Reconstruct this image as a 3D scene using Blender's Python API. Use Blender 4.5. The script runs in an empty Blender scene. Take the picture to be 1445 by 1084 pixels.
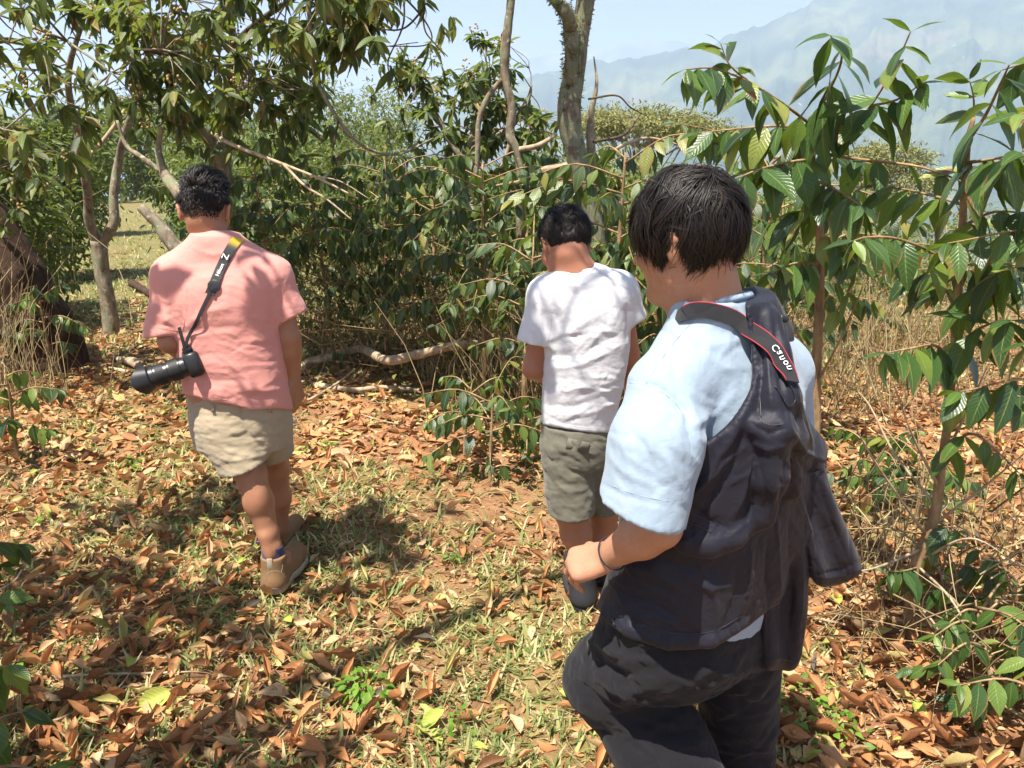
import bpy, math, random
import numpy as np
from mathutils import Vector, Matrix

random.seed(7)
RNG = np.random.default_rng(11)
SC = bpy.context.scene
COL = SC.collection

# ------------------------------------------------------------------ camera, sky, sun, exposure
CAM_H, PITCH, FPX, CX, CY = 1.70, math.radians(16.3), 1051.0, 722.5, 542.0
cam_data = bpy.data.cameras.new('camera')
cam_data.sensor_width = 36.0
cam_data.lens = 36.0 * FPX / 1445.0
cam_data.clip_start, cam_data.clip_end = 0.05, 30000.0
cam = bpy.data.objects.new('view_camera', cam_data)
COL.objects.link(cam)
cam.location = (0, 0, CAM_H)
cam.rotation_euler = (math.radians(90) - PITCH, 0, 0)
SC.camera = cam

SHADE = [((-2.0, 0.9, 3.2), (0.75, 0.8, 0.35), 36), ((-2.5, 2.2, 3.2), (0.8, 0.9, 0.35), 36), ((-0.28, 1.95, 3.25), (0.42, 0.40, 0.25), 10), ((-1.7, -0.1, 3.5), (0.7, 0.7, 0.4), 22), ((-1.35, 2.1, 3.3), (0.4, 0.4, 0.25), 8)]   # leaf masses over the track
HAZE = 0.00034
SUN = Vector((-0.235, -0.305, 0.923)).normalized()          # direction towards the sun
SUN_EL = math.asin(SUN.z)
SUN_AZ = math.atan2(SUN.x, SUN.y)
world = bpy.data.worlds.new('World')
SC.world = world
world.use_nodes = True
wn = world.node_tree
sky = wn.nodes.new('ShaderNodeTexSky')
sky.sky_type = 'NISHITA'
sky.sun_disc = False
sky.sun_elevation = SUN_EL
sky.sun_rotation = SUN_AZ
sky.altitude = 1200
sky.air_density, sky.dust_density, sky.ozone_density = 1.0, 3.0, 1.0
wn.links.new(sky.outputs[0], wn.nodes['Background'].inputs[0])
wn.nodes['Background'].inputs[1].default_value = 0.055
sun_data = bpy.data.lights.new('sun', 'SUN')
sun_data.energy = 5.0
sun_data.angle = math.radians(0.55)
sun_data.color = (1.0, 0.94, 0.84)
sun = bpy.data.objects.new('sun', sun_data)
COL.objects.link(sun)
sun.rotation_euler = (-SUN).to_track_quat('-Z', 'Y').to_euler()
vs = SC.view_settings
vs.view_transform = 'Standard'
vs.look = 'None'
vs.exposure = 1.5
vs.gamma = 1.0
vs.use_curve_mapping = False
cy = SC.cycles
cy.use_denoising = True
cy.max_bounces, cy.diffuse_bounces, cy.glossy_bounces = 7, 4, 2
cy.transmission_bounces, cy.transparent_max_bounces, cy.volume_bounces = 4, 6, 4
cy.use_adaptive_sampling = True
cy.adaptive_threshold = 0.015
cy.sample_clamp_indirect = 6.0


# ------------------------------------------------------------------ small maths
SP, CP = math.sin(PITCH), math.cos(PITCH)


def U(px, py, Y):
    """Point of the place seen at a picture position, at the distance Y ahead."""
    a, b = (px - CX) / FPX, (py - CY) / FPX
    dy, dz = CP - b * SP, -SP - b * CP
    t = Y / dy
    return np.array([a * t, Y, CAM_H + dz * t])


def depth_of(p):
    return p[1] * CP - (p[2] - CAM_H) * SP


def proj(P):
    """World points -> picture positions and depth."""
    z = P[..., 2] - CAM_H
    d = P[..., 1] * CP - z * SP
    up = P[..., 1] * SP + z * CP
    d = np.where(np.abs(d) < 1e-4, 1e-4, d)
    return CX + FPX * P[..., 0] / d, CY - FPX * up / d, d


def nrm(v):
    v = np.asarray(v, float)
    return v / (np.linalg.norm(v, axis=-1, keepdims=True) + 1e-12)


def sstep(a, b, x):
    t = np.clip((x - a) / (b - a), 0, 1)
    return t * t * (3 - 2 * t)


def _hash(ix, iy, iz, seed):
    h = (ix * 374761393 + iy * 668265263 + iz * 2147483647 + seed * 974634777) & 0xFFFFFFFF
    h = ((h ^ (h >> 13)) * 1274126177) & 0xFFFFFFFF
    h = ((h ^ (h >> 16)) * 2246822519) & 0xFFFFFFFF
    return ((h ^ (h >> 15)) & 0xFFFFFF) / float(0xFFFFFF)


def vnoise(P, seed=0):
    """Smooth value noise in -1..1 on an (n,3) array."""
    P = np.asarray(P, float)
    i = np.floor(P).astype(np.int64)
    f = P - i
    f = f * f * f * (f * (f * 6 - 15) + 10)
    out = 0
    for dx in (0, 1):
        wx = f[..., 0] if dx else 1 - f[..., 0]
        for dy in (0, 1):
            wy = f[..., 1] if dy else 1 - f[..., 1]
            for dz in (0, 1):
                wz = f[..., 2] if dz else 1 - f[..., 2]
                out = out + wx * wy * wz * _hash(i[..., 0] + dx, i[..., 1] + dy, i[..., 2] + dz, seed)
    return out * 2 - 1


def fbm(P, octv=3, seed=0):
    a, s, t = 1.0, 0, 0
    for o in range(octv):
        s = s + a * vnoise(P * (2 ** o), seed + o * 17)
        t += a
        a *= 0.5
    return s / t


def catmull(pts, n):
    """n points of a smooth curve through pts (any number of columns)."""
    p = np.asarray(pts, float)
    if len(p) == 2:
        t = np.linspace(0, 1, n)[:, None]
        return p[0] * (1 - t) + p[1] * t
    q = np.vstack([2 * p[0] - p[1], p, 2 * p[-1] - p[-2]])
    u = np.linspace(0, len(p) - 1 - 1e-9, n)
    k = u.astype(int)
    t = (u - k)[:, None]
    a, b, c, d = q[k], q[k + 1], q[k + 2], q[k + 3]
    return 0.5 * (2 * b + (c - a) * t + (2 * a - 5 * b + 4 * c - d) * t * t + (3 * b - a - 3 * c + d) * t ** 3)


# ------------------------------------------------------------------ meshes and objects
class Buf:
    """Collects quads (numpy) and builds one mesh."""

    def __init__(self):
        self.v, self.q, self.var, self.uv, self.n = [], [], [], [], 0

    def add(self, v, q, var=None, uv=None):
        v = np.asarray(v, np.float32).reshape(-1, 3)
        q = np.asarray(q, np.int64).reshape(-1, 4)
        self.v.append(v)
        self.q.append(q + self.n)
        self.var.append(np.full(len(v), 0.5, np.float32) if var is None else np.broadcast_to(np.asarray(var, np.float32), (len(v),)))
        self.uv.append(np.zeros((len(v), 2), np.float32) if uv is None else np.asarray(uv, np.float32))
        self.n += len(v)

    def mesh(self, name, smooth=True, off=None):
        v = np.vstack(self.v)
        if off is not None:
            v = v - np.asarray(off, np.float32)
        q = np.vstack(self.q)
        return quad_mesh(name, v, q, np.concatenate(self.var), np.vstack(self.uv), smooth)


def quad_mesh(name, v, q, var=None, uv=None, smooth=True):
    me = bpy.data.meshes.new(name)
    me.vertices.add(len(v))
    me.vertices.foreach_set('co', np.ascontiguousarray(v, np.float32).ravel())
    tri = q[:, 2] == q[:, 3]
    cnt = np.where(tri, 3, 4)
    start = np.concatenate([[0], np.cumsum(cnt)[:-1]])
    flat = q.ravel()
    if tri.any():
        keep = np.ones((len(q), 4), bool)
        keep[tri, 3] = False
        flat = flat[keep.ravel()]
    me.loops.add(len(flat))
    me.loops.foreach_set('vertex_index', flat.astype(np.int32))
    me.polygons.add(len(q))
    me.polygons.foreach_set('loop_start', start.astype(np.int32))
    if smooth:
        me.polygons.foreach_set('use_smooth', np.ones(len(q), bool))
    me.update(calc_edges=True)
    if var is not None:
        at = me.attributes.new('var', 'FLOAT', 'POINT')
        at.data.foreach_set('value', np.ascontiguousarray(var, np.float32))
    if uv is not None:
        ul = me.uv_layers.new(name='UVMap')
        ul.data.foreach_set('uv', np.ascontiguousarray(uv[flat], np.float32).ravel())
    return me


def link(name, me, m=None, parent=None, loc=None, mat4=None):
    o = bpy.data.objects.new(name, me)
    COL.objects.link(o)
    if m is not None and me is not None and hasattr(me, 'materials') and len(me.materials) == 0:
        me.materials.append(m)
    if parent is not None:
        o.parent = parent
    if loc is not None:
        o.location = loc
    if mat4 is not None:
        o.matrix_basis = mat4
    return o


def tag(o, label=None, cat=None, group=None, kind=None):
    for k, x in (('label', label), ('category', cat), ('group', group), ('kind', kind)):
        if x:
            o[k] = x
    return o


def thing(name, loc, label, cat, group=None):
    o = link(name, None, loc=tuple(float(x) for x in loc))
    return tag(o, label, cat, group)


def tube_arrays(pts, rad, sides=6, cap=True):
    """Quads of a tube along pts with radius rad at each point."""
    p = np.asarray(pts, float)
    n = len(p)
    r = np.broadcast_to(np.asarray(rad, float), (n,))
    t = nrm(np.gradient(p, axis=0))
    ref = np.array([0, 0, 1.0]) if abs(t[0, 2]) < 0.9 else np.array([1.0, 0, 0])
    u = np.zeros_like(p)
    prev = nrm(np.cross(t[0], ref))
    for i in range(n):
        prev = nrm(prev - t[i] * np.dot(prev, t[i]))
        u[i] = prev
    w = np.cross(t, u)
    a = np.linspace(0, 2 * np.pi, sides, endpoint=False)
    v = p[:, None] + r[:, None, None] * (np.cos(a)[None, :, None] * u[:, None] + np.sin(a)[None, :, None] * w[:, None])
    v = v.reshape(-1, 3)
    i = np.arange(n - 1)[:, None] * sides
    j = np.arange(sides)[None]
    j2 = (j + 1) % sides
    q = np.stack([i + j, i + j2, i + sides + j2, i + sides + j], -1).reshape(-1, 4)
    if cap and sides == 4:
        q = np.vstack([q, [[3, 2, 1, 0]], [np.arange(4) + (n - 1) * sides]])
    elif cap:
        c0, c1 = len(v), len(v) + 1
        v = np.vstack([v, p[:1], p[-1:]])
        jj = np.arange(sides)
        k2 = (jj + 1) % sides
        b = (n - 1) * sides
        q = np.vstack([q, np.stack([np.full(sides, c0), k2, jj, jj], -1), np.stack([np.full(sides, c1), b + jj, b + k2, b + k2], -1)])
    return v, q


def rough_tube(pts, rad, sides=10, n=None, amp=0.12, freq=14.0, seed=0):
    """A tube with knots and swellings: trunks and limbs."""
    p = np.asarray(pts, float)
    n = n or max(6, len(p) * 5)
    c = catmull(np.column_stack([p, np.broadcast_to(np.asarray(rad, float), (len(p),))]), n)
    cen, r = c[:, :3], np.maximum(c[:, 3], 0.0012)
    v, q = tube_arrays(cen, r, sides)
    m = n * sides
    rr = np.repeat(r, sides)[:, None]
    ax = np.repeat(cen, sides, 0)
    off = v[:m] - ax
    f = 1 + amp * fbm(v[:m] * freq, 3, seed)[:, None] + amp * 0.8 * fbm(ax * freq * 0.35, 2, seed + 5)[:, None]
    v[:m] = ax + off * f
    return v, q


def box_arrays(c, half, R=None, bevel=0.12):
    """A box with bevelled edges (24 vertices)."""
    h = np.asarray(half, float)
    b = np.minimum(bevel, h * 0.6) if np.ndim(bevel) == 0 else np.asarray(bevel)
    V, Q, idx = [], [], {}
    for sx in (-1, 1):
        for sy in (-1, 1):
            for sz in (-1, 1):
                s = np.array([sx, sy, sz])
                for ax in range(3):
                    q = s * (h - b)
                    q[ax] = s[ax] * h[ax]
                    idx[(sx, sy, sz, ax)] = len(V)
                    V.append(q)
    def I(s, ax):
        return idx[(s[0], s[1], s[2], ax)]
    for ax in range(3):
        o1, o2 = (ax + 1) % 3, (ax + 2) % 3
        for sg in (-1, 1):
            ring = []
            for a, b2 in ((-1, -1), (1, -1), (1, 1), (-1, 1)):
                s = [0, 0, 0]; s[ax] = sg; s[o1] = a; s[o2] = b2
                ring.append(I(s, ax))
            Q.append(ring if sg > 0 else ring[::-1])
    for ax in range(3):                                   # edges along ax
        o1, o2 = (ax + 1) % 3, (ax + 2) % 3
        for a in (-1, 1):
            for b2 in (-1, 1):
                s0 = [0, 0, 0]; s0[ax] = -1; s0[o1] = a; s0[o2] = b2
                s1 = list(s0); s1[ax] = 1
                ring = [I(s0, o1), I(s1, o1), I(s1, o2), I(s0, o2)]
                Q.append(ring if a * b2 < 0 else ring[::-1])
    for s in [(x, y, z) for x in (-1, 1) for y in (-1, 1) for z in (-1, 1)]:
        t = [I(s, 0), I(s, 1), I(s, 2), I(s, 2)]
        Q.append(t if s[0] * s[1] * s[2] > 0 else [t[1], t[0], t[2], t[2]])
    V = np.array(V)
    if R is not None:
        V = V @ np.asarray(R).T
    return V + np.asarray(c), np.array(Q)


# ------------------------------------------------------------------ materials
class N:
    """Tiny node-tree writer."""

    def __init__(self, name):
        self.m = bpy.data.materials.new(name)
        self.m.use_nodes = True
        self.t = self.m.node_tree
        self.b = self.t.nodes['Principled BSDF']
        self.out = self.t.nodes['Material Output']

    def n(self, typ, **kw):
        nd = self.t.nodes.new(typ)
        for k, x in kw.items():
            setattr(nd, k, x)
        return nd

    def l(self, a, b):
        self.t.links.new(a, b)

    def noise(self, vec, scale, detail=3, rough=0.55):
        nd = self.n('ShaderNodeTexNoise')
        nd.inputs['Scale'].default_value = scale
        nd.inputs['Detail'].default_value = detail
        nd.inputs['Roughness'].default_value = rough
        if vec is not None:
            self.l(vec, nd.inputs['Vector'])
        return nd.outputs['Fac']

    def ramp(self, fac, stops, interp='LINEAR'):
        nd = self.n('ShaderNodeValToRGB')
        cr = nd.color_ramp
        cr.interpolation = interp
        while len(cr.elements) < len(stops):
            cr.elements.new(0.5)
        for e, (p, c) in zip(cr.elements, stops):
            e.position = p
            e.color = (*c, 1) if len(c) == 3 else c
        self.l(fac, nd.inputs[0])
        return nd.outputs[0]

    def mix(self, fac, a, b, mode='MIX'):
        nd = self.n('ShaderNodeMix', data_type='RGBA', blend_type=mode)
        for s, x in ((nd.inputs[0], fac), (nd.inputs[6], a), (nd.inputs[7], b)):
            if hasattr(x, 'is_linked'):
                self.l(x, s)
            elif isinstance(x, (tuple, list)):
                s.default_value = (*x, 1)
            else:
                s.default_value = x
        return nd.outputs[2]

    def math(self, op, a, b=None, c=None):
        nd = self.n('ShaderNodeMath', operation=op)
        for s, x in zip(nd.inputs, (a, b, c)):
            if x is None:
                continue
            if hasattr(x, 'is_linked'):
                self.l(x, s)
            else:
                s.default_value = x
        return nd.outputs[0]

    def bump(self, h, strength=0.3, dist=0.01, prev=None):
        nd = self.n('ShaderNodeBump')
        nd.inputs['Strength'].default_value = strength
        nd.inputs['Distance'].default_value = dist
        self.l(h, nd.inputs['Height'])
        if prev is not None:
            self.l(prev, nd.inputs['Normal'])
        self.l(nd.outputs[0], self.b.inputs['Normal'])
        return nd.outputs[0]

    def obj(self):
        return self.n('ShaderNodeTexCoord').outputs['Object']

    def geo(self):
        return self.n('ShaderNodeNewGeometry').outputs['Position']

    def col(self, c):
        if hasattr(c, 'is_linked'):
            self.l(c, self.b.inputs['Base Color'])
        else:
            self.b.inputs['Base Color'].default_value = (*c, 1)

    def set(self, **kw):
        for k, x in kw.items():
            self.b.inputs[k.replace('_', ' ')].default_value = x


def leaf_mat(name, stops, trans=0.32, tcol=(0.30, 0.42, 0.05), rough=0.36, spots=0.0, veins=True, spec=0.5):
    """Leaf: colour from a ramp by leaf, lateral veins, light through the blade."""
    k = N(name)
    oi = k.n('ShaderNodeObjectInfo').outputs['Random']
    at = k.n('ShaderNodeAttribute', attribute_name='var').outputs['Fac']
    r = k.math('FRACT', k.math('ADD', oi, at))
    c = k.ramp(r, stops)
    uv = k.n('ShaderNodeUVMap').outputs[0]
    sep = k.n('ShaderNodeSeparateXYZ')
    k.l(uv, sep.inputs[0])
    ax = k.math('ABSOLUTE', k.math('SUBTRACT', sep.outputs[0], 0.5))
    if veins:
        ph = k.math('SUBTRACT', k.math('MULTIPLY', sep.outputs[1], 62.0), k.math('MULTIPLY', ax, 26.0))
        vein = k.math('POWER', k.math('ADD', k.math('MULTIPLY', k.math('SINE', ph), 0.5), 0.5), 3.0)
        mid = k.math('LESS_THAN', ax, 0.028)
        c = k.mix(k.math('MULTIPLY', mid, 0.45), c, (0.30, 0.36, 0.12))
        c = k.mix(k.math('MULTIPLY', vein, 0.10), c, (0.16, 0.22, 0.06))
    p = k.geo()
    c = k.mix(k.math('MULTIPLY', k.noise(p, 35, 2), 0.5), c, (0.55, 0.6, 0.5), 'MULTIPLY')
    edge = k.math('ADD', k.math('MULTIPLY', ax, 1.5), k.math('ADD', k.math('MULTIPLY', sep.outputs[1], 0.42), k.math('MULTIPLY', k.noise(p, 26, 3), 0.5)))
    worn = k.math('MULTIPLY', k.math('GREATER_THAN', edge, 1.12), k.math('GREATER_THAN', k.math('FRACT', k.math('MULTIPLY', r, 7.31)), 0.62))
    if veins and trans > 0.2:
        c = k.mix(k.math('MULTIPLY', worn, 0.85), c, (0.20, 0.11, 0.035))
    if spots:
        s = k.math('GREATER_THAN', k.noise(p, 9, 2), 0.66)
        s2 = k.math('GREATER_THAN', r, 1 - spots)
        c = k.mix(k.math('MULTIPLY', s, s2), c, (0.16, 0.06, 0.02))
    k.col(c)
    k.set(Roughness=rough)
    k.b.inputs['Specular IOR Level'].default_value = spec
    if veins:
        k.bump(k.math('ADD', vein, k.math('MULTIPLY', k.noise(p, 60, 3), 1.2)), 0.24, 0.004)
    tr = k.n('ShaderNodeBsdfTranslucent')
    k.l(k.mix(1.0, k.mix(0.55, c, (0.25, 0.30, 0.05)), tcol, 'MIX') if False else k.mix(0.6, c, tcol), tr.inputs[0])
    mx = k.n('ShaderNodeMixShader')
    mx.inputs[0].default_value = trans
    k.l(k.b.outputs[0], mx.inputs[1])
    k.l(tr.outputs[0], mx.inputs[2])
    k.l(mx.outputs[0], k.out.inputs[0])
    return k.m


def bark_mat(name, stops, lichen=None, lamt=0.5, scale=22.0, spots=(0.42, 0.44, 0.34)):
    k = N(name)
    p = k.geo()
    mp = k.n('ShaderNodeMapping')
    mp.inputs['Scale'].default_value = (1, 1, 0.35)
    k.l(p, mp.inputs[0])
    f = k.noise(mp.outputs[0], scale, 6, 0.65)
    c = k.ramp(f, stops)
    if lichen:
        g = k.noise(p, scale * 0.5, 5, 0.7)
        m = k.ramp(g, [(0.62 - lamt * 0.25, (0, 0, 0)), (0.68 - lamt * 0.25, (1, 1, 1))])
        c = k.mix(m, c, lichen)
        m2 = k.ramp(k.noise(p, scale * 1.3, 4, 0.7), [(0.60, (0, 0, 0)), (0.66, (1, 1, 1))])
        c = k.mix(m2, c, spots)
    k.col(c)
    k.set(Roughness=0.92)
    k.b.inputs['Specular IOR Level'].default_value = 0.15
    k.bump(f, 0.9, 0.012)
    return k.m


def cloth_mat(name, c, c2=None, rough=0.9, weave=1400, bump=0.25, slub=0.5, sheen=0.15, spec=0.2, crump=13.0, crease=0.22):
    k = N(name)
    p = k.n('ShaderNodeTexCoord').outputs['Object']
    c2 = c2 or tuple(x * 0.86 for x in c)
    mp = k.n('ShaderNodeMapping')
    mp.inputs['Scale'].default_value = (0.25, 0.25, 1.0)
    k.l(p, mp.inputs[0])
    f = k.noise(mp.outputs[0], 170, 3, 0.6)
    g = k.noise(p, 9, 3)
    cc = k.mix(k.math('MULTIPLY', f, slub), c, c2)
    cc = k.mix(k.math('MULTIPLY', g, 0.35), cc, c2)
    k.col(cc)
    k.set(Roughness=rough)
    k.b.inputs['Specular IOR Level'].default_value = spec
    k.b.inputs['Sheen Weight'].default_value = sheen
    b1 = k.bump(k.noise(mp.outputs[0], weave * 0.25, 2), bump, 0.0012)
    nz = k.noise(p, crump, 3, 0.55)
    rd = k.math('ABSOLUTE', k.math('SUBTRACT', nz, 0.5))
    k.bump(k.math('MULTIPLY', k.math('MINIMUM', rd, 0.12), 3.0), crease, 0.010, b1)
    return k.m


def plain_mat(name, c, rough=0.6, metal=0.0, spec=0.5, nz=0.15, scale=60, bump=0.0):
    k = N(name)
    f = k.noise(k.obj(), scale, 3)
    k.col(k.mix(k.math('MULTIPLY', f, nz * 2), c, tuple(x * 0.6 for x in c)))
    k.set(Roughness=rough, Metallic=metal)
    k.b.inputs['Specular IOR Level'].default_value = spec
    if bump:
        k.bump(f, bump, 0.002)
    return k.m


M = {}
G3 = [(0.0, (0.014, 0.036, 0.016)), (0.25, (0.028, 0.068, 0.020)), (0.55, (0.052, 0.112, 0.024)), (0.8, (0.10, 0.175, 0.030)), (0.93, (0.17, 0.24, 0.040)), (1.0, (0.28, 0.29, 0.06))]
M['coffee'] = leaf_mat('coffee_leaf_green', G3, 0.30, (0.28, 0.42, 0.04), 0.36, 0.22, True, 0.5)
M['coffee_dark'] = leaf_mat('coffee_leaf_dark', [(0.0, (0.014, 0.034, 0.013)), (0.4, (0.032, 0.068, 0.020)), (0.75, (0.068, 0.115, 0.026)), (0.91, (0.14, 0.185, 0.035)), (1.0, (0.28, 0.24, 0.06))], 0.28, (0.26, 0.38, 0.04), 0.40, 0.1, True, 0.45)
M['yellow_leaf'] = leaf_mat('coffee_leaf_yellow', [(0, (0.42, 0.36, 0.03)), (1, (0.30, 0.34, 0.03))], 0.35, (0.6, 0.5, 0.04), 0.4, 0.9)
M['loquat'] = leaf_mat('shade_tree_leaf', [(0.0, (0.026, 0.050, 0.018)), (0.35, (0.060, 0.095, 0.026)), (0.7, (0.115, 0.16, 0.038)), (0.9, (0.21, 0.23, 0.06)), (1.0, (0.30, 0.19, 0.07))], 0.38, (0.34, 0.42, 0.06), 0.45, 0.1, True, 0.4)
M['brown_leaf'] = leaf_mat('withered_leaf_brown', [(0, (0.20, 0.085, 0.035)), (1, (0.30, 0.15, 0.06))], 0.25, (0.45, 0.2, 0.06), 0.7, 0, True, 0.2)
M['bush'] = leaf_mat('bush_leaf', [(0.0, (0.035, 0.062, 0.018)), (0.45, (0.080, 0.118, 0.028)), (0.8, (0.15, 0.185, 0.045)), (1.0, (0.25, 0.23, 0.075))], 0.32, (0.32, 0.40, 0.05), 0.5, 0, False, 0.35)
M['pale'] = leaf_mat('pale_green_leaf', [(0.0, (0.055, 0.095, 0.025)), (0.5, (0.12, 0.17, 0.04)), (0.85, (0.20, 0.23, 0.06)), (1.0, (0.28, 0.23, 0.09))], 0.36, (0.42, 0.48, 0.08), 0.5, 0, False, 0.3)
M['weed'] = leaf_mat('weed_leaf', [(0, (0.09, 0.20, 0.025)), (0.6, (0.14, 0.27, 0.035)), (1, (0.22, 0.34, 0.05))], 0.35, (0.4, 0.6, 0.06), 0.5, 0, False, 0.3)
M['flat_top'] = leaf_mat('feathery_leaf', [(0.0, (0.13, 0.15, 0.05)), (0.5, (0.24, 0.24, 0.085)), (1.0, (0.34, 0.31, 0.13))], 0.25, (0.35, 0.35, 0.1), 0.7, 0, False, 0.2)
LIT = [(0.0, (0.14, 0.058, 0.030)), (0.18, (0.30, 0.125, 0.052)), (0.42, (0.50, 0.215, 0.088)), (0.68, (0.60, 0.305, 0.14)), (0.82, (0.66, 0.43, 0.25)), (0.93, (0.55, 0.43, 0.18)), (1.0, (0.40, 0.40, 0.11))]
M['litter'] = leaf_mat('dry_leaf_litter', LIT, 0.16, (0.5, 0.24, 0.08), 0.62, 0.0, True, 0.3)
for key, st in (('orange', [(0, (0.50, 0.205, 0.082)), (1, (0.58, 0.28, 0.125))]), ('tan', [(0, (0.58, 0.38, 0.20)), (1, (0.66, 0.46, 0.27))]),
                ('rust', [(0, (0.30, 0.11, 0.045)), (1, (0.40, 0.16, 0.065))]), ('grey', [(0, (0.10, 0.075, 0.065)), (1, (0.16, 0.125, 0.105))]),
                ('lime', [(0, (0.42, 0.43, 0.09)), (1, (0.36, 0.44, 0.07))])):
    M['dry_' + key] = leaf_mat('dry_leaf_' + key, st, 0.16, (0.5, 0.26, 0.08), 0.6, 0.3 if key in ('tan', 'lime') else 0, True, 0.3)
M['grass'] = leaf_mat('grass_blade', [(0, (0.10, 0.145, 0.040)), (0.36, (0.19, 0.235, 0.070)), (0.62, (0.35, 0.35, 0.13)), (0.82, (0.52, 0.45, 0.22)), (1, (0.60, 0.50, 0.29))], 0.3, (0.4, 0.45, 0.1), 0.6, 0, False, 0.25)
M['straw'] = leaf_mat('dry_stem', [(0, (0.20, 0.13, 0.065)), (0.5, (0.36, 0.26, 0.13)), (1, (0.52, 0.41, 0.23))], 0.1, (0.4, 0.3, 0.1), 0.8, 0, False, 0.2)
M['bark'] = bark_mat('pale_bark', [(0.3, (0.085, 0.060, 0.040)), (0.5, (0.22, 0.17, 0.12)), (0.7, (0.36, 0.30, 0.22))], (0.20, 0.205, 0.125), 0.45)
M['lichen'] = bark_mat('lichen_bark', [(0.3, (0.055, 0.040, 0.030)), (0.55, (0.15, 0.108, 0.080)), (0.75, (0.26, 0.20, 0.15))], (0.18, 0.18, 0.115), 0.8, 30.0, (0.36, 0.36, 0.30))
M['twig'] = bark_mat('twig_bark', [(0.3, (0.14, 0.085, 0.045)), (0.55, (0.32, 0.21, 0.11)), (0.75, (0.46, 0.33, 0.18))], None)
M['dark_twig'] = bark_mat('dark_twig_bark', [(0.3, (0.045, 0.032, 0.024)), (0.6, (0.12, 0.085, 0.06))], None)
M['dead'] = bark_mat('dead_wood', [(0.3, (0.20, 0.14, 0.09)), (0.55, (0.42, 0.32, 0.21)), (0.75, (0.58, 0.47, 0.33))], None)
M['brown_bark'] = bark_mat('dark_brown_bark', [(0.3, (0.030, 0.018, 0.013)), (0.6, (0.075, 0.045, 0.030)), (0.8, (0.13, 0.085, 0.058))], None, scale=14)
# ------------------------------------------------------------------ terrain
def gz(x, y):
    """Height of the ground: a near-level track, falling into the valley on the right and beyond."""
    x, y = np.asarray(x, float), np.asarray(y, float)
    P = np.stack([x, y, np.zeros_like(x)], -1)
    z = 0.035 * fbm(P * 0.9, 2, 3) * sstep(1.0, 4.0, np.hypot(x, y))
    z = z - 0.07 * sstep(3.0, 9.0, x + 0.3 * y)                         # gentle cross-fall to the right
    rt = np.clip((0.75 * x + y) - 13.0, 0, None)                        # the slope beyond the right-hand plants
    z = z - 0.20 * rt * sstep(-0.42, -0.05, x / np.maximum(np.abs(y), 1.0)) * sstep(0, 6, rt)
    r = np.hypot(x, y)
    far = np.clip(r - 45.0, 0, None)
    z = z - 0.16 * far
    z = np.maximum(z, -260 + 25 * fbm(P * 0.004, 3, 9))
    z = z + 0.06 * sstep(0.4, 1.4, -x - 1.6 - 0.05 * y) * sstep(8, 2, np.abs(y - 3))
    return z


def build_ground():
    na, nr = 300, 210
    rr = np.concatenate([[0.0], np.geomspace(0.25, 9000, nr - 1)])
    aa = np.linspace(0, 2 * np.pi, na, endpoint=False)
    X = rr[:, None] * np.sin(aa)[None]
    Y = rr[:, None] * np.cos(aa)[None] + 2.0
    Z = gz(X, Y)
    v = np.stack([X, Y, Z], -1).reshape(-1, 3)
    i = np.arange(nr - 1)[:, None] * na
    j = np.arange(na)[None]
    j2 = (j + 1) % na
    q = np.stack([i + j, i + na + j, i + na + j2, i + j2], -1).reshape(-1, 4)
    q = np.vstack([q])
    k = N('earth_soil')
    p = k.geo()
    f = k.noise(p, 7, 8, 0.65)
    c = k.ramp(f, [(0.3, (0.13, 0.060, 0.032)), (0.5, (0.26, 0.135, 0.070)), (0.7, (0.36, 0.215, 0.120))])
    g = k.noise(p, 0.7, 4, 0.6)
    c = k.mix(k.ramp(g, [(0.47, (0, 0, 0)), (0.62, (0.8, 0.8, 0.8))]), c, k.ramp(k.noise(p, 30, 4), [(0.3, (0.09, 0.10, 0.03)), (0.7, (0.30, 0.26, 0.10))]))
    pth = k.n('ShaderNodeSeparateXYZ')
    k.l(p, pth.inputs[0])
    m1 = k.n('ShaderNodeMapRange')
    m1.inputs['From Min'].default_value, m1.inputs['From Max'].default_value = 8.2, 10.5
    k.l(k.math('ADD', pth.outputs[1], k.math('MULTIPLY', k.noise(p, 1.2, 3), 1.5)), m1.inputs['Value'])
    grs = k.ramp(k.noise(p, 9, 6, 0.7), [(0.3, (0.085, 0.095, 0.032)), (0.5, (0.17, 0.155, 0.066)), (0.7, (0.27, 0.19, 0.10))])
    c = k.mix(k.math('MULTIPLY', m1.outputs[0], 0.9), c, grs)
    # far off, the ground is the patchwork of the valley's woods and fields
    sp = k.n('ShaderNodeSeparateXYZ')
    k.l(p, sp.inputs[0])
    low = k.math('MULTIPLY', k.math('SUBTRACT', -8.0, sp.outputs[2]), 0.05)
    low = k.n('ShaderNodeClamp').outputs[0] if False else low
    cl = k.n('ShaderNodeClamp')
    k.l(low, cl.inputs[0])
    c = k.mix(cl.outputs[0], c, k.ramp(k.noise(p, 0.03, 6, 0.7), [(0.35, (0.035, 0.065, 0.028)), (0.6, (0.085, 0.115, 0.045)), (0.72, (0.25, 0.19, 0.11))]))
    k.col(c)
    k.set(Roughness=0.95)
    k.b.inputs['Specular IOR Level'].default_value = 0.1
    k.bump(k.noise(p, 45, 6, 0.7), 0.8, 0.02)
    return tag(link('ground', quad_mesh('ground', v, q), k.m), 'trampled earth track with dry leaves and short grass', kind='structure')


build_ground()

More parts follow.
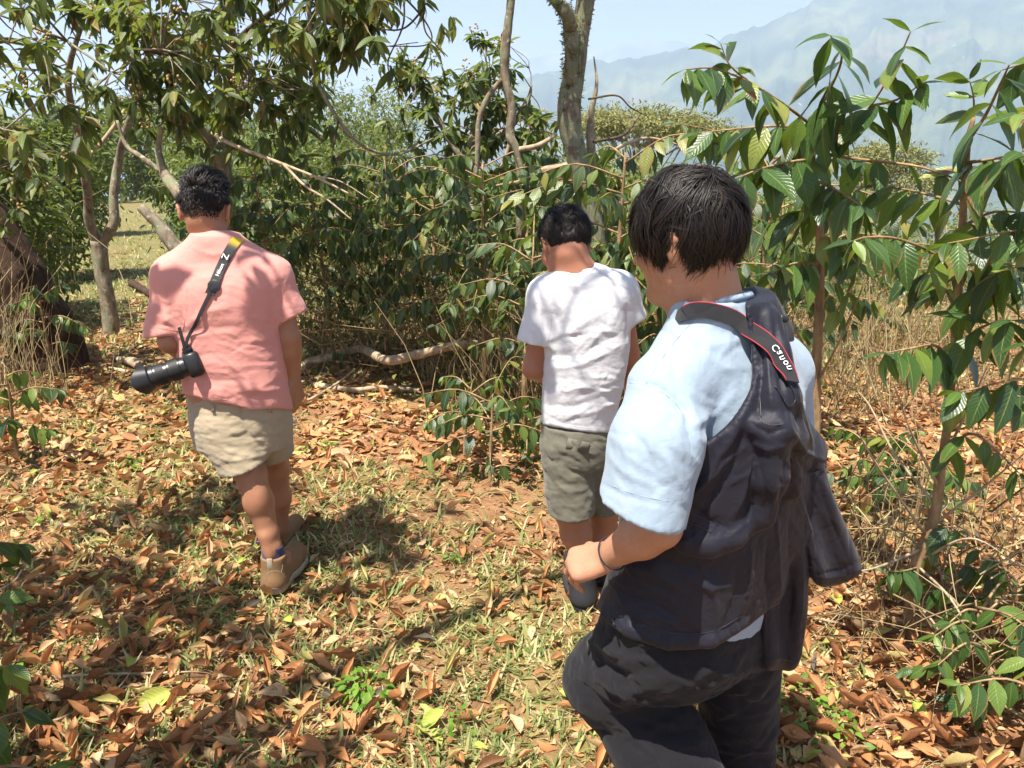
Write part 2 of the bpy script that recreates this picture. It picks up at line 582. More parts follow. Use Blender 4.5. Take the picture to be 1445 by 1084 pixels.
# ------------------------------------------------------------------ far mountains across the valley
def mountain(name, sil, dist0, dist1, base, label, seed, spur, ncol=420, nrow=70):
    s = np.array(sil, float)
    px = np.linspace(s[0, 0], s[-1, 0], ncol)
    py = np.interp(px, s[:, 0], s[:, 1])
    az = np.arctan2((px - CX) / FPX, CP - (np.minimum(py, 500) - CY) / FPX * SP)
    el = np.array([U(a, b, 100.0) for a, b in zip(px, py)])
    slope = (el[:, 2] - CAM_H) / np.hypot(el[:, 0], el[:, 1])
    az = np.arctan2(el[:, 0], el[:, 1])
    t = np.linspace(-0.25, 1, nrow)                              # 0 at the ridge, 1 at the foot, < 0 the back slope
    T, A = np.meshgrid(t, az, indexing='ij')
    D = dist0 + (dist1 - dist0) * T
    H0 = slope * dist0 + 6 * vnoise(np.stack([az * 160, az * 0, az * 0], -1), seed) + 10 * vnoise(np.stack([az * 50, az * 0, az * 0], -1), seed)
    prof = np.where(T >= 0, (1 - np.clip(T, 0, 1)) ** 1.12, 1 + T * 1.6)
    Z = base + (H0[None] - base) * prof
    P = np.stack([A * 16, T * 1.6, T * 0], -1)
    rid = 1 - np.abs(fbm(P + 0.35 * fbm(P * 1.7, 2, seed + 2)[..., None], 3, seed))
    Z = Z + spur * (rid - 0.75) * np.sin(np.pi * np.clip(T, 0, 1)) ** 0.7
    Z = Z + spur * 0.16 * fbm(np.stack([A * 120, T * 12, T * 0], -1), 3, seed + 4) * np.sin(np.pi * np.clip(T, 0, 1))
    v = np.stack([D * np.sin(A), D * np.cos(A), Z], -1).reshape(-1, 3)
    i = np.arange(nrow - 1)[:, None] * ncol
    j = np.arange(ncol - 1)[None]
    q = np.stack([i + j, i + j + 1, i + ncol + j + 1, i + ncol + j], -1).reshape(-1, 4)[:, ::-1]
    o = link(name, quad_mesh(name, v, q), M['mountain'])
    return tag(o, label, kind='structure')


k = N('wooded_mountainside')
p = k.geo()
c = k.ramp(k.noise(p, 0.004, 8, 0.62), [(0.34, (0.020, 0.045, 0.020)), (0.5, (0.055, 0.085, 0.035)), (0.62, (0.13, 0.15, 0.06))])
k1 = k.ramp(k.noise(p, 0.0021, 7, 0.68), [(0.585, (0, 0, 0)), (0.625, (1, 1, 1))])
c = k.mix(k1, c, (0.135, 0.125, 0.075))
vor = k.n('ShaderNodeTexVoronoi')
vor.inputs['Scale'].default_value = 0.012
k.l(p, vor.inputs['Vector'])
hs = k.ramp(vor.outputs['Distance'], [(0.05, (1, 1, 1)), (0.09, (0, 0, 0))])
c = k.mix(k.math('MULTIPLY', hs, k.math('GREATER_THAN', k.noise(p, 0.0016, 2), 0.56)), c, (0.26, 0.25, 0.24))
k.col(c)
k.set(Roughness=1.0)
k.b.inputs['Specular IOR Level'].default_value = 0.0
k.bump(k.noise(p, 0.02, 6, 0.7), 1.0, 12.0)
M['mountain'] = k.m
mountain('mountain', [(100, 330), (380, 240), (560, 178), (690, 128), (760, 104), (830, 86), (900, 80), (960, 66), (1010, 58), (1050, 44), (1100, 24), (1160, -4), (1240, -18), (1480, -22), (1700, -20), (2100, 10)],
         3000, 1300, -250, 'wooded mountainside with pale clearings across the valley', 21, 170)
mountain('hills', [(-900, 130), (-300, 118), (100, 132), (300, 140), (470, 128), (600, 112), (700, 92), (760, 76), (830, 68), (880, 58), (940, 54), (1000, 62), (1100, 60), (1400, 40), (2300, 90)],
         6000, 4200, -250, 'faint blue ridge behind the nearer mountain', 33, 160, 300, 30)

# ------------------------------------------------------------------ haze: the air of the whole valley
def build_haze(density):
    x0, x1, y0, y1, z0, z1 = -9500, 9500, -9500, 10500, -420, 700
    v = np.array([(x, y, z) for x in (x0, x1) for y in (y0, y1) for z in (z0, z1)], float)
    q = [(0, 1, 3, 2), (4, 6, 7, 5), (0, 4, 5, 1), (2, 3, 7, 6), (0, 2, 6, 4), (1, 5, 7, 3)]
    m = bpy.data.materials.new('valley_haze')
    m.use_nodes = True
    t = m.node_tree
    t.nodes.clear()
    out = t.nodes.new('ShaderNodeOutputMaterial')
    pv = t.nodes.new('ShaderNodeVolumePrincipled')
    pv.inputs['Color'].default_value = (0.59, 0.69, 0.90, 1)
    pv.inputs['Density'].default_value = density
    pv.inputs['Density Attribute'].default_value = ''
    pv.inputs['Anisotropy'].default_value = 0.1
    t.links.new(pv.outputs[0], out.inputs['Volume'])
    o = link('haze', quad_mesh('haze', v, np.array(q), smooth=False), m)
    return tag(o, 'pale blue haze filling the valley air', kind='stuff')


build_haze(HAZE)
# ------------------------------------------------------------------ leaves
def leaf_arrays(ns=6, half=0.21, droop=0.22, fold=0.16, wave=0.03, twist=0.0, curl=0.0, tip=1.0, waves=5.0):
    """One leaf of length 1 along +Y, upper side +Z: a folded, drooping, wavy blade, 4 quads across."""
    t = np.linspace(0, 1, ns + 1)
    w = half * np.sin(np.pi * np.clip(t, 0, 1) ** 0.88) ** 0.85 * (1 - 0.42 * t ** 3) * tip + 0.004
    w[-1] = 0.004
    u = np.array([-1, -0.5, 0, 0.5, 1.0])
    T, X = np.meshgrid(t, u, indexing='ij')
    Wd = w[:, None] * np.ones_like(u)[None]
    x = X * Wd
    z = -droop * T ** 2 + fold * np.abs(x) + wave * np.sin(T * np.pi * 2 * waves + X) * np.abs(X) * (Wd / half)
    if curl:
        ang = curl * X * 1.6
        z = z + curl * (X ** 2) * Wd * 0.9
        x = x * (1 - 0.35 * abs(curl) * X ** 2)
    y = T * (1 - 0.12 * droop * T)
    c, s = np.cos(twist * T), np.sin(twist * T)
    x, z = x * c - z * s * 0.6, z * c + x * s
    v = np.stack([x, y, z], -1).reshape(-1, 3)
    i = np.arange(ns)[:, None] * 5
    j = np.arange(4)[None]
    q = np.stack([i + j, i + j + 1, i + j + 6, i + j + 5], -1).reshape(-1, 4)
    uv = np.stack([X * 0.5 + 0.5, T], -1).reshape(-1, 2)
    return v, q, uv


LITE_V = np.array([(0, 0, 0), (0.17, 0.30, 0.045), (0.15, 0.66, 0.0), (0, 1, -0.16), (-0.15, 0.66, 0.0), (-0.17, 0.30, 0.045)], float)
LITE_Q = np.array([(0, 1, 2, 3), (0, 3, 4, 5)])
LITE_UV = np.array([(0.5, 0), (1, 0.3), (1, 0.66), (0.5, 1), (0, 0.66), (0, 0.3)])

LEAFSET = {}
def leaf_set(key, m, n=4, **kw):
    out = []
    for i in range(n):
        r = random.Random(hash(key) % 1000 + i) if False else random.Random(len(key) * 31 + i)
        a = dict(half=0.20, droop=0.22, fold=0.16, wave=0.03)
        a.update({k2: v2 for k2, v2 in kw.items()})
        a['droop'] *= r.uniform(0.4, 1.6)
        a['half'] *= r.uniform(0.9, 1.12)
        a['twist'] = r.uniform(-0.35, 0.35) + a.get('twist', 0)
        if 'curl' in a:
            a['curl'] *= r.uniform(0.4, 1.5)
        v, q, uv = leaf_arrays(**a)
        me = quad_mesh('leaf', v, q, np.full(len(v), r.random()), uv)
        me.materials.append(m)
        out.append(me)
    LEAFSET[key] = out


leaf_set('coffee', M['coffee'], 5, half=0.215, droop=0.26, wave=0.022)
leaf_set('coffee_dark', M['coffee_dark'], 5, half=0.22, droop=0.26, wave=0.022)
leaf_set('loquat', M['loquat'], 5, half=0.135, droop=0.30, wave=0.012)
leaf_set('yellow', M['yellow_leaf'], 2, half=0.20, droop=0.25)
leaf_set('brown', M['brown_leaf'], 3, half=0.14, droop=0.5, curl=0.8)
leaf_set('weed', M['weed'], 3, half=0.34, droop=0.25, ns=4)


def frame_cols(d, n):
    """Rotation with columns side, along-leaf, normal (arrays)."""
    d = nrm(d)
    n = n - d * (n * d).sum(-1, keepdims=True)
    n = nrm(n)
    return np.stack([np.cross(d, n), d, n], -1)


def add_leaves(buf, pos, d, n, length, width=1.0, tmpl=(LITE_V, LITE_Q, LITE_UV), rng=RNG):
    """Many leaves into one mesh."""
    if len(pos) == 0:
        return
    V, Q, UV = tmpl
    R = frame_cols(np.asarray(d, float), np.asarray(n, float))
    length = np.broadcast_to(length, (len(pos),))
    T = V[None] * np.stack([length * width, length, length], -1)[:, None]
    W = np.einsum('nij,nkj->nki', R, T) + np.asarray(pos)[:, None]
    k = len(pos)
    q = Q[None] + (np.arange(k) * len(V))[:, None, None]
    var = np.repeat(rng.random(k), len(V))
    buf.add(W.reshape(-1, 3), q.reshape(-1, 4), var, np.tile(UV, (k, 1)))


class Plant:
    """A plant: trunk and branch parts, leaves as parts (to 300), the rest as one foliage part."""
    LIMIT = 300

    def __init__(self, name, base, label, cat, group=None, leafkey='coffee', bark='twig', fmat=None, limit=300, stem='trunk'):
        self.base = np.asarray(base, float)
        self.o = thing(name, base, label, cat, group)
        self.leaves, self.key, self.bark, self.limit = [], leafkey, bark, limit
        self.fmat = fmat or LEAFSET[leafkey][0].materials[0]
        self.fol = Buf()
        self.twigs = []
        self.stem = stem
        self.rng = np.random.default_rng(len(label) * 7 + int(abs(base[0]) * 100))

    def limb(self, name, pts, rad, sides=8, amp=0.1, bark=None, n=None, freq=14):
        v, q = rough_tube(pts, rad, sides, n, amp, freq, seed=len(self.leaves) % 97)
        o = link(name, quad_mesh(name, v - self.base, q), M[bark or self.bark], self.o)
        return o

    def small(self, pts, r0, r1, sides=4):
        c = catmull(pts, max(4, len(pts) * 3))
        v, q = tube_arrays(c, np.linspace(r0, r1, len(c)), sides)
        self.twigs.append((v, q))

    def leaf(self, p, d, n, L, key=None, w=1.0):
        self.leaves.append((np.asarray(p, float), np.asarray(d, float), np.asarray(n, float), L, key, w))

    def pairs(self, pts, step, L, start=0.15, down=1.15, out=0.62, fwd=0.42, tip=True, jitter=0.25, key=None):
        """Opposite leaf pairs along a branch, hanging."""
        c = catmull(pts, 40)
        s = np.concatenate([[0], np.cumsum(np.linalg.norm(np.diff(c, axis=0), axis=1))])
        x = s[-1] * start
        r = self.rng
        while x < s[-1] + 1e-6:
            i = min(np.searchsorted(s, x), 39)
            p = c[i]
            t = nrm(c[min(i + 1, 39)] - c[max(i - 1, 0)])
            side = np.cross(t, (0, 0, 1.0))
            if np.linalg.norm(side) < 0.35:
                a = r.uniform(0, 6.28)
                side = np.array([math.cos(a), math.sin(a), 0])
            side = nrm(side)
            if r.random() < 0.4:
                a = r.uniform(-0.7, 0.7)
                side = nrm(side * math.cos(a) + np.cross(t, side) * math.sin(a))
            for sg in (-1, 1):
                if r.random() < 0.07:
                    continue
                d = side * sg * out + t * fwd * r.uniform(0.4, 1.3) + np.array([0, 0, -down * r.uniform(0.45, 1.25)]) + r.normal(0, jitter, 3)
                n = side * sg * 0.75 + np.array([0, 0, 0.7]) + t * 0.2 + r.normal(0, 0.25, 3)
                self.leaf(p, d, n, L * r.uniform(0.72, 1.18) * (1 - 0.25 * (x / s[-1]) ** 4), key, r.uniform(0.85, 1.15))
            x += step * r.uniform(0.75, 1.3)
        if tip:
            for sg in (-1, 1):
                t = nrm(c[-1] - c[-3])
                sd = nrm(np.cross(t, (0.1, 0.05, 1.0)))
                self.leaf(c[-1], t * 0.7 + sd * sg * 0.8 + r.normal(0, 0.2, 3) + (0, 0, -0.25), np.array([0, -0.3, 1.0]) + r.normal(0, 0.3, 3), L * 0.55, key, 0.85)

    def whorl(self, p, t, n, L, down=0.6, spread=0.9, key=None):
        """A rosette of leaves at a twig end."""
        r = self.rng
        t = nrm(t)
        a0 = r.uniform(0, 6.28)
        e1 = nrm(np.cross(t, (0.31, 0.22, 0.9)))
        e2 = np.cross(t, e1)
        for i in range(n):
            a = a0 + i * 2.4
            rad = e1 * math.cos(a) + e2 * math.sin(a)
            d = rad * spread + t * r.uniform(0.0, 0.7) + np.array([0, 0, -down * r.uniform(0.4, 1.5)])
            nn = t * 0.6 + np.array([0, 0, 0.9]) + rad * 0.2 + r.normal(0, 0.2, 3)
            self.leaf(p - t * r.uniform(0, 0.05) * L * 4 + r.normal(0, 0.01, 3), d, nn, L * r.uniform(0.6, 1.15), key, r.uniform(0.85, 1.15))

    def done(self, foliage_name='foliage'):
        r = self.rng
        if len(self.twigs) <= 60:
            for v, q in self.twigs:
                link('branch', quad_mesh('branch', v - self.base, q), M[self.bark], self.o)
        else:
            b = Buf()
            for v, q in self.twigs:
                b.add(v, q)
            tag(link('twigs', b.mesh('twigs', off=self.base), M[self.bark], self.o), kind='stuff')
        if self.leaves:
            P = np.array([x[0] for x in self.leaves])
            px, py, d = proj(P)
            vis = (px > -60) & (px < 1505) & (py > -60) & (py < 1144) & (d > 0.1)
            L = np.array([x[3] for x in self.leaves])
            size = np.where(vis, L / np.maximum(d, 0.1), 0)
            order = np.argsort(-size * (0.75 + 0.5 * r.random(len(size))))
            sol = [i for i in order[:self.limit] if size[i] * FPX > 8]
            st = set(sol)
            for i in sol:
                p, dd, n, ll, key, w = self.leaves[i]
                ms = LEAFSET[key or self.key]
                R = frame_cols(dd, n)
                m4 = np.eye(4)
                m4[:3, :3] = R * np.array([ll * w, ll, ll])
                m4[:3, 3] = p - self.base
                link('leaf', ms[int(r.integers(len(ms)))], None, self.o, mat4=Matrix(m4.tolist()))
            rest = [self.leaves[i] for i in range(len(self.leaves)) if i not in st]
            if rest:
                add_leaves(self.fol, np.array([x[0] for x in rest]), np.array([x[1] for x in rest]), np.array([x[2] for x in rest]),
                           np.array([x[3] for x in rest]), rng=r)
        if self.fol.n:
            o = link(foliage_name, self.fol.mesh(foliage_name, off=self.base), self.fmat, self.o)
            if self.leaves:
                tag(o, kind='stuff')
        return self.o


def cloud(rng, c, rad, n, per, clump, down=0.5, hollow=0.35, flat=False):
    """Leaf positions, directions, normals of a crown built from clumps."""
    k = max(1, n // per)
    u = nrm(rng.normal(0, 1, (k, 3)))
    rr = (hollow + (1 - hollow) * rng.random(k)) ** 0.6
    rr *= 1 + 0.28 * vnoise(u * 2.1 + np.asarray(c), 5)
    cc = np.asarray(c) + u * rr[:, None] * np.asarray(rad)
    p = np.repeat(cc, per, 0) + rng.normal(0, clump, (k * per, 3)) * (1, 1, 0.75)
    out = nrm(p - np.asarray(c))
    d = rng.normal(0, 0.6, p.shape) + out * 0.6 + (0, 0, -down)
    nn = rng.normal(0, 0.45, p.shape) + (0, 0, 0.9) + out * 0.35
    return p, d, nn


def bush(name, base, label, cat, group, blobs, mat, leafL, per=10, clump=0.16, trunk=None, bark='bark', trunk_r=0.05, down=0.5, stem='trunk', spokes=7, tmpl=(LITE_V, LITE_Q, LITE_UV)):
    """A background shrub or tree: trunk with limbs, crown of leaf clumps (blobs: centre, radii, leaves)."""
    base = np.asarray(base, float)
    o = thing(name, base, label, cat, group)
    r = np.random.default_rng(int(abs(base[0] * 131 + base[1] * 77)) + len(label))
    b = Buf()
    t = Buf()
    pts = trunk if trunk is not None else [base, base * 0.5 + np.asarray(blobs[0][0]) * 0.5 + r.normal(0, 0.05, 3), np.asarray(blobs[0][0], float)]
    v, q = rough_tube(pts, np.linspace(trunk_r, trunk_r * 0.45, len(pts)), 8, seed=3)
    t.add(v, q)
    for c, rad, n in blobs:
        p, d, nn = cloud(r, c, rad, n, per, clump, down)
        keep = p[:, 2] > gz(p[:, 0], p[:, 1]) + 0.03
        add_leaves(b, p[keep], d[keep], nn[keep], leafL * r.uniform(0.65, 1.3, keep.sum()), rng=r, tmpl=tmpl)
        e = np.asarray(pts[-1])
        for s in range(spokes):
            tgt = np.asarray(c) + nrm(r.normal(0, 1, 3)) * np.asarray(rad) * r.uniform(0.5, 0.95)
            st = catmull(pts, 9)[r.integers(4, 9)]
            md = (st + tgt) / 2 + r.normal(0, 0.06, 3) * np.linalg.norm(tgt - st)
            vv, qq = tube_arrays(catmull([st, md, tgt], 8), np.linspace(trunk_r * 0.38, trunk_r * 0.06 + 0.002, 8), 5)
            t.add(vv, qq)
    link(stem, t.mesh(stem, off=base), M[bark], o)
    link('crown', b.mesh('crown', off=base), M[mat], o)
    return o


def G(x, y):
    return np.array([x, y, float(gz(x, y))])


def ground_at(px, py):
    """Where the sight line at a picture position meets the ground."""
    lo, hi = 0.3, 80.0
    for _ in range(40):
        m = (lo + hi) / 2
        p = U(px, py, m)
        if p[2] > gz(p[0], p[1]):
            lo = m
        else:
            hi = m
    return U(px, py, lo)


def bp(*pts):
    """A polyline from picture positions with distances: (px, py, Y)."""
    return [U(*p) for p in pts]


# ------------------------------------------------------------------ coffee plants on the right
GRP = 'coffee plants beside the track'
A = Plant('coffee_plant', G(*U(1147, 805, 2.75)[:2]), 'tall coffee plant rising just behind the man with the dark jacket, tips against the mountain', 'coffee plant', GRP, 'coffee', limit=300)
A.limb('trunk', [A.base - (0, 0, 0.05)] + bp((1148, 700, 2.75), (1151, 560, 2.75), (1157, 400, 2.75), (1156, 320, 2.72), (1147, 240, 2.7), (1147, 160, 2.68)), [0.022, 0.021, 0.019, 0.017, 0.014, 0.011, 0.007], 9, 0.12)
def br(P, pts, r0=0.006, step=0.055, L=0.155, start=0.12, name='branch', **kw):
    pts = bp(*pts)
    step, L = step * (0.78 if P is A else 0.98), L * (1.02 if P is A else 0.96)
    P.limb(name, pts, np.linspace(r0, r0 * 0.35, len(pts)), 5, 0.08, n=len(pts) * 4)
    P.pairs(pts, step, L, start, **kw)
br(A, [(1147, 178, 2.68), (1110, 150, 2.6), (1060, 118, 2.5), (1010, 97, 2.42), (968, 98, 2.35)], L=0.15, step=0.062)
br(A, [(1060, 118, 2.5), (1030, 92, 2.46), (1017, 62, 2.44)], 0.004, L=0.115, step=0.05, down=0.1)
br(A, [(1147, 182, 2.68), (1095, 178, 2.72), (1040, 182, 2.78), (985, 188, 2.84)], L=0.16, step=0.06)
br(A, [(1147, 190, 2.68), (1195, 182, 2.6), (1228, 150, 2.5), (1262, 95, 2.4), (1285, 45, 2.34)], L=0.16, step=0.058, down=0.7)
br(A, [(1228, 150, 2.5), (1268, 140, 2.42), (1300, 118, 2.36)], 0.005, L=0.165, step=0.05)
br(A, [(1147, 170, 2.68), (1172, 125, 2.55), (1188, 80, 2.42), (1172, 50, 2.36)], L=0.19, step=0.075, down=1.2)
br(A, [(1150, 215, 2.7), (1220, 226, 2.6), (1300, 236, 2.5), (1372, 262, 2.42)], 0.007, L=0.14, step=0.11, start=0.05)
br(A, [(1150, 225, 2.7), (1120, 228, 2.6), (1075, 238, 2.5), (1040, 252, 2.42)], L=0.165, step=0.058)
br(A, [(1152, 255, 2.72), (1180, 268, 2.55), (1215, 290, 2.42)], L=0.16, step=0.055)
br(A, [(1155, 290, 2.72), (1120, 300, 2.85), (1085, 315, 3.0)], L=0.15, step=0.055)
br(A, [(1156, 330, 2.72), (1185, 345, 2.62), (1210, 372, 2.5)], L=0.14, step=0.07)
br(A, [(1156, 372, 2.74), (1120, 372, 2.62), (1090, 385, 2.55)], L=0.15, step=0.06)
br(A, [(1156, 350, 2.74), (1200, 330, 2.9), (1250, 335, 3.05)], L=0.15, step=0.07)
br(A, [(1152, 480, 2.75), (1180, 440, 2.68), (1205, 400, 2.6)], 0.005, L=0.12, step=0.12, start=0.5)
A.limb('twig', bp((1150, 545, 2.75), (1185, 480, 2.65), (1222, 395, 2.55)), [0.005, 0.004, 0.002], 5)
A.limb('twig', bp((1151, 520, 2.75), (1125, 470, 2.7), (1098, 430, 2.65)), [0.005, 0.004, 0.002], 5)
A.done()

B = Plant('coffee_plant', ground_at(1288, 905), 'coffee plant with a pale bare lower stem, nearest on the right of the track', 'coffee plant', GRP, 'coffee', limit=300)
yb = B.base[1]
B.limb('trunk', [B.base - (0, 0, 0.05)] + bp((1283, 870, yb), (1292, 800, yb), (1318, 730, yb), (1328, 660, yb), (1338, 590, yb - 0.02), (1346, 500, yb - 0.03), (1356, 360, yb - 0.04), (1364, 215, yb - 0.05), (1374, 165, yb - 0.06)), [0.021, 0.02, 0.019, 0.019, 0.016, 0.014, 0.013, 0.012, 0.010, 0.006], 10, 0.16)
Y = yb - 0.04
br(B, [(1366, 200, Y), (1392, 160, Y - 0.1), (1412, 118, Y - 0.2), (1424, 92, Y - 0.25)], L=0.17, step=0.055)
br(B, [(1362, 230, Y), (1400, 225, Y - 0.15), (1440, 215, Y - 0.3)], L=0.18, step=0.05)
br(B, [(1374, 170, Y), (1374, 140, Y), (1368, 112, Y)], 0.004, L=0.11, step=0.05, down=0.2)
br(B, [(1360, 290, Y), (1330, 280, Y + 0.1), (1280, 268, Y + 0.2), (1240, 262, Y + 0.3)], L=0.155, step=0.06)
br(B, [(1358, 320, Y), (1400, 300, Y - 0.1), (1445, 300, Y - 0.2)], L=0.17, step=0.05)
br(B, [(1355, 400, Y), (1320, 360, Y - 0.1), (1270, 338, Y - 0.2), (1225, 335, Y - 0.3), (1205, 340, Y - 0.35)], 0.006, L=0.15, step=0.055, start=0.35)
br(B, [(1352, 430, Y), (1390, 395, Y - 0.1), (1432, 378, Y - 0.25)], L=0.17, step=0.055)
br(B, [(1350, 440, Y), (1325, 395, Y + 0.12), (1290, 380, Y + 0.2)], L=0.15, step=0.055)
br(B, [(1346, 510, Y), (1320, 488, Y - 0.12), (1285, 492, Y - 0.22), (1250, 498, Y - 0.3)], L=0.145, step=0.055, start=0.25, down=1.2)
br(B, [(1346, 490, Y), (1385, 462, Y - 0.15), (1425, 452, Y - 0.28)], L=0.165, step=0.055)
br(B, [(1340, 560, Y), (1375, 555, Y - 0.12), (1405, 552, Y - 0.2), (1440, 560, Y - 0.28)], L=0.135, step=0.08)
br(B, [(1330, 640, Y), (1370, 612, Y - 0.1), (1410, 640, Y - 0.2), (1438, 668, Y - 0.25)], L=0.13, step=0.07)
br(B, [(1296, 800, yb), (1275, 806, yb - 0.1), (1255, 806, yb - 0.15)], 0.004, L=0.12, step=0.03, down=1.3)
br(B, [(1300, 780, yb), (1335, 745, yb - 0.05), (1352, 750, yb - 0.08)], 0.004, L=0.10, step=0.05)
for pts in ([(1322, 715, yb), (1262, 640, yb + 0.1), (1222, 565, yb + 0.2), (1180, 535, yb + 0.25)], [(1310, 760, yb), (1240, 660, yb - 0.1), (1205, 600, yb - 0.15)],
            [(1326, 690, yb), (1290, 620, yb - 0.05), (1262, 545, yb - 0.1)], [(1330, 650, yb), (1365, 580, yb), (1392, 520, yb)],
            [(1300, 790, yb), (1370, 760, yb - 0.2), (1440, 800, yb - 0.3)], [(1318, 740, yb), (1385, 690, yb - 0.1), (1445, 640, yb - 0.2)],
            [(1300, 775, yb), (1240, 800, yb - 0.2), (1200, 808, yb - 0.3)], [(1296, 800, yb), (1345, 850, yb - 0.25), (1380, 925, yb - 0.3)],
            [(1294, 850, yb), (1330, 900, yb - 0.2), (1342, 965, yb - 0.2)]):
    B.limb('twig', bp(*pts), np.linspace(0.0058, 0.002, len(pts)), 5, bark='dead')
B.done()

C = Plant('coffee_plant', G(1.72, 2.05), 'dense leafy coffee plant cut by the right edge of the view', 'coffee plant', GRP, 'coffee', limit=220)
C.limb('trunk', [C.base - (0, 0, 0.05), C.base + (0.01, 0, 0.6), C.base + (-0.02, 0.02, 1.2), C.base + (0.0, 0, 1.85)], [0.022, 0.019, 0.015, 0.006], 9)
for i, (z, a, ln) in enumerate([(1.9, 2.6, 0.4), (1.75, 3.4, 0.5), (1.62, 2.2, 0.5), (1.5, 3.9, 0.55), (1.42, 3.0, 0.5), (1.3, 2.4, 0.55), (1.2, 3.6, 0.45), (1.0, 3.0, 0.4), (1.7, 0.5, 0.4)]):
    s = C.base + (0, 0, z)
    e = s + ln * np.array([math.cos(a), math.sin(a), 0.12])
    pts = [s, (s + e) / 2 + (0, 0, 0.07), e]
    C.limb('branch', pts, [0.006, 0.004, 0.002], 5)
    C.pairs(pts, 0.06, 0.155, 0.3)
C.done()

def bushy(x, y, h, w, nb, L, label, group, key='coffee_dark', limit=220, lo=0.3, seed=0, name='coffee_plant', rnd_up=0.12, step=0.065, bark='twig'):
    P = Plant(name, G(x, y), label, 'coffee plant', group, key, bark, limit=limit)
    r = np.random.default_rng(seed + 100)
    lean = r.normal(0, 0.07, 2)
    top = P.base + (lean[0], lean[1], h)
    tr = [P.base - (0, 0, 0.05), P.base + (lean[0] * 0.2, lean[1] * 0.1, h * 0.35), P.base + (lean[0] * 0.7, lean[1] * 0.6, h * 0.7), top]
    ts = min(1.0, 0.25 + 0.45 * h)
    P.limb('trunk', tr, np.array([0.024, 0.02, 0.014, 0.006]) * ts, 8)
    c = catmull(tr, 60)
    for i in range(nb):
        f = lo + (1 - lo) * (i + r.random()) / nb
        s = c[min(59, int(f * 59))]
        a = i * 2.4 + r.normal(0, 0.4)
        ln = w * (0.45 + 0.75 * math.sin(math.pi * min(1, (1.08 - f) ** 0.7))) * r.uniform(0.6, 1.2)
        e = s + ln * np.array([math.cos(a), math.sin(a), rnd_up + r.normal(0, 0.18)])
        pts = [s, (s + e) / 2 + (0, 0, 0.10 * ln), e - (0, 0, 0.08 * ln)]
        P.small(pts, 0.006, 0.002)
        P.pairs(pts, step, L, 0.28 if f > 0.45 else 0.55)
    P.done()
    return P


HG = 'coffee plants in the row along the track'
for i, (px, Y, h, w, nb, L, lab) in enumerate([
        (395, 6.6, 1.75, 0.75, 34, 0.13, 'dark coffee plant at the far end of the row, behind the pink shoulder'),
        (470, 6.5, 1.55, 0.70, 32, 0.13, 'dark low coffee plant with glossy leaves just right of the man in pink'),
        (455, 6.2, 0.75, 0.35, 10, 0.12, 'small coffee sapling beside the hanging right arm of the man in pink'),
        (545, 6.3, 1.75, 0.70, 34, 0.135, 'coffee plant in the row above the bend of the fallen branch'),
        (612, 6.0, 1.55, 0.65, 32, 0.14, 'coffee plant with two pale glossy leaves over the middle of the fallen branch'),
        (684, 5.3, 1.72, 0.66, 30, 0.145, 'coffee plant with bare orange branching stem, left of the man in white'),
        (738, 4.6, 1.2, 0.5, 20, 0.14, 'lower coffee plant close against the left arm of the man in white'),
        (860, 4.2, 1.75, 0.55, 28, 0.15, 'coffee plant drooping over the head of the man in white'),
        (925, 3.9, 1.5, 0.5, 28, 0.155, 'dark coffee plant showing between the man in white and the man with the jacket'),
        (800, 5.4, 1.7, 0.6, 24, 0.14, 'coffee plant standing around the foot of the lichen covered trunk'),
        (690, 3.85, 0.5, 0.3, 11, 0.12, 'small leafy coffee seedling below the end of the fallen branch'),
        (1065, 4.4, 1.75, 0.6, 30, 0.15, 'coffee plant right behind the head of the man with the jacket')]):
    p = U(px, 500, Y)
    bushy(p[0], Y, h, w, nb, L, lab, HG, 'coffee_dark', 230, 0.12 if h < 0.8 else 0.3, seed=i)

# a second row, lighter, on the slope behind the right-hand plants
for i, (px, Y, h, lab) in enumerate([(1015, 6.4, 1.7, 'first'), (1105, 5.8, 1.45, 'second'), (1225, 6.6, 1.15, 'third'), (1340, 7.4, 1.3, 'fourth'), (1440, 6.4, 1.3, 'fifth')]):
    p = U(px, 500, Y)
    bushy(p[0], Y, h, 0.5, 15, 0.12, 'light green coffee plant on the slope behind, %s of its row from the left' % lab, 'coffee plants on the slope behind', 'coffee', 120, 0.25, seed=40 + i)

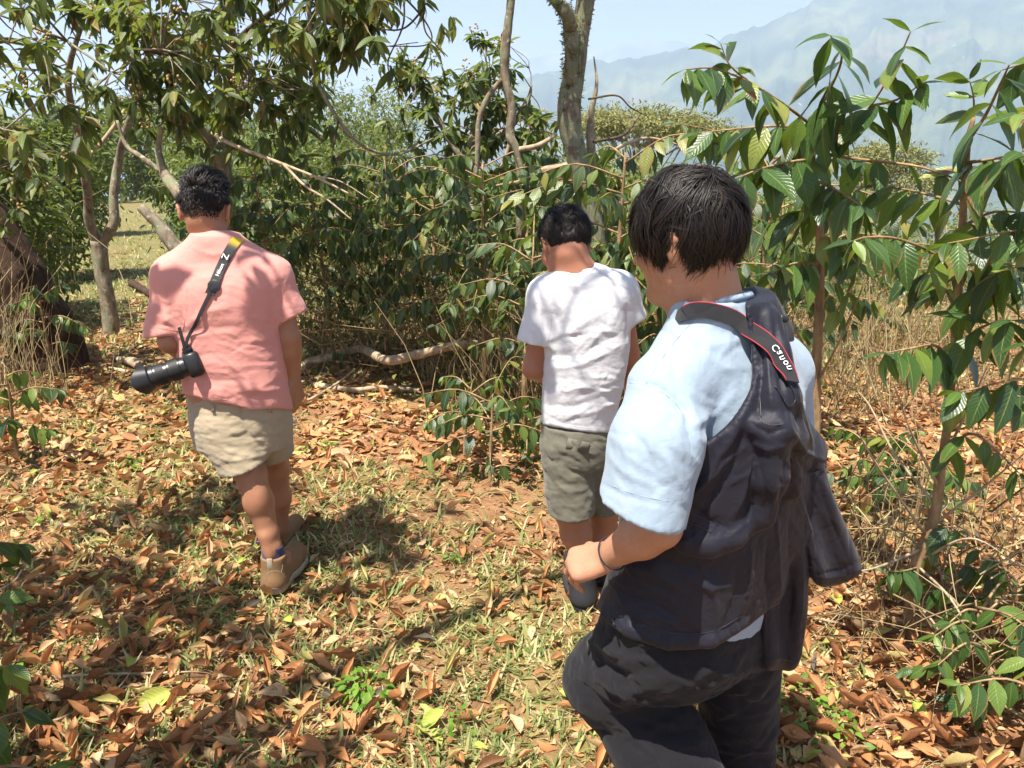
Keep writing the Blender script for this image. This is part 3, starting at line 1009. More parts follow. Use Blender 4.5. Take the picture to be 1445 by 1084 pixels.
# seedlings at the edges of the view
for i, (px, py, h, w, nb, L, lab) in enumerate([
        (1395, 1010, 0.34, 0.26, 11, 0.10, 'leafy seedling low in the bottom right corner'),
        (1440, 1075, 0.30, 0.2, 8, 0.11, 'small coffee seedling beside the leafy one in the bottom right corner'),
        (1420, 890, 0.25, 0.2, 7, 0.10, 'little dark seedling at the right edge under the bare twigs'),
        (1215, 700, 0.28, 0.26, 9, 0.10, 'low seedling behind the hanging jacket sleeve'),
        (1290, 740, 0.35, 0.3, 8, 0.10, 'low seedling between the jacket sleeve and the bare coffee stem'),
        (655, 640, 0.42, 0.28, 10, 0.10, 'seedling with pale leaves at the edge of the row, below the fallen branch'),
        (745, 655, 0.35, 0.25, 9, 0.10, 'seedling at the left side of the shorts of the man in white'),
        (25, 650, 0.55, 0.22, 9, 0.13, 'coffee seedling at the left edge, at the height of the camera lens'),
        (-15, 900, 0.55, 0.18, 8, 0.12, 'bright leaved coffee seedling at the left edge, level with the brown boots'),
        (-20, 1180, 0.52, 0.20, 10, 0.14, 'dark coffee seedling leaning into the bottom left corner'),
        (75, 530, 0.75, 0.3, 11, 0.12, 'leafy shoot in front of the brown leaning trunk')]):
    b = ground_at(px, py)
    bushy(b[0], b[1], h, w, nb, L, lab, 'coffee seedlings along the track', 'coffee', 120, 0.3, seed=70 + i, name='coffee_seedling', step=0.045)
# ------------------------------------------------------------------ shade trees over the left of the track
def canopy(P, blobs, limbs, L=0.17, per=11, key='loquat', twig_r=0.006):
    """Leaf rosettes spread through blobs, each carried by a twig from the nearest limb."""
    r = P.rng
    nodes = np.vstack([catmull(l, 14)[4:] for l in limbs])
    for c, rad, n in blobs:
        u = nrm(r.normal(0, 1, (n, 3)))
        q = np.asarray(c) + u * ((0.2 + 0.8 * r.random(n)) ** 0.5)[:, None] * np.asarray(rad)
        for p in q:
            i = np.argmin(np.linalg.norm(nodes - p, axis=1) + 0.25 * r.random(len(nodes)))
            s = nodes[i]
            ln = np.linalg.norm(p - s)
            md = (s + p) / 2 + r.normal(0, 0.10, 3) * ln + (0, 0, 0.1 * ln)
            if ln > 0.05:
                P.small([s, md, p], min(0.018, 0.004 + twig_r * ln), 0.0025, 5)
                if ln > 0.5:
                    nodes = np.vstack([nodes, md[None]])
            P.whorl(p, p - md + (0, 0, 0.02), int(r.integers(per - 4, per + 3)), L * r.uniform(0.8, 1.15))
            if r.random() < 0.07:
                P.leaf(p, np.array([0, 0, -1.0]) + r.normal(0, 0.3, 3), r.normal(0, 1, 3), L, 'brown')
            if r.random() < 0.5:
                e = p + r.normal(0, 0.16, 3) + (0, 0, -0.06)
                P.whorl(e, e - p, per - 4, L * 0.85)
                P.small([p, e], 0.003, 0.002)
            if r.random() < 0.22:                              # seed clusters, tan
                k = nrm(r.normal(0, 1, (9, 3))) * 0.045 + p + (0, 0, 0.05)
                for z in k:
                    v, q2 = tube_arrays([z, z + (0, 0, 0.010), z + (0, 0, 0.02)], [0.005, 0.011, 0.004], 5)
                    SEEDS.setdefault(P, Buf()).add(v, q2)
    P.nodes = nodes


SEEDS = {}
M['seed'] = plain_mat('tan_seed_cluster', (0.40, 0.27, 0.12), 0.9, spec=0.1)


def finish(P):
    o = P.done()
    if P in SEEDS:
        tag(link('seed_clusters', SEEDS[P].mesh('seed_clusters', off=P.base), M['seed'], P.o), kind='stuff')
    return o


TG = 'broad leaved shade trees'
b1 = ground_at(155, 474)
T1 = Plant('shade_tree', b1, 'pale trunked shade tree forking low, on the left side of the grassy track', 'tree', TG, 'loquat', 'bark')
y1 = b1[1]
T1.limb('trunk', [b1 - (0, 0, 0.1)] + bp((156, 455, y1), (151, 420, y1), (143, 380, y1), (140, 340, y1)), [0.10, 0.082, 0.070, 0.072, 0.085], 12, 0.14, n=26)
la = bp((139, 350, y1), (126, 310, y1 - 0.1), (124, 275, y1 - 0.2), (112, 200, y1 - 0.5), (96, 110, y1 - 0.9), (120, 20, y1 - 1.2))
lb = bp((142, 345, y1), (160, 315, y1), (160, 275, y1 + 0.05), (166, 235, y1 + 0.1), (176, 190, y1), (205, 110, y1 - 0.2), (215, 30, y1 - 0.3))
T1.limb('branch', la, [0.05, 0.045, 0.042, 0.034, 0.026, 0.016], 9)
T1.limb('branch', lb, [0.055, 0.048, 0.042, 0.04, 0.035, 0.024, 0.014], 9)
lc = bp((60, 265, y1 - 1.2), (100, 238, y1 - 0.9), (140, 205, y1 - 0.6), (180, 150, y1 - 0.5), (205, 100, y1 - 0.4))
T1.limb('branch', lc, [0.012, 0.016, 0.018, 0.018, 0.012], 7, bark='dead')
canopy(T1, [(U(60, 60, 5.6), (1.2, 0.8, 0.55), 34), (U(150, 110, 6.2), (0.9, 0.8, 0.6), 30), (U(5, 215, 5.6), (0.5, 0.5, 0.42), 18), (U(200, 30, 6.0), (0.9, 0.8, 0.5), 24), (U(20, 130, 5.0), (0.5, 0.5, 0.6), 16)], [la, lb, lc])
finish(T1)

b2 = G(*U(322, 480, 6.6)[:2])
T2 = Plant('shade_tree', b2, 'shade tree with a forked mossy trunk directly behind the head of the man in pink', 'tree', TG, 'loquat', 'bark')
y2 = b2[1]
T2.limb('trunk', [b2 - (0, 0, 0.1), b2 + (0.05, 0, 0.7)] + bp((318, 300, y2), (312, 240, y2), (310, 212, y2)), [0.12, 0.095, 0.085, 0.085, 0.10], 12, 0.16, n=26)
l1 = bp((311, 220, y2), (290, 190, y2 - 0.1), (262, 160, y2 - 0.2), (232, 138, y2 - 0.3), (200, 90, y2 - 0.6))
l2 = bp((312, 215, y2), (322, 185, y2), (328, 130, y2 - 0.1), (330, 70, y2 - 0.25), (322, 0, y2 - 0.5))
l3 = bp((330, 60, y2 - 0.3), (380, 20, y2 - 0.9), (450, -20, y2 - 1.4), (540, -40, y2 - 1.6))
l4 = bp((328, 120, y2 - 0.1), (290, 75, y2 - 0.7), (240, 78, y2 - 1.3), (200, 70, y2 - 1.6))
T2.limb('branch', l1, [0.06, 0.052, 0.045, 0.035, 0.02], 9)
T2.limb('branch', l2, [0.062, 0.05, 0.042, 0.034, 0.022], 9)
T2.limb('branch', l3, [0.024, 0.02, 0.015, 0.010], 7, bark='dark_twig')
T2.limb('branch', l4, [0.018, 0.015, 0.012, 0.008], 7, bark='dark_twig')
# long sagging limb and bare hanging twigs in front of the sky
sag = bp((432, -30, 4.9), (440, 60, 4.9), (446, 110, 5.0), (475, 165, 5.0), (510, 205, 5.1), (560, 218, 5.2), (612, 195, 5.3))
T2.limb('branch', sag, [0.016, 0.014, 0.013, 0.012, 0.011, 0.009, 0.006], 7, bark='bark', n=34)
for pts in ([(478, 170, 5.0), (470, 210, 5.0), (466, 240, 5.0)], [(500, -20, 4.7), (502, 60, 4.7), (490, 110, 4.7)], [(545, -30, 4.6), (600, 30, 4.6), (605, 62, 4.6), (550, 66, 4.6)],
            [(600, -30, 4.6), (598, 35, 4.6), (612, 60, 4.6), (632, 80, 4.6)], [(565, -40, 4.8), (570, 30, 4.8), (548, 85, 4.8), (553, 112, 4.8), (558, 124, 4.8)],
            [(470, -30, 4.7), (480, 20, 4.7), (486, 60, 4.7), (476, 110, 4.7)], [(600, 10, 4.6), (570, 40, 4.6), (535, 40, 4.6), (520, 28, 4.6)], [(430, -10, 4.8), (470, 35, 4.8), (520, 65, 4.8), (590, 60, 4.8)]):
    T2.limb('twig', bp(*pts), np.linspace(0.007, 0.0025, len(pts)), 5, bark='dark_twig')
for px, py, Y, n in ((512, 50, 4.7, 4), (535, 58, 4.7, 5), (625, 40, 4.6, 7), (610, 70, 4.6, 5), (640, 28, 4.6, 5), (470, 68, 4.8, 6), (540, 10, 4.7, 6), (455, 92, 4.9, 7), (560, 20, 4.7, 4)):
    T2.whorl(U(px, py, Y), np.array([0.3, 0, -0.5]), n, 0.14, down=1.0)
canopy(T2, [(U(350, 50, 5.4), (0.75, 0.7, 0.55), 34), (U(440, 20, 4.8), (0.35, 0.4, 0.32), 18), (U(270, 60, 5.6), (0.7, 0.6, 0.4), 24), (U(385, 150, 5.5), (0.42, 0.4, 0.32), 17), (U(255, 150, 6.2), (0.4, 0.4, 0.2), 8), (U(510, -20, 4.6), (0.35, 0.3, 0.2), 12), (U(420, 100, 5.2), (0.25, 0.3, 0.3), 9), (U(300, -20, 5.0), (0.9, 0.6, 0.3), 18)], [l1, l2, l3, l4])
finish(T2)

b3 = G(*U(345, 500, 5.2)[:2])
LB = thing('leaning_tree', b3, 'leafless lichen covered tree leaning left behind the man in pink', 'tree', TG)
def limb_of(o, name, pts, rad, m, sides=9, amp=0.14, n=None, freq=14):
    v, q = rough_tube(pts, rad, sides, n, amp, freq, seed=int(abs(pts[0][0]) * 50))
    return link(name, quad_mesh(name, v - np.array(o.location), q), M[m], o)
limb_of(LB, 'trunk', [b3 - (0, 0, 0.1)] + bp((320, 400, 5.2), (285, 320, 5.3), (250, 270, 5.4), (232, 245, 5.5), (222, 210, 5.5)), [0.07, 0.06, 0.05, 0.045, 0.036, 0.022], 'bark', n=34)
limb_of(LB, 'branch', bp((228, 240, 5.5), (224, 205, 5.5), (230, 178, 5.5)), [0.02, 0.018, 0.013], 'bark')
limb_of(LB, 'branch', bp((228, 243, 5.5), (200, 222, 5.5), (178, 205, 5.6), (165, 170, 5.6)), [0.022, 0.018, 0.014, 0.01], 'bark')
b3b = G(*U(330, 520, 4.6)[:2])
ST = thing('dead_stub', b3b, 'broken grey limb sticking up at a slant over the shoulder of the man in pink', 'dead branch')
limb_of(ST, 'limb', [b3b - (0, 0, 0.05)] + bp((285, 400, 4.6), (245, 345, 4.6), (222, 315, 4.6), (198, 292, 4.6)), [0.05, 0.048, 0.044, 0.036, 0.026], 'bark', n=30, amp=0.2)

b4 = ground_at(30, 520)
BT = thing('leaning_brown_tree', b4, 'thick dark brown trunk leaning in from the left edge above dry stems', 'tree')
limb_of(BT, 'bole', [b4 + (0.15, 0, -0.2)] + bp((70, 500, b4[1]), (30, 420, b4[1]), (-10, 350, b4[1]), (-60, 270, b4[1]), (-130, 150, b4[1])), [0.46, 0.30, 0.27, 0.25, 0.22, 0.20], 'brown_bark', 16, 0.12, 40)

# overhead limb of a shade tree standing left of the camera: it throws the dappled shade
b5 = G(-3.1, -0.3)
T5 = Plant('shade_tree', b5, 'shade tree standing left of the track, its limbs reaching over the walkers', 'tree', TG, 'loquat', 'bark', limit=120)
T5.limb('trunk', [b5 - (0, 0, 0.1), b5 + (0.1, 0.05, 1.2), b5 + (0.2, 0.2, 2.6), b5 + (0.35, 0.4, 3.6)], [0.13, 0.11, 0.10, 0.08], 12)
t5 = [b5 + (0.3, 0.35, 3.2), b5 + (1.1, 0.9, 3.7), b5 + (2.0, 1.6, 4.0), b5 + (2.7, 2.1, 4.1)]
t6 = [b5 + (0.2, 0.2, 2.8), b5 + (-0.1, 1.0, 3.5), b5 + (0.0, 2.0, 3.9), b5 + (0.1, 2.9, 4.0)]
t7 = [b5 + (0.35, 0.4, 3.6), b5 + (0.5, 0.3, 4.4), b5 + (0.9, 0.6, 4.9)]
for l in (t5, t6, t7):
    T5.limb('branch', l, np.linspace(0.06, 0.015, len(l)), 8)
canopy(T5, SHADE, [t5, t6, t7], per=10)
finish(T5)

# ------------------------------------------------------------------ mossy trunks in the middle
b6 = G(*U(838, 500, 5.1)[:2])
T6 = Plant('lichen_tree', b6, 'tall tree with a thick trunk patched with lichen, behind the man in white', 'tree', 'tall shade trees in the coffee row', 'loquat', 'lichen')
y6 = b6[1]
T6.limb('trunk', [b6 - (0, 0, 0.1)] + bp((842, 420, y6), (838, 330, y6), (826, 270, y6), (812, 215, y6), (803, 165, y6), (810, 100, y6), (820, 40, y6), (830, -30, y6), (846, -160, y6)), [0.11, 0.08, 0.070, 0.067, 0.069, 0.075, 0.070, 0.060, 0.057, 0.054], 18, 0.12, n=90, freq=9)
T6.limb('branch', bp((806, 120, y6 - 0.05), (806, 60, y6 - 0.08), (800, 22, y6 - 0.1), (780, -5, y6 - 0.12), (750, -60, y6 - 0.1)), [0.038, 0.046, 0.041, 0.037, 0.034], 13, 0.14, n=40, freq=9)
T6.limb('stub', bp((806, 40, y6 - 0.12), (800, 18, y6 - 0.2), (797, 6, y6 - 0.22)), [0.036, 0.034, 0.024], 9, 0.2)
T6.limb('branch', bp((833, 330, y6 + 0.3), (836, 250, y6 + 0.3), (833, 170, y6 + 0.3), (842, 120, y6 + 0.3), (838, 80, y6 + 0.35)), [0.042, 0.036, 0.026, 0.012, 0.004], 9, bark='bark')
T6.limb('branch', bp((812, 235, y6), (770, 240, y6 + 0.1), (737, 255, y6 + 0.2), (700, 262, y6 + 0.25)), [0.036, 0.028, 0.020, 0.006], 8, bark='dead')
T6.limb('branch', bp((838, 200, y6), (880, 190, y6 + 0.2), (905, 160, y6 + 0.4)), [0.012, 0.009, 0.005], 6, bark='dark_twig')
T6.limb('branch', bp((830, 140, y6), (870, 135, y6), (890, 152, y6), (915, 165, y6)), [0.007, 0.006, 0.005, 0.003], 5, bark='dark_twig')
T6.limb('branch', bp((845, 225, y6), (880, 205, y6), (915, 195, y6 + 0.1), (960, 205, y6 + 0.2)), [0.016, 0.013, 0.01, 0.006], 6, bark='dead')
moss = Buf()
r = np.random.default_rng(5)
for bx in ([U(803, 165, y6), U(812, 60, y6), U(826, -20, y6)], [U(806, 110, y6 - .06), U(803, 30, y6 - .1), U(780, -5, y6 - .12)]):
    c = catmull(bx, 60)
    p = np.repeat(c, 9, 0)
    u = nrm(r.normal(0, 1, p.shape) * (1, 1, 0.1))
    p = p + u * 0.068 if bx[0][1] == y6 else p + u * 0.046
    add_leaves(moss, p, u + r.normal(0, 0.6, p.shape) + (0, 0, -0.3), r.normal(0, 1, p.shape), 0.026 * r.uniform(0.4, 1.3, len(p)), 0.8, rng=r)
tag(link('moss_tufts', moss.mesh('moss_tufts', off=b6), M['pale'], T6.o), kind='stuff')
canopy(T6, [(U(842, -220, y6), (1.1, 1.0, 0.4), 22)], [bp((830, -30, y6), (846, -160, y6), (850, -260, y6)), bp((780, -5, y6 - .1), (750, -60, y6), (700, -200, y6))])
finish(T6)

b7 = G(*U(712, 500, 5.5)[:2])
T7 = Plant('thin_mossy_tree', b7, 'thin mossy tree with a curved twin stem, left of the lichen covered trunk', 'tree', 'tall shade trees in the coffee row', 'loquat', 'bark')
y7 = b7[1]
T7.limb('trunk', [b7 - (0, 0, 0.1)] + bp((735, 400, y7), (733, 290, y7), (735, 250, y7), (728, 212, y7), (720, 190, y7), (722, 150, y7), (713, 110, y7), (714, 60, y7), (722, -10, y7), (730, -120, y7)), [0.04, 0.036, 0.034, 0.030, 0.028, 0.030, 0.027, 0.030, 0.032, 0.028, 0.024], 9, 0.2, n=60)
T7.limb('branch', bp((713, 108, y7), (690, 135, y7), (676, 170, y7), (674, 215, y7), (672, 250, y7)), [0.019, 0.02, 0.021, 0.018, 0.015], 8, 0.2, bark='bark')
T7.limb('branch', bp((730, 212, y7), (760, 205, y7), (785, 190, y7 + 0.1)), [0.022, 0.018, 0.014], 7, bark='dead')
T7.limb('branch', bp((720, 200, y7), (712, 225, y7), (706, 236, y7)), [0.016, 0.013, 0.009], 6, bark='dead')
T7.limb('branch', bp((735, 255, y7), (745, 300, y7 - 0.1), (740, 360, y7 - 0.2)), [0.016, 0.015, 0.012], 6, bark='twig')
canopy(T7, [(U(730, -200, y7), (0.8, 0.8, 0.35), 12)], [bp((722, -10, y7), (730, -120, y7), (735, -200, y7))])
finish(T7)

# the leafy tree whose crown stands against the sky
b8 = G(*U(665, 420, 8.2)[:2])
T8 = Plant('broad_leaved_tree', b8, 'round crowned broad leaved tree against the sky, left of the thin mossy stem', 'tree', TG, 'loquat', 'bark')
y8 = b8[1]
m1 = [b8 - (0, 0, 0.1), b8 + (0, 0, 0.8)] + bp((660, 260, y8), (668, 190, y8), (690, 110, y8))
T8.limb('trunk', m1, [0.09, 0.08, 0.06, 0.04, 0.02], 9)
m2 = bp((662, 240, y8), (630, 190, y8), (590, 110, y8), (575, 90, y8))
m3 = bp((664, 220, y8), (720, 180, y8), (745, 140, y8), (750, 120, y8))
for l in (m2, m3):
    T8.limb('branch', l, np.linspace(0.04, 0.012, len(l)), 7)
canopy(T8, [(U(690, 100, y8), (0.42, 0.5, 0.40), 26), (U(640, 165, y8), (0.6, 0.6, 0.42), 34), (U(600, 110, y8), (0.32, 0.4, 0.22), 12), (U(735, 165, y8), (0.42, 0.5, 0.4), 22), (U(680, 240, y8), (0.9, 0.7, 0.4), 34), (U(780, 215, y8 + 0.5), (0.5, 0.5, 0.4), 16), (U(560, 260, y8), (0.6, 0.5, 0.35), 18), (U(575, 90, y8), (0.12, 0.3, 0.1), 5)], [m1[1:], m2, m3], L=0.17)
finish(T8)

# ------------------------------------------------------------------ thickets and trees further off
BG = 'bushes behind the coffee row'
def blob(px, py, Y, rx, rz, n, ry=None):
    return (U(px, py, Y), (rx, ry or rx, rz), n)
def gb(px, Y):
    p = U(px, 400, Y)
    return G(p[0], Y)

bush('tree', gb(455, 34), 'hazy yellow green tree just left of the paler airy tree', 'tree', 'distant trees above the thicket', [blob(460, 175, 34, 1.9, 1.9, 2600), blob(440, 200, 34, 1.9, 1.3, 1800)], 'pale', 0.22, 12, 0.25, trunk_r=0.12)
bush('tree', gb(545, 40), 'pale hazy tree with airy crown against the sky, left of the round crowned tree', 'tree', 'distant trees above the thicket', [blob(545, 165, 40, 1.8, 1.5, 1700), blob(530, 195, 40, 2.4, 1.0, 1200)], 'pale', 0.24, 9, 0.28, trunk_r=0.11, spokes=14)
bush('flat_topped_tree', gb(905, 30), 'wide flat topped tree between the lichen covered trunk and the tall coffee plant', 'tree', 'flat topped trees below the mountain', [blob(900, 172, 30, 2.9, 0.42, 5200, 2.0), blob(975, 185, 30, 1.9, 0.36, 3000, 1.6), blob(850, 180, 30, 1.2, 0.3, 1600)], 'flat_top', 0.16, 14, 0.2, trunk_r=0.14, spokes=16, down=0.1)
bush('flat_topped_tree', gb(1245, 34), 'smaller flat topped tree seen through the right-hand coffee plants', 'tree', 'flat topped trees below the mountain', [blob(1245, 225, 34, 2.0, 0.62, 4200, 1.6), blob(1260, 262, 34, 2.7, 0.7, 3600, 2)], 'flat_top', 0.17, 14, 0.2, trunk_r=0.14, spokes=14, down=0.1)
for i, (px, Y, hw, h, top, n, mt, lf, lab) in enumerate([
        (-30, 8.5, 0.7, 1.6, 220, 3200, 'bush', 0.10, 'dense bush behind the pale forked trunk at the left edge'),
        (-70, 7.5, 0.8, 1.9, 180, 2600, 'bush', 0.11, 'dense bush at the left edge above the leaning brown trunk'),
        (52, 11.5, 0.62, 2.4, 165, 3000, 'bush', 0.12, 'bushy tree along the left side of the grassy track, nearest the forked trunk'),
        (96, 19, 0.75, 3.2, 165, 3000, 'bush', 0.14, 'leafy tree closing the left side of the grassy track far ahead'),
        (200, 42, 2.6, 4.0, 130, 4200, 'bush', 0.24, 'dark tree over the far end of the grassy track'),
        (276, 17, 0.6, 1.9, 250, 2600, 'coffee_dark', 0.13, 'coffee hedge along the right side of the grassy track, further part'),
        (322, 11, 0.6, 1.35, 285, 2400, 'coffee_dark', 0.12, 'coffee hedge along the right side of the grassy track, nearer part'),
        (305, 23, 1.7, 4.2, 150, 3600, 'bush', 0.17, 'tall dark bush behind the forked mossy trunk'),
        (370, 18, 2.0, 2.9, 180, 4200, 'bush', 0.14, 'wide green bush behind the hanging arm side of the man in pink'),
        (430, 14, 1.5, 2.0, 215, 3600, 'bush', 0.12, 'rounded green bush under the sagging limb'),
        (500, 16, 1.5, 2.0, 215, 3200, 'bush', 0.12, 'green bush below the hazy distant trees'),
        (560, 12, 1.4, 1.7, 240, 3200, 'bush', 0.11, 'bush below the pale airy tree, left of the round crowned tree'),
        (640, 11, 1.6, 1.6, 245, 3400, 'bush', 0.11, 'bush under the round crowned tree'),
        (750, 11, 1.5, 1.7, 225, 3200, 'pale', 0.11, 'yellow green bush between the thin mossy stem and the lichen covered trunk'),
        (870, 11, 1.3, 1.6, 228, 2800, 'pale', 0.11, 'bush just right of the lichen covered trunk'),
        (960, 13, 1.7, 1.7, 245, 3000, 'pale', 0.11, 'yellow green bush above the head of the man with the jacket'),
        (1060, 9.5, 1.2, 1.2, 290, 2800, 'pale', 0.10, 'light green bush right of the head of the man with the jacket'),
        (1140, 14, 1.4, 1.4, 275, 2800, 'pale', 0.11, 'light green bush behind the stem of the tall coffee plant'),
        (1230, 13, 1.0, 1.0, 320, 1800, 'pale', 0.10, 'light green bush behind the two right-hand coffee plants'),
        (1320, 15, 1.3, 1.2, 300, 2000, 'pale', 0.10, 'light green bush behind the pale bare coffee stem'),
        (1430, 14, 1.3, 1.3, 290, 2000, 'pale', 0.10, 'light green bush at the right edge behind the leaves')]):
    c = U(px, top, Y)
    g = gb(px, Y)
    ht = max(0.6, c[2] - g[2])
    mid = np.array([c[0], Y, g[2] + ht * 0.52])
    up = np.array([c[0] + 0.15 * hw, Y + 0.2, g[2] + ht * 0.80])
    bush('bush', g, lab, 'bush', BG, [(mid, (hw, hw, ht * 0.50), n), (up, (hw * 0.62, hw * 0.62, ht * 0.25), n // 3), (mid + (-0.55 * hw, -0.2, ht * 0.1), (hw * 0.5, hw * 0.5, ht * 0.3), n // 4)], mt, lf, 10, 0.09 + 0.006 * Y, trunk_r=0.03 + 0.003 * Y)

# woods on the falling slope far below: one mass
far = Buf()
r = np.random.default_rng(77)
for i in range(150):
    a = r.uniform(-0.62, 0.66)
    d = r.uniform(38, 150)
    p = G(d * math.sin(a), d * math.cos(a))
    h = r.uniform(2.5, 5.5) * (0.7 + d / 150)
    n = 260
    pp, dd, nn = cloud(r, p + (0, 0, h * 0.6), (h * 0.55, h * 0.55, h * 0.5), n, 13, 0.35)
    add_leaves(far, pp, dd, nn, r.uniform(0.35, 0.8, len(pp)), rng=r)
tag(link('woods', far.mesh('woods'), M['bush']), 'distant woods on the slope falling to the valley', 'woods', kind='stuff')

# ------------------------------------------------------------------ dead wood
def deadwood(name, label, limbs, m='dead', cat='branch', amp=0.14):
    base = np.asarray(limbs[0][0][len(limbs[0][0]) // 2], float)
    o = thing(name, base, label, cat)
    for i, (pts, rad) in enumerate(limbs):
        limb_of(o, 'limb' if i == 0 else 'twig', pts, np.linspace(rad[0], rad[1], len(pts)), m, 9 if i == 0 else 6, amp, max(14, len(pts) * 7))
    return o
def gp(px, py, up=0.03):
    return ground_at(px, py) + (0, 0, up)
deadwood('fallen_branch', 'long crooked fallen branch curving over the ground by the man in pink',
         [([gp(424, 532, 0.06), gp(440, 527, 0.10), gp(478, 522, 0.13), gp(512, 518, 0.16)] + bp((545, 508, 5.35), (590, 500, 5.35), (640, 488, 5.35), (690, 484, 5.5)), (0.040, 0.030)),
          (bp((620, 494, 5.35), (650, 478, 5.2), (668, 450, 5.1)), (0.010, 0.004))])
deadwood('fallen_branch', 'thinner fallen branch lying below the long crooked one', [([gp(424, 545), gp(470, 552), gp(500, 556), gp(540, 552), gp(592, 556)], (0.024, 0.016))])
deadwood('stick', 'straight pale stick pointing to the hand of the man in pink', [([gp(426, 574, 0.02), gp(470, 556, 0.06), gp(503, 541, 0.12)], (0.011, 0.008))])
deadwood('bare_branch', 'long bare grey branch slanting down to the right behind the man in pink',
         [(bp((300, 188, 5.4), (330, 205, 5.2), (400, 232, 5.0), (450, 252, 4.9), (505, 280, 4.8)), (0.015, 0.005)),
          (bp((400, 232, 5.0), (430, 262, 4.9), (462, 282, 4.85), (496, 310, 4.8)), (0.010, 0.004)), (bp((440, 248, 4.9), (480, 256, 4.8), (520, 280, 4.7)), (0.005, 0.002))])
deadwood('stick', 'thin forked white stick lying on the leaves at the bottom left', [([gp(80, 966), gp(160, 962), gp(230, 960), gp(282, 958)], (0.0055, 0.003)), ([gp(66, 1034), gp(120, 1010), gp(170, 980), gp(204, 940, 0.06)], (0.005, 0.002))])
deadwood('stick', 'grey twig pair at the left edge below the bright leaved seedling', [([gp(-20, 852), gp(20, 838, 0.05), gp(36, 828, 0.08)], (0.006, 0.003)), ([gp(-20, 852), gp(30, 862), gp(58, 872)], (0.006, 0.003))])
deadwood('stick', 'short stick lying left of the edge of the coffee row', [([gp(508, 590), gp(540, 600), gp(566, 605)], (0.006, 0.004))])
deadwood('stick', 'dark chunk of rotten wood behind the elbow of the man in pink', [([gp(188, 408, 0.08), gp(200, 414, 0.07), gp(215, 422, 0.05)], (0.06, 0.045))], 'brown_bark')
deadwood('dry_frond', 'grey split piece of dry bark lying left of the camera lens', [([gp(160, 512, 0.03), gp(185, 518, 0.05), gp(200, 522, 0.03)], (0.03, 0.05)), ([gp(155, 524), gp(182, 530)], (0.012, 0.02))], 'dead', 'bark')
deadwood('stick', 'long straw coloured stick at the right, below the hanging jacket', [([gp(1150, 882), gp(1200, 893), gp(1262, 905)], (0.006, 0.004))])
# ------------------------------------------------------------------ dry leaves, grass, stems on the ground
R2 = np.random.default_rng(2024)
leaf_set('litter0', M['dry_orange'], 4, half=0.20, droop=-0.12, fold=0.30, wave=0.03, curl=0.5)
for kk in ('orange', 'tan', 'rust', 'grey', 'lime'):
    leaf_set('dry_' + kk, M['dry_' + kk], 4, half=0.25, droop={'orange': -0.2, 'tan': 0.15, 'rust': -0.35, 'grey': -0.3, 'lime': 0.1}[kk], fold=0.28, wave=0.03, curl={'orange': 0.6, 'tan': 0.35, 'rust': 1.1, 'grey': 1.0, 'lime': 0.3}[kk], waves=4)


def spread(n, y0, y1, x_of, rng, power=1.0):
    y = y0 * (y1 / y0) ** (rng.random(n) ** power)
    x = x_of(y, rng)
    return x, y


def fan(y, rng):
    return rng.uniform(-1, 1, len(y)) * (0.78 * y + 0.7)


def patch(x, y, s, seed):
    return fbm(np.stack([x * s, y * s, np.zeros_like(x)], -1), 3, seed)


def litter_density(x, y):
    d = 0.62 + 0.75 * patch(x, y, 1.3, 12)
    d += 0.35 * sstep(0.4, 1.6, x) + 0.28 * sstep(-0.2, -1.4, x)
    d -= 0.16 * sstep(0.85, 0.2, np.abs(x + 0.25)) * sstep(5.0, 3.6, y)
    d -= 0.7 * sstep(8.5, 11, y)
    return d


def grass_density(x, y):
    d = 0.42 + 0.9 * patch(x, y, 1.1, 31)
    d -= 0.55 * sstep(0.6, 1.5, x) * sstep(7, 4, y)
    d += 0.55 * sstep(8.0, 10.5, y) * sstep(0.0, -1.0, x)
    d += 0.12 * sstep(0.9, 0.1, np.abs(x + 0.25))
    return d


def lay(n, y0, y1, dens, rng, power=1.0):
    x, y = spread(n, y0, y1, fan, rng, power)
    k = rng.random(n) < dens(x, y)
    x, y = x[k], y[k]
    return np.stack([x, y, gz(x, y)], -1)


def flat_dirs(k, rng, tilt):
    a = rng.uniform(0, 2 * np.pi, k)
    d = np.stack([np.cos(a), np.sin(a), rng.normal(0, tilt, k)], -1)
    n = np.stack([rng.normal(0, tilt * 1.5, k), rng.normal(0, tilt * 1.5, k), np.where(rng.random(k) < 0.8, 1.0, -1.0)], -1)
    return d, n


# the mass of the litter
lit = Buf()
tm = [leaf_arrays(ns=4, half=0.27, droop=-0.3, fold=0.3, wave=0.06, curl=0.8, waves=2.5), leaf_arrays(ns=4, half=0.25, droop=0.3, fold=0.2, wave=0.08, curl=0.4, twist=0.9, waves=2.5), leaf_arrays(ns=4, half=0.26, droop=-0.7, fold=0.5, wave=0.05, curl=1.4, waves=2)]
for i, t in enumerate(tm):
    P = lay(4300, 1.05, 7.5, litter_density, R2, 0.8)
    k = len(P)
    d, n = flat_dirs(k, R2, 0.17)
    P[:, 2] += 0.012 + 0.022 * R2.random(k)
    add_leaves(lit, P, d, n, R2.uniform(0.035, 0.092, k), R2.uniform(0.8, 1.25, k), tmpl=t, rng=R2)
P = lay(16000, 4.0, 16, lambda x, y: litter_density(x, y) + 0.1, R2)
d, n = flat_dirs(len(P), R2, 0.25)
P[:, 2] += 0.015
add_leaves(lit, P, d, n, R2.uniform(0.06, 0.13, len(P)), R2.uniform(1.0, 1.5, len(P)), rng=R2)
P = lay(48000, 1.05, 6, lambda x, y: litter_density(x, y) + 0.25, R2, 0.8)          # crumbs
d, n = flat_dirs(len(P), R2, 0.3)
P[:, 2] += 0.006
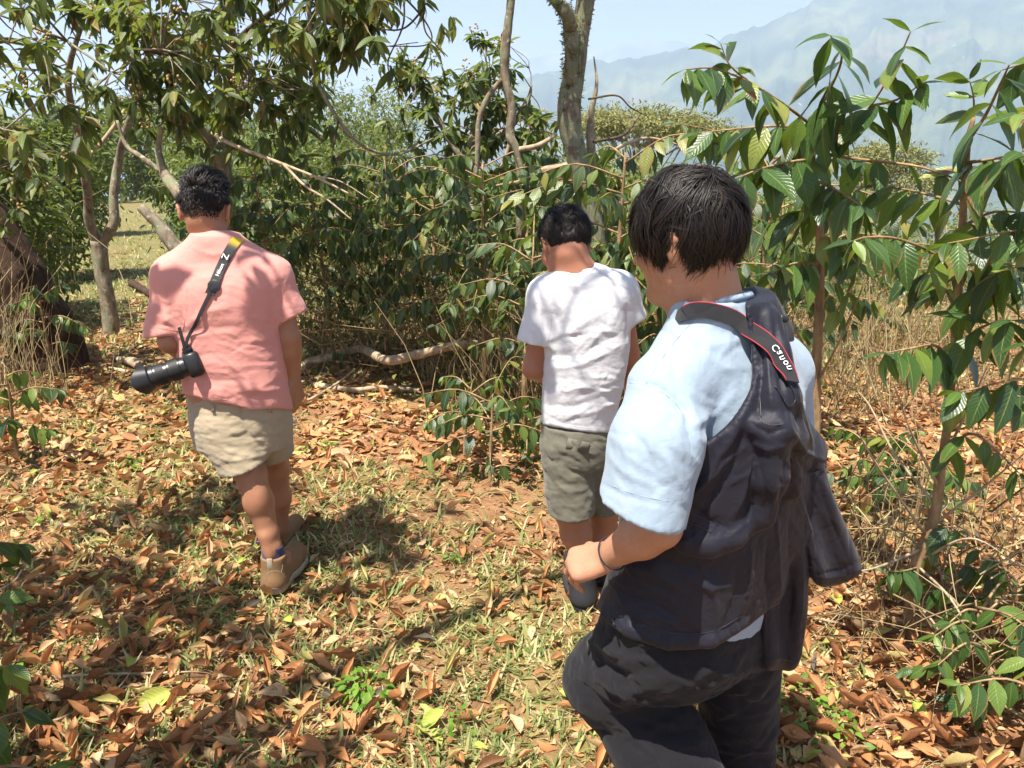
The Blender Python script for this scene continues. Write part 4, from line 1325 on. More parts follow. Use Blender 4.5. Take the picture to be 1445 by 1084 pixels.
add_leaves(lit, P, d, n, R2.uniform(0.008, 0.034, len(P)), R2.uniform(0.8, 1.6, len(P)), rng=R2)
tag(link('leaf_litter', lit.mesh('leaf_litter'), M['litter']), 'layer of dry brown leaves covering the track', 'leaf litter', kind='stuff')

# grass
gr = Buf()
GT = (np.array([(-0.05, 0, 0), (0.05, 0, 0), (0.035, 0.55, 0.02), (-0.035, 0.55, 0.02), (0.004, 1, -0.10), (-0.004, 1, -0.10)], float), np.array([(0, 1, 2, 3), (3, 2, 4, 5)]), np.array([(0, 0), (1, 0), (1, .5), (0, .5), (.5, 1), (.5, 1)], float))
P0 = np.vstack([lay(21000, 1.05, 14, grass_density, R2, 0.85), lay(9000, 8, 30, lambda x, y: grass_density(x, y) * (x < -1), R2)])
P = np.repeat(P0, 7, 0)
k = len(P)
P[:, :2] += R2.normal(0, 0.028, (k, 2))
a = R2.uniform(0, 2 * np.pi, k)
up = R2.uniform(0.15, 1.5, k)
d = np.stack([np.cos(a), np.sin(a), up], -1)
n = np.stack([-np.cos(a) * up, -np.sin(a) * up, np.ones(k)], -1)
add_leaves(gr, P, d, n, R2.uniform(0.022, 0.075, k) * (1 + 0.05 * P[:, 1]), R2.uniform(0.9, 2.0, k), tmpl=GT, rng=R2)
tag(link('grass', gr.mesh('grass'), M['grass']), 'short sparse grass growing through the dry leaves', 'grass', kind='stuff')

# dry straw and fine stems lying about
def stems(n, gen, rng, buf, r0=0.0016, seg=4):
    for i in range(n):
        p, q, h = gen(rng)
        m = (p + q) / 2 + rng.normal(0, 0.08, 3) * np.linalg.norm(q - p) + (0, 0, h)
        c = catmull([p, m, q], seg)
        v, f = tube_arrays(c, np.linspace(r0, r0 * 0.5, seg) * rng.uniform(0.6, 1.8), 3, cap=False)
        buf.add(v, f, rng.random())


st = Buf()
def lying(rng):
    y = 1.1 * (7 / 1.1) ** (rng.random() ** 0.8)
    x = rng.uniform(-1, 1) * (0.75 * y + 0.6)
    a = rng.uniform(0, 6.28)
    l = rng.uniform(0.03, 0.20)
    p = G(x, y) + (0, 0, 0.012)
    q = G(x + l * math.cos(a), y + l * math.sin(a)) + (0, 0, rng.uniform(0.01, 0.05))
    return p, q, 0.01
stems(4200, lying, R2, st, 0.0013)
tag(link('dry_straw', st.mesh('dry_straw'), M['straw']), 'scattered dry straw and thin twigs on the ground', 'straw', kind='stuff')

# tangle of dry stems under the coffee row, on the left bank and behind the right-hand plants
ud = Buf()
def tangle(cx, cy, sx, sy, h, lean=0.35):
    def f(rng):
        x, y = cx + rng.normal(0, sx), cy + abs(rng.normal(0, sy))
        p = G(x, y)
        l = h * rng.uniform(0.4, 1.25)
        q = p + np.array([rng.normal(0, lean) * l, rng.normal(0, lean) * l, l])
        return p, q, 0.05
    return f
for cx, cy, sx, sy, h, n in ((-0.8, 6.1, 0.7, 0.9, 0.95, 480), (-1.7, 6.6, 0.5, 0.8, 0.9, 240), (-0.15, 5.7, 0.4, 0.7, 0.85, 340), (0.25, 4.5, 0.3, 0.5, 0.75, 240), (0.8, 4.4, 0.4, 0.5, 0.9, 200), (-4.15, 5.2, 0.24, 0.35, 1.0, 260), (-3.4, 4.9, 0.15, 0.25, 0.6, 50),
                              (2.2, 4.8, 1.0, 0.8, 0.75, 560), (3.2, 6.5, 1.3, 1.0, 0.9, 700), (1.6, 6.0, 0.7, 0.8, 0.9, 260), (1.75, 2.7, 0.35, 0.3, 0.55, 90), (1.75, 2.0, 0.3, 0.25, 0.35, 60), (-6.4, 8.2, 0.35, 0.6, 1.2, 160)):
    stems(n, tangle(cx, cy, sx, sy, h), R2, ud, 0.0028)
def cross(rng):                                                    # slanting canes through the row
    c = np.array([rng.uniform(-2.0, 1.0), rng.uniform(5.6, 6.8), rng.uniform(0.15, 1.0)])
    l = rng.uniform(0.25, 0.8)
    a = rng.normal(2.5, 0.5)
    v = np.array([math.cos(a), rng.normal(0, 0.25), math.sin(a) * 0.8]) * l
    return c - v, c + v, 0.03
stems(95, cross, R2, ud, 0.0034)
def spray(rng):                                                    # dry twigs at the foot of the right-hand plant
    p = np.array([rng.uniform(1.2, 1.75), rng.uniform(1.9, 2.9), rng.uniform(0.05, 0.5)])
    a = rng.uniform(0, 6.28)
    l = rng.uniform(0.15, 0.45)
    return p, p + np.array([math.cos(a) * l, math.sin(a) * l * 0.6, rng.normal(0, 0.12)]), 0.02
stems(120, spray, R2, ud, 0.0026)
tag(link('dry_undergrowth', ud.mesh('dry_undergrowth'), M['straw']), 'tangle of dry stems and canes under the coffee plants', 'undergrowth', kind='stuff')

# small green leaves among the stems
ug = Buf()
for cx, cy, sx, sy, h, n in ((-0.8, 6.2, 0.8, 0.8, 0.55, 2600), (-2.0, 6.9, 0.5, 0.7, 0.5, 1100), (0.0, 5.6, 0.45, 0.6, 0.5, 1500), (0.9, 4.6, 0.5, 0.5, 0.5, 1000), (-4.75, 5.7, 0.3, 0.35, 0.45, 800), (2.6, 5.6, 1.3, 0.9, 0.4, 900), (3.4, 8.5, 1.6, 1.2, 0.5, 1300), (1.6, 7.4, 0.9, 1.0, 0.6, 1500)):
    x = cx + R2.normal(0, sx, n)
    y = cy + np.abs(R2.normal(0, sy, n))
    p = np.stack([x, y, gz(x, y) + 0.04 + np.abs(R2.normal(0, h, n))], -1)
    d = R2.normal(0, 1, (n, 3)) * (1, 1, 0.5) + (0, 0, -0.2)
    add_leaves(ug, p, d, R2.normal(0, 0.5, (n, 3)) + (0, -0.2, 0.9), R2.uniform(0.03, 0.085, n), 1.1, rng=R2)
tag(link('undergrowth', ug.mesh('undergrowth'), M['bush']), 'small leaved green weeds growing among the dry stems', 'undergrowth', kind='stuff')

# bright weeds on the track: the leafy seedling and a few low plants
def weed(px, py, w, n, L, label, name='weed', h=0.09):
    b = ground_at(px, py)
    o = thing(name, b, label, 'weed', 'green weeds on the track')
    r = np.random.default_rng(px)
    for i in range(n):
        a, rr = r.uniform(0, 6.28), w * math.sqrt(r.random())
        p = np.array([rr * math.cos(a), rr * math.sin(a), 0.02 + h * (1 - 0.6 * rr / w) * r.uniform(0.5, 1.1)])
        d = np.array([math.cos(a), math.sin(a), r.normal(-0.1, 0.25)]) + r.normal(0, 0.4, 3)
        R = frame_cols(d, np.array([0, -0.1, 1.0]) + r.normal(0, 0.3, 3))
        l = L * r.uniform(0.6, 1.2)
        m4 = np.eye(4)
        m4[:3, :3] = R * l
        m4[:3, 3] = p
        link('leaf', LEAFSET['weed'][i % 3], None, o, mat4=Matrix(m4.tolist()))
    b2_ = Buf()
    for i in range(max(4, n // 5)):
        a, rr = r.uniform(0, 6.28), w * 0.7 * r.random()
        v, q = tube_arrays(catmull([(0, 0, 0), (rr * 0.5 * math.cos(a), rr * 0.5 * math.sin(a), h * 0.7), (rr * math.cos(a), rr * math.sin(a), h)], 4), 0.0015, 4)
        b2_.add(v, q)
    link('stem', b2_.mesh('stem'), M['weed'], o)
weed(517, 985, 0.085, 62, 0.036, 'bright green leafy seedling clump growing among the dry leaves', h=0.08)
weed(648, 1040, 0.05, 12, 0.03, 'few small green shoots right of the pale striped leaf')
weed(455, 640, 0.12, 40, 0.03, 'patch of small green weeds right of the shorts of the man in pink', h=0.05)
weed(190, 662, 0.11, 30, 0.034, 'flat green weed patch on the shaded left of the track', h=0.05)
weed(310, 640, 0.06, 18, 0.03, 'small green weed left of the beige shorts', h=0.05)
weed(640, 790, 0.06, 14, 0.03, 'tiny green weed in the middle of the track', h=0.04)
weed(1140, 1000, 0.13, 60, 0.03, 'low green weeds in the shadow of the man with the jacket', h=0.05)
weed(1180, 1040, 0.10, 34, 0.03, 'low green weeds just right of the dark trousers', h=0.04)
weed(70, 740, 0.06, 12, 0.036, 'small green shoots near the left edge', h=0.05)
weed(30, 935, 0.07, 12, 0.03, 'little weeds under the dark seedling at the bottom left', h=0.04)

M['petal'] = plain_mat('purple_petal', (0.30, 0.05, 0.34), 0.6)
for px, py, w_ in ((365, 775, 'by the brown boot of the man in pink'), (87, 750, 'near the left edge of the track'), (170, 897, 'among the dry leaves above the thin white stick')):
    b = ground_at(px, py)
    o = thing('flower', b, 'tiny purple flower %s' % w_, 'flower', 'purple flowers on the track')
    bf = Buf()
    a = np.arange(5) * 1.2566
    add_leaves(bf, np.tile([[0, 0, 0.035]], (5, 1)), np.stack([np.cos(a), np.sin(a), a * 0 + 0.5], -1), np.tile([[0, 0, 1.0]], (5, 1)), 0.011, 2.0)
    link('petals', bf.mesh('petals'), M['petal'], o)
    v, q = tube_arrays([(0, 0, 0), (0.002, 0, 0.02), (0, 0, 0.035)], 0.0012, 4)
    link('stalk', quad_mesh('stalk', v, q), M['weed'], o)

# the leaves that show largest: things of their own
LOOK = {'orange': 'curled orange brown dry leaf', 'tan': 'flat pale tan dry leaf', 'rust': 'dark rust coloured curled dry leaf', 'grey': 'shrivelled grey brown leaf', 'lime': 'yellow green fallen leaf'}
MARK = [((517, 985), 'beside the bright green seedling clump'), ((388, 830), 'beside the brown boot of the man in pink'), ((480, 770), 'right of the boot of the man in pink'), ((640, 700), 'near the edge of the coffee row'), ((600, 800), 'in the middle of the track'), ((720, 860), 'left of the knee of the man with the jacket'),
        ((200, 720), 'in the shade on the left of the track'), ((110, 800), 'near the left edge of the track'), ((160, 1000), 'around the thin white stick'), ((340, 1020), 'left of the bright green seedling clump'), ((330, 900), 'in front of the boot of the man in pink'), ((680, 1060), 'along the bottom, left of the dark trousers'), ((1000, 990), 'between the dark trouser legs'),
        ((1180, 960), 'right of the hanging jacket'), ((1300, 1000), 'in front of the pale coffee stem'), ((1400, 1060), 'in the bottom right corner'), ((1230, 870), 'at the foot of the pale coffee stem'), ((560, 600), 'below the fallen branches'), ((760, 700), 'beside the shorts of the man in white'), ((1250, 700), 'under the right-hand coffee plants'), ((250, 640), 'left of the beige shorts'), ((290, 740), 'left of the bare calf of the man in pink'), ((130, 680), 'below the camera lens, towards the left edge'), ((220, 850), 'on the left of the track, level with the brown boot'), ((60, 880), 'near the grey twig pair at the left edge'), ((60, 1060), 'beside the dark seedling at the bottom left'), ((250, 940), 'above the thin white stick'), ((420, 900), 'between the boot and the green seedling clump'), ((460, 680), 'beside the patch of small weeds right of the man in pink'), ((560, 700), 'on the sunny middle of the track below the fallen branches'), ((610, 920), 'near the shrivelled grey leaf'), ((780, 930), 'left of the dark trousers'), ((260, 1060), 'at the bottom of the view, left part'), ((440, 1060), 'at the bottom of the view below the green clump')]
MP = np.array([ground_at(*m[0]) for m in MARK])
big = [(605, 1045, 'lime', 0.13, 'large pale green striped leaf lying near the bottom of the view'), (608, 1030, 'lime', 0.11, None), (940, 1052, 'lime', 0.1, None), (600, 915, 'grey', 0.085, 'shrivelled dark grey leaf standing up in the middle of the track'), (386, 990, 'tan', 0.11, None), (392, 940, 'orange', 0.10, None), (1258, 980, 'tan', 0.10, None), (1295, 1018, 'lime', 0.09, None), (1010, 1075, 'orange', 0.1, None),
       (440, 1068, 'orange', 0.12, None), (215, 1000, 'lime', 0.13, None), (520, 1035, 'orange', 0.10, None), (700, 850, 'orange', 0.09, None), (1130, 1010, 'orange', 0.11, None), (1110, 960, 'tan', 0.1, None)]
picks = []
for px, py, kk, L, lab in big:
    p = ground_at(px, py)
    picks.append((p[0], p[1], kk, L, lab))
tries = 0
while len(picks) < 296 and tries < 20000:
    tries += 1
    px, py = R2.uniform(-10, 1455), R2.uniform(620, 1095) if R2.random() < 0.8 else R2.uniform(560, 700)
    p = ground_at(px, py)
    if R2.random() > litter_density(p[:1], p[1:2])[0]:
        continue
    if min((p[0] - c[0]) ** 2 + (p[1] - c[1]) ** 2 for c in picks) < 0.0028:
        continue
    picks.append((p[0], p[1], ('orange', 'orange', 'orange', 'tan', 'tan', 'rust', 'rust', 'lime', 'grey')[int(R2.integers(9))], R2.uniform(0.052, 0.096), None))
for x, y, kk, L, lab in picks:
    d, n = flat_dirs(1, R2, 0.22 if kk in ('tan', 'lime') else 0.3)
    n[0, 2] = abs(n[0, 2])
    R = frame_cols(d, n)[0]
    ms = LEAFSET['dry_' + kk]
    z = float(gz(x, y)) + 0.026 + R2.uniform(0, 0.012)
    m4 = np.eye(4)
    m4[:3, :3] = R * L * np.array([R2.uniform(0.9, 1.2), 1, 1])
    m4[:3, 3] = np.array([x, y, z]) - R[:, 1] * L * 0.5
    o = link('fallen_leaf', ms[int(R2.integers(4))], None, mat4=Matrix(m4.tolist()))
    mk = int(np.argmin(((MP[:, :2] - (x, y)) ** 2).sum(1)))
    lb = lab or '%s %s %s' % ('large' if L > 0.082 else ('small' if L < 0.066 else 'middling'), LOOK[kk], MARK[mk][1])
    lb = ' '.join(lb.split()[:16])
    tag(o, lb, 'leaf', 'dry leaves on the track, ' + lb)
# ------------------------------------------------------------------ sculpting: smooth unions on a grid, surface nets
class Sculpt:
    def __init__(self, h):
        self.h, self.ops = h, []

    def add(self, f, lo, hi, k=0.03, op='u'):
        self.ops.append((f, np.asarray(lo, float), np.asarray(hi, float), k, op))
        return self

    # ---- shapes
    def cone(self, a, b, r1, r2, k=0.03, op='u', flat=None, plane=None):
        """Round cone from a to b; flat = (axis, factor) squeezes it; plane = (point, normal) trims it."""
        a, b = np.asarray(a, float), np.asarray(b, float)
        ab = b - a
        L2 = float(ab @ ab) + 1e-12

        def f(P):
            q = P - a
            t = np.clip((q @ ab) / L2, 0, 1)
            w = q - t[..., None] * ab
            if flat is not None:
                ax = nrm(flat[0])
                s = w @ ax
                w = w + (s * (1 / flat[1] - 1))[..., None] * ax
            d = np.sqrt((w * w).sum(-1)) - (r1 + (r2 - r1) * t)
            if flat is not None:
                d = d * min(1, flat[1] * 1.25)
            if plane is not None:
                e = (P - plane[0]) @ nrm(plane[1])
                d = np.maximum(d, e)
            return d
        m = max(r1, r2) * (max(1, flat[1]) if flat else 1) + k + 2 * self.h
        return self.add(f, np.minimum(a, b) - m, np.maximum(a, b) + m, k, op)

    def chain(self, pts, rad, k=0.03, **kw):
        for i in range(len(pts) - 1):
            self.cone(pts[i], pts[i + 1], rad[i], rad[i + 1], k, **kw)
        return self

    def ell(self, c, r, R=None, k=0.03, op='u'):
        c, r = np.asarray(c, float), np.asarray(r, float)
        R = np.eye(3) if R is None else np.asarray(R)

        def f(P):
            q = (P - c) @ R
            k0 = np.sqrt(((q / r) ** 2).sum(-1)) + 1e-9
            k1 = np.sqrt(((q / (r * r)) ** 2).sum(-1)) + 1e-9
            return k0 * (k0 - 1) / k1
        m = r.max() + k + 2 * self.h
        return self.add(f, c - m, c + m, k, op)

    def loft(self, sec, k=0.03, op='u', expo=2.3, grow=0.0, ztop=None, zbot=None, extra=None):
        """Stack of level sections (z, x, y, half width, half depth, yaw)."""
        s = np.array(sorted([tuple(x) for x in sec], key=lambda x: x[0]), float)
        d = catmull(s, 90)
        d = d[np.argsort(d[:, 0])]
        zt = ztop if ztop is not None else s[-1, 0]
        zb = zbot if zbot is not None else s[0, 0]

        def f(P):
            z = P[..., 2]
            I = [np.interp(z, d[:, 0], d[:, i]) for i in range(1, 6)]
            c, sn = np.cos(I[4]), np.sin(I[4])
            x, y = P[..., 0] - I[0], P[..., 1] - I[1]
            a, b = I[2] + grow, I[3] + grow
            u, v = np.abs(c * x + sn * y) / a, np.abs(-sn * x + c * y) / b
            q = (u ** expo + v ** expo) ** (1 / expo)
            g = (q - 1) * np.minimum(a, b)
            e = np.maximum(z - zt, zb - z)
            g = np.maximum(g, e)
            if extra is not None:
                g = np.maximum(g, extra(P))
            return g
        m = max(s[:, 3].max(), s[:, 4].max()) + grow + k + 2 * self.h
        lo = np.array([s[:, 1].min() - m, s[:, 2].min() - m, zb - k - 2 * self.h])
        hi = np.array([s[:, 1].max() + m, s[:, 2].max() + m, zt + k + 2 * self.h])
        return self.add(f, lo, hi, k, op)

    # ---- evaluation
    @staticmethod
    def _mix(D, d, k, op):
        if op == 's':
            d = -d
            h = np.maximum(k - np.abs(D - d), 0) / max(k, 1e-6)
            return np.maximum(D, d) + h * h * k * 0.25
        if op == 'i':
            h = np.maximum(k - np.abs(D - d), 0) / max(k, 1e-6)
            return np.maximum(D, d) + h * h * k * 0.25
        h = np.maximum(k - np.abs(D - d), 0) / max(k, 1e-6)
        return np.minimum(D, d) - h * h * k * 0.25

    def at(self, P):
        D = np.full(P.shape[:-1], 1.0)
        for f, lo, hi, k, op in self.ops:
            D = self._mix(D, f(P), k, op)
        return D

    def build(self, smooth=2):
        h = self.h
        us = [o for o in self.ops if o[4] == 'u']
        lo = np.min([o[1] for o in us], 0)
        hi = np.max([o[2] for o in us], 0)
        n = np.ceil((hi - lo) / h).astype(int) + 1
        ax = [lo[i] + h * np.arange(n[i]) for i in range(3)]
        D = np.full(n, 0.25, np.float32)
        for f, a, b, k, op in self.ops:
            i0 = np.clip(np.floor((a - lo) / h).astype(int), 0, n)
            i1 = np.clip(np.ceil((b - lo) / h).astype(int) + 1, 0, n)
            if (i1 <= i0).any():
                continue
            sl = tuple(slice(i0[i], i1[i]) for i in range(3))
            P = np.stack(np.meshgrid(*[ax[i][sl[i]] for i in range(3)], indexing='ij'), -1)
            D[sl] = self._mix(D[sl], f(P), k, op)
        v, q = surfnet(D, lo, h)
        return relax(v, q, smooth)


def surfnet(D, lo, h):
    s = D < 0
    nx, ny, nz = D.shape
    cnt = np.zeros((nx - 1, ny - 1, nz - 1), np.int8)
    cs = [(i, j, k) for i in (0, 1) for j in (0, 1) for k in (0, 1)]
    for i, j, k in cs:
        cnt += s[i:nx - 1 + i, j:ny - 1 + j, k:nz - 1 + k]
    cell = np.argwhere((cnt > 0) & (cnt < 8))
    vid = np.full(cnt.shape, -1, np.int64)
    vid[tuple(cell.T)] = np.arange(len(cell))
    acc = np.zeros((len(cell), 3))
    num = np.zeros(len(cell))
    val = {c: D[cell[:, 0] + c[0], cell[:, 1] + c[1], cell[:, 2] + c[2]] for c in cs}
    for a in cs:
        for ax in range(3):
            if a[ax]:
                continue
            b = list(a); b[ax] = 1; b = tuple(b)
            va, vb = val[a], val[b]
            m = (va < 0) != (vb < 0)
            t = np.where(m, va / np.where(m, va - vb, 1), 0)
            p = np.tile(np.array(a, float), (len(cell), 1))
            p[:, ax] = t
            acc += p * m[:, None]
            num += m
    v = lo + h * (cell + acc / num[:, None])
    Q = []
    for ax in range(3):
        sl0, sl1 = [slice(None)] * 3, [slice(None)] * 3
        sl0[ax], sl1[ax] = slice(0, -1), slice(1, None)
        s0, s1 = s[tuple(sl0)], s[tuple(sl1)]
        e = np.argwhere(s0 != s1)
        o1, o2 = (ax + 1) % 3, (ax + 2) % 3
        ok = (e[:, o1] > 0) & (e[:, o2] > 0) & (e[:, o1] < D.shape[o1] - 1) & (e[:, o2] < D.shape[o2] - 1)
        e = e[ok]
        ins = s0[tuple(e.T)]
        def cid(d1, d2):
            c = e.copy(); c[:, o1] -= d1; c[:, o2] -= d2
            return vid[tuple(c.T)]
        q = np.stack([cid(1, 1), cid(0, 1), cid(0, 0), cid(1, 0)], -1)
        q[~ins] = q[~ins][:, ::-1]
        Q.append(q)
    return v, np.vstack(Q)


def relax(v, q, it=2, lam=0.5):
    e = np.vstack([q[:, [0, 1]], q[:, [1, 2]], q[:, [2, 3]], q[:, [3, 0]]])
    e = np.vstack([e, e[:, ::-1]])
    deg = np.bincount(e[:, 0], minlength=len(v))[:, None]
    for i in range(it):
        m = np.stack([np.bincount(e[:, 0], v[e[:, 1], c], minlength=len(v)) for c in range(3)], -1) / np.maximum(deg, 1)
        v = v + lam * (m - v)
    return v, q


def vnormals(v, q):
    n = np.cross(v[q[:, 2]] - v[q[:, 0]], v[q[:, 3]] - v[q[:, 1]])
    N_ = np.zeros_like(v)
    for c in range(4):
        for i in range(3):
            N_[:, i] += np.bincount(q[:, c], n[:, i], minlength=len(v))
    return nrm(N_)


def seg_dist(x, y, pl):
    """Distance (picture units) to a polyline, and the parameter 0..1 along it."""
    pl = np.asarray(pl, float)
    best = np.full(x.shape, 1e9)
    par = np.zeros(x.shape)
    for i in range(len(pl) - 1):
        a, b = pl[i], pl[i + 1]
        d = b - a
        t = np.clip(((x - a[0]) * d[0] + (y - a[1]) * d[1]) / (d @ d + 1e-9), 0, 1)
        r = np.hypot(x - a[0] - t * d[0], y - a[1] - t * d[1])
        m = r < best
        best = np.where(m, r, best)
        par = np.where(m, (i + t) / (len(pl) - 1), par)
    return best, par


def folds(v, q, lines, noise=(), seed=0, crisp=0.5):
    """Cloth folds: ridges (+) and creases (-) along drawn lines, and stretched noise (scale xyz, amplitude)."""
    nn = vnormals(v, q)
    px, py, d = proj(v)
    disp = np.zeros(len(v))
    face = sstep(-0.1, 0.25, (nn * nrm(np.array([0, 0, CAM_H]) - v)).sum(-1))
    for pl, w, amp in lines:
        x0, y0 = np.min(pl, 0) - 4 * w
        x1, y1 = np.max(pl, 0) + 4 * w
        m = (px > x0) & (px < x1) & (py > y0) & (py < y1)
        if not m.any():
            continue
        r, t = seg_dist(px[m], py[m], pl)
        disp[m] += amp * (crisp * np.exp(-1.3 * r / w) + (1 - crisp) * np.exp(-(r / w) ** 2)) * np.sin(np.pi * np.clip(t * 0.9 + 0.05, 0, 1)) ** 0.6 * face[m]
    for sc, amp, ridged, R in noise:
        P = (v @ R if R is not None else v) * np.asarray(sc, float)
        P = P + 0.4 * vnoise(v * 5.0, seed + 9)[:, None]
        f = fbm(P, 3, seed)
        if ridged:
            f = (1 - np.abs(f) * 2.2)
        disp += amp * f
    return v + nn * disp[:, None]


def creases(n, x0, x1, y0, y1, ang, sd, amp, w, seed, lng=(10, 34)):
    """Small random creases of worn cloth round a main direction."""
    r = np.random.default_rng(seed)
    out = []
    for _ in range(n):
        x, y = r.uniform(x0, x1), r.uniform(y0, y1)
        a = ang + r.normal(0, sd)
        l = r.uniform(*lng)
        dx, dy = math.cos(a) * l, math.sin(a) * l
        out.append(([(x - dx, y - dy), (x + r.normal(0, 3), y + r.normal(0, 3)), (x + dx, y + dy)], r.uniform(*w), r.choice([-1, 1]) * amp * r.uniform(0.5, 1.2)))
    return out


def rot_to(d, up=(0, 0, 1.0)):
    """Columns: side, forward d, up."""
    d = nrm(d)
    s = nrm(np.cross(d, up))
    return np.stack([s, d, np.cross(s, d)], -1)


def raycast(sc, px, py, y0, y1, n=160):
    """First point where the sight line meets a sculpted surface, and its normal."""
    Ys = np.linspace(y0, y1, n)
    P = np.array([U(px, py, y) for y in Ys])
    d = sc.at(P)
    i = np.argmax(d < 0)
    if d[i] >= 0:
        i = int(np.argmin(d))
        p = P[i]
    else:
        i = max(i, 1)
        t = d[i - 1] / (d[i - 1] - d[i] + 1e-9)
        p = P[i - 1] + (P[i] - P[i - 1]) * t
    e = 0.006
    g = np.array([sc.at((p + e * np.eye(3)[j])[None])[0] - sc.at((p - e * np.eye(3)[j])[None])[0] for j in range(3)])
    return p, nrm(g)


from mathutils.bvhtree import BVHTree


def surf(*vqs):
    V, Q, n = [], [], 0
    for v, q in vqs:
        V.append(v); Q.append(q + n); n += len(v)
    return BVHTree.FromPolygons(np.vstack(V).tolist(), np.vstack(Q).tolist())


def hit(bv, px, py):
    o = Vector((0, 0, CAM_H))
    d = Vector((U(px, py, 2.0) - np.array(o)).tolist()).normalized()
    p, n, i, t = bv.ray_cast(o, d)
    if p is None:
        p, n, i, t = bv.find_nearest(o + d * 2.0)
    return np.array(p), np.array(n) * (1 if n.dot(d) < 0 else -1)


def settle(pp, nn, it=3):
    pp, nn = np.array(pp), np.array(nn)
    for _ in range(it):
        nn[1:-1] = nrm(nn[:-2] + nn[1:-1] + nn[2:])
        pp[1:-1] = np.where((np.arange(len(pp) - 2) % 1 == 0)[:, None], (pp[:-2] + 2 * pp[1:-1] + pp[2:]) / 4, pp[1:-1])
    return pp, nn


def sharp(o, deg=38):
    o.data.set_sharp_from_angle(angle=math.radians(deg))
    return o


def head(S, c, f, up, s=1.0, k=0.02):
    """Skull, jaw, features and ears of a head looking along f."""
    R = rot_to(f, up)
    sd, fw, u = R[:, 0], R[:, 1], R[:, 2]
    at = lambda x, y, z: c + s * (sd * x + fw * y + u * z)
    S.ell(at(0, -0.012, 0.02), np.array([0.075, 0.094, 0.098]) * s, R, 0.03)
    S.ell(at(0, 0.030, -0.055), np.array([0.062, 0.060, 0.072]) * s, R, 0.035)
    S.cone(at(-0.045, 0.005, -0.075), at(-0.012, 0.070, -0.112), 0.018 * s, 0.016 * s, 0.03)
    S.cone(at(0.045, 0.005, -0.075), at(0.012, 0.070, -0.112), 0.018 * s, 0.016 * s, 0.03)
    S.ell(at(0, 0.076, -0.108), np.array([0.02, 0.016, 0.016]) * s, R, 0.02)
    S.cone(at(-0.035, 0.078, 0.018), at(0.035, 0.078, 0.018), 0.011 * s, 0.011 * s, 0.02)
    S.cone(at(0, 0.086, 0.004), at(0, 0.112, -0.036), 0.008 * s, 0.012 * s, 0.012)
    S.cone(at(-0.013, 0.094, -0.040), at(0.013, 0.094, -0.040), 0.008 * s, 0.008 * s, 0.01)
    S.cone(at(-0.020, 0.083, -0.066), at(0.020, 0.083, -0.066), 0.007 * s, 0.007 * s, 0.008)
    S.cone(at(-0.016, 0.081, -0.077), at(0.016, 0.081, -0.077), 0.008 * s, 0.008 * s, 0.008)
    for sg in (-1, 1):
        S.ell(at(sg * 0.032, 0.088, 0.0), np.array([0.017, 0.012, 0.011]) * s, R, 0.01, 's')
        S.ell(at(sg * 0.045, 0.055, -0.03), np.array([0.026, 0.03, 0.024]) * s, R, 0.03)
        Re = R @ np.array(Matrix.Rotation(sg * 0.35, 3, 'Z'))
        S.ell(at(sg * 0.083, -0.014, -0.014), np.array([0.010, 0.019, 0.033]) * s, Re, 0.012)
        S.cone(at(sg * 0.092, -0.026, -0.002), at(sg * 0.095, -0.024, 0.012), 0.0055 * s, 0.005 * s, 0.008)
        S.ell(at(sg * 0.094, -0.006, -0.010), np.array([0.007, 0.010, 0.018]) * s, Re, 0.006, 's')
    return R, at


def eyes(parent, at, R, s, base):
    for sg in (-1, 1):
        b = Buf()
        c = at(sg * 0.032, 0.079, 0.0)
        th = np.linspace(0, np.pi, 9)
        ring = []
        rr = 0.0115 * s
        v, q = tube_arrays([c + R[:, 1] * rr * math.cos(t) for t in th], [max(1e-4, rr * math.sin(t)) for t in th], 12, cap=False)
        b.add(v, q)
        link('eye', b.mesh('eye', off=base), M['eye'], parent)
        b = Buf()
        v, q = tube_arrays([c + R[:, 1] * rr * t for t in (0.9, 1.0, 1.03)], [0.0058 * s, 0.0045 * s, 0.0005], 12)
        b.add(v, q)
        link('iris', b.mesh('iris', off=base), M['hair'], parent)


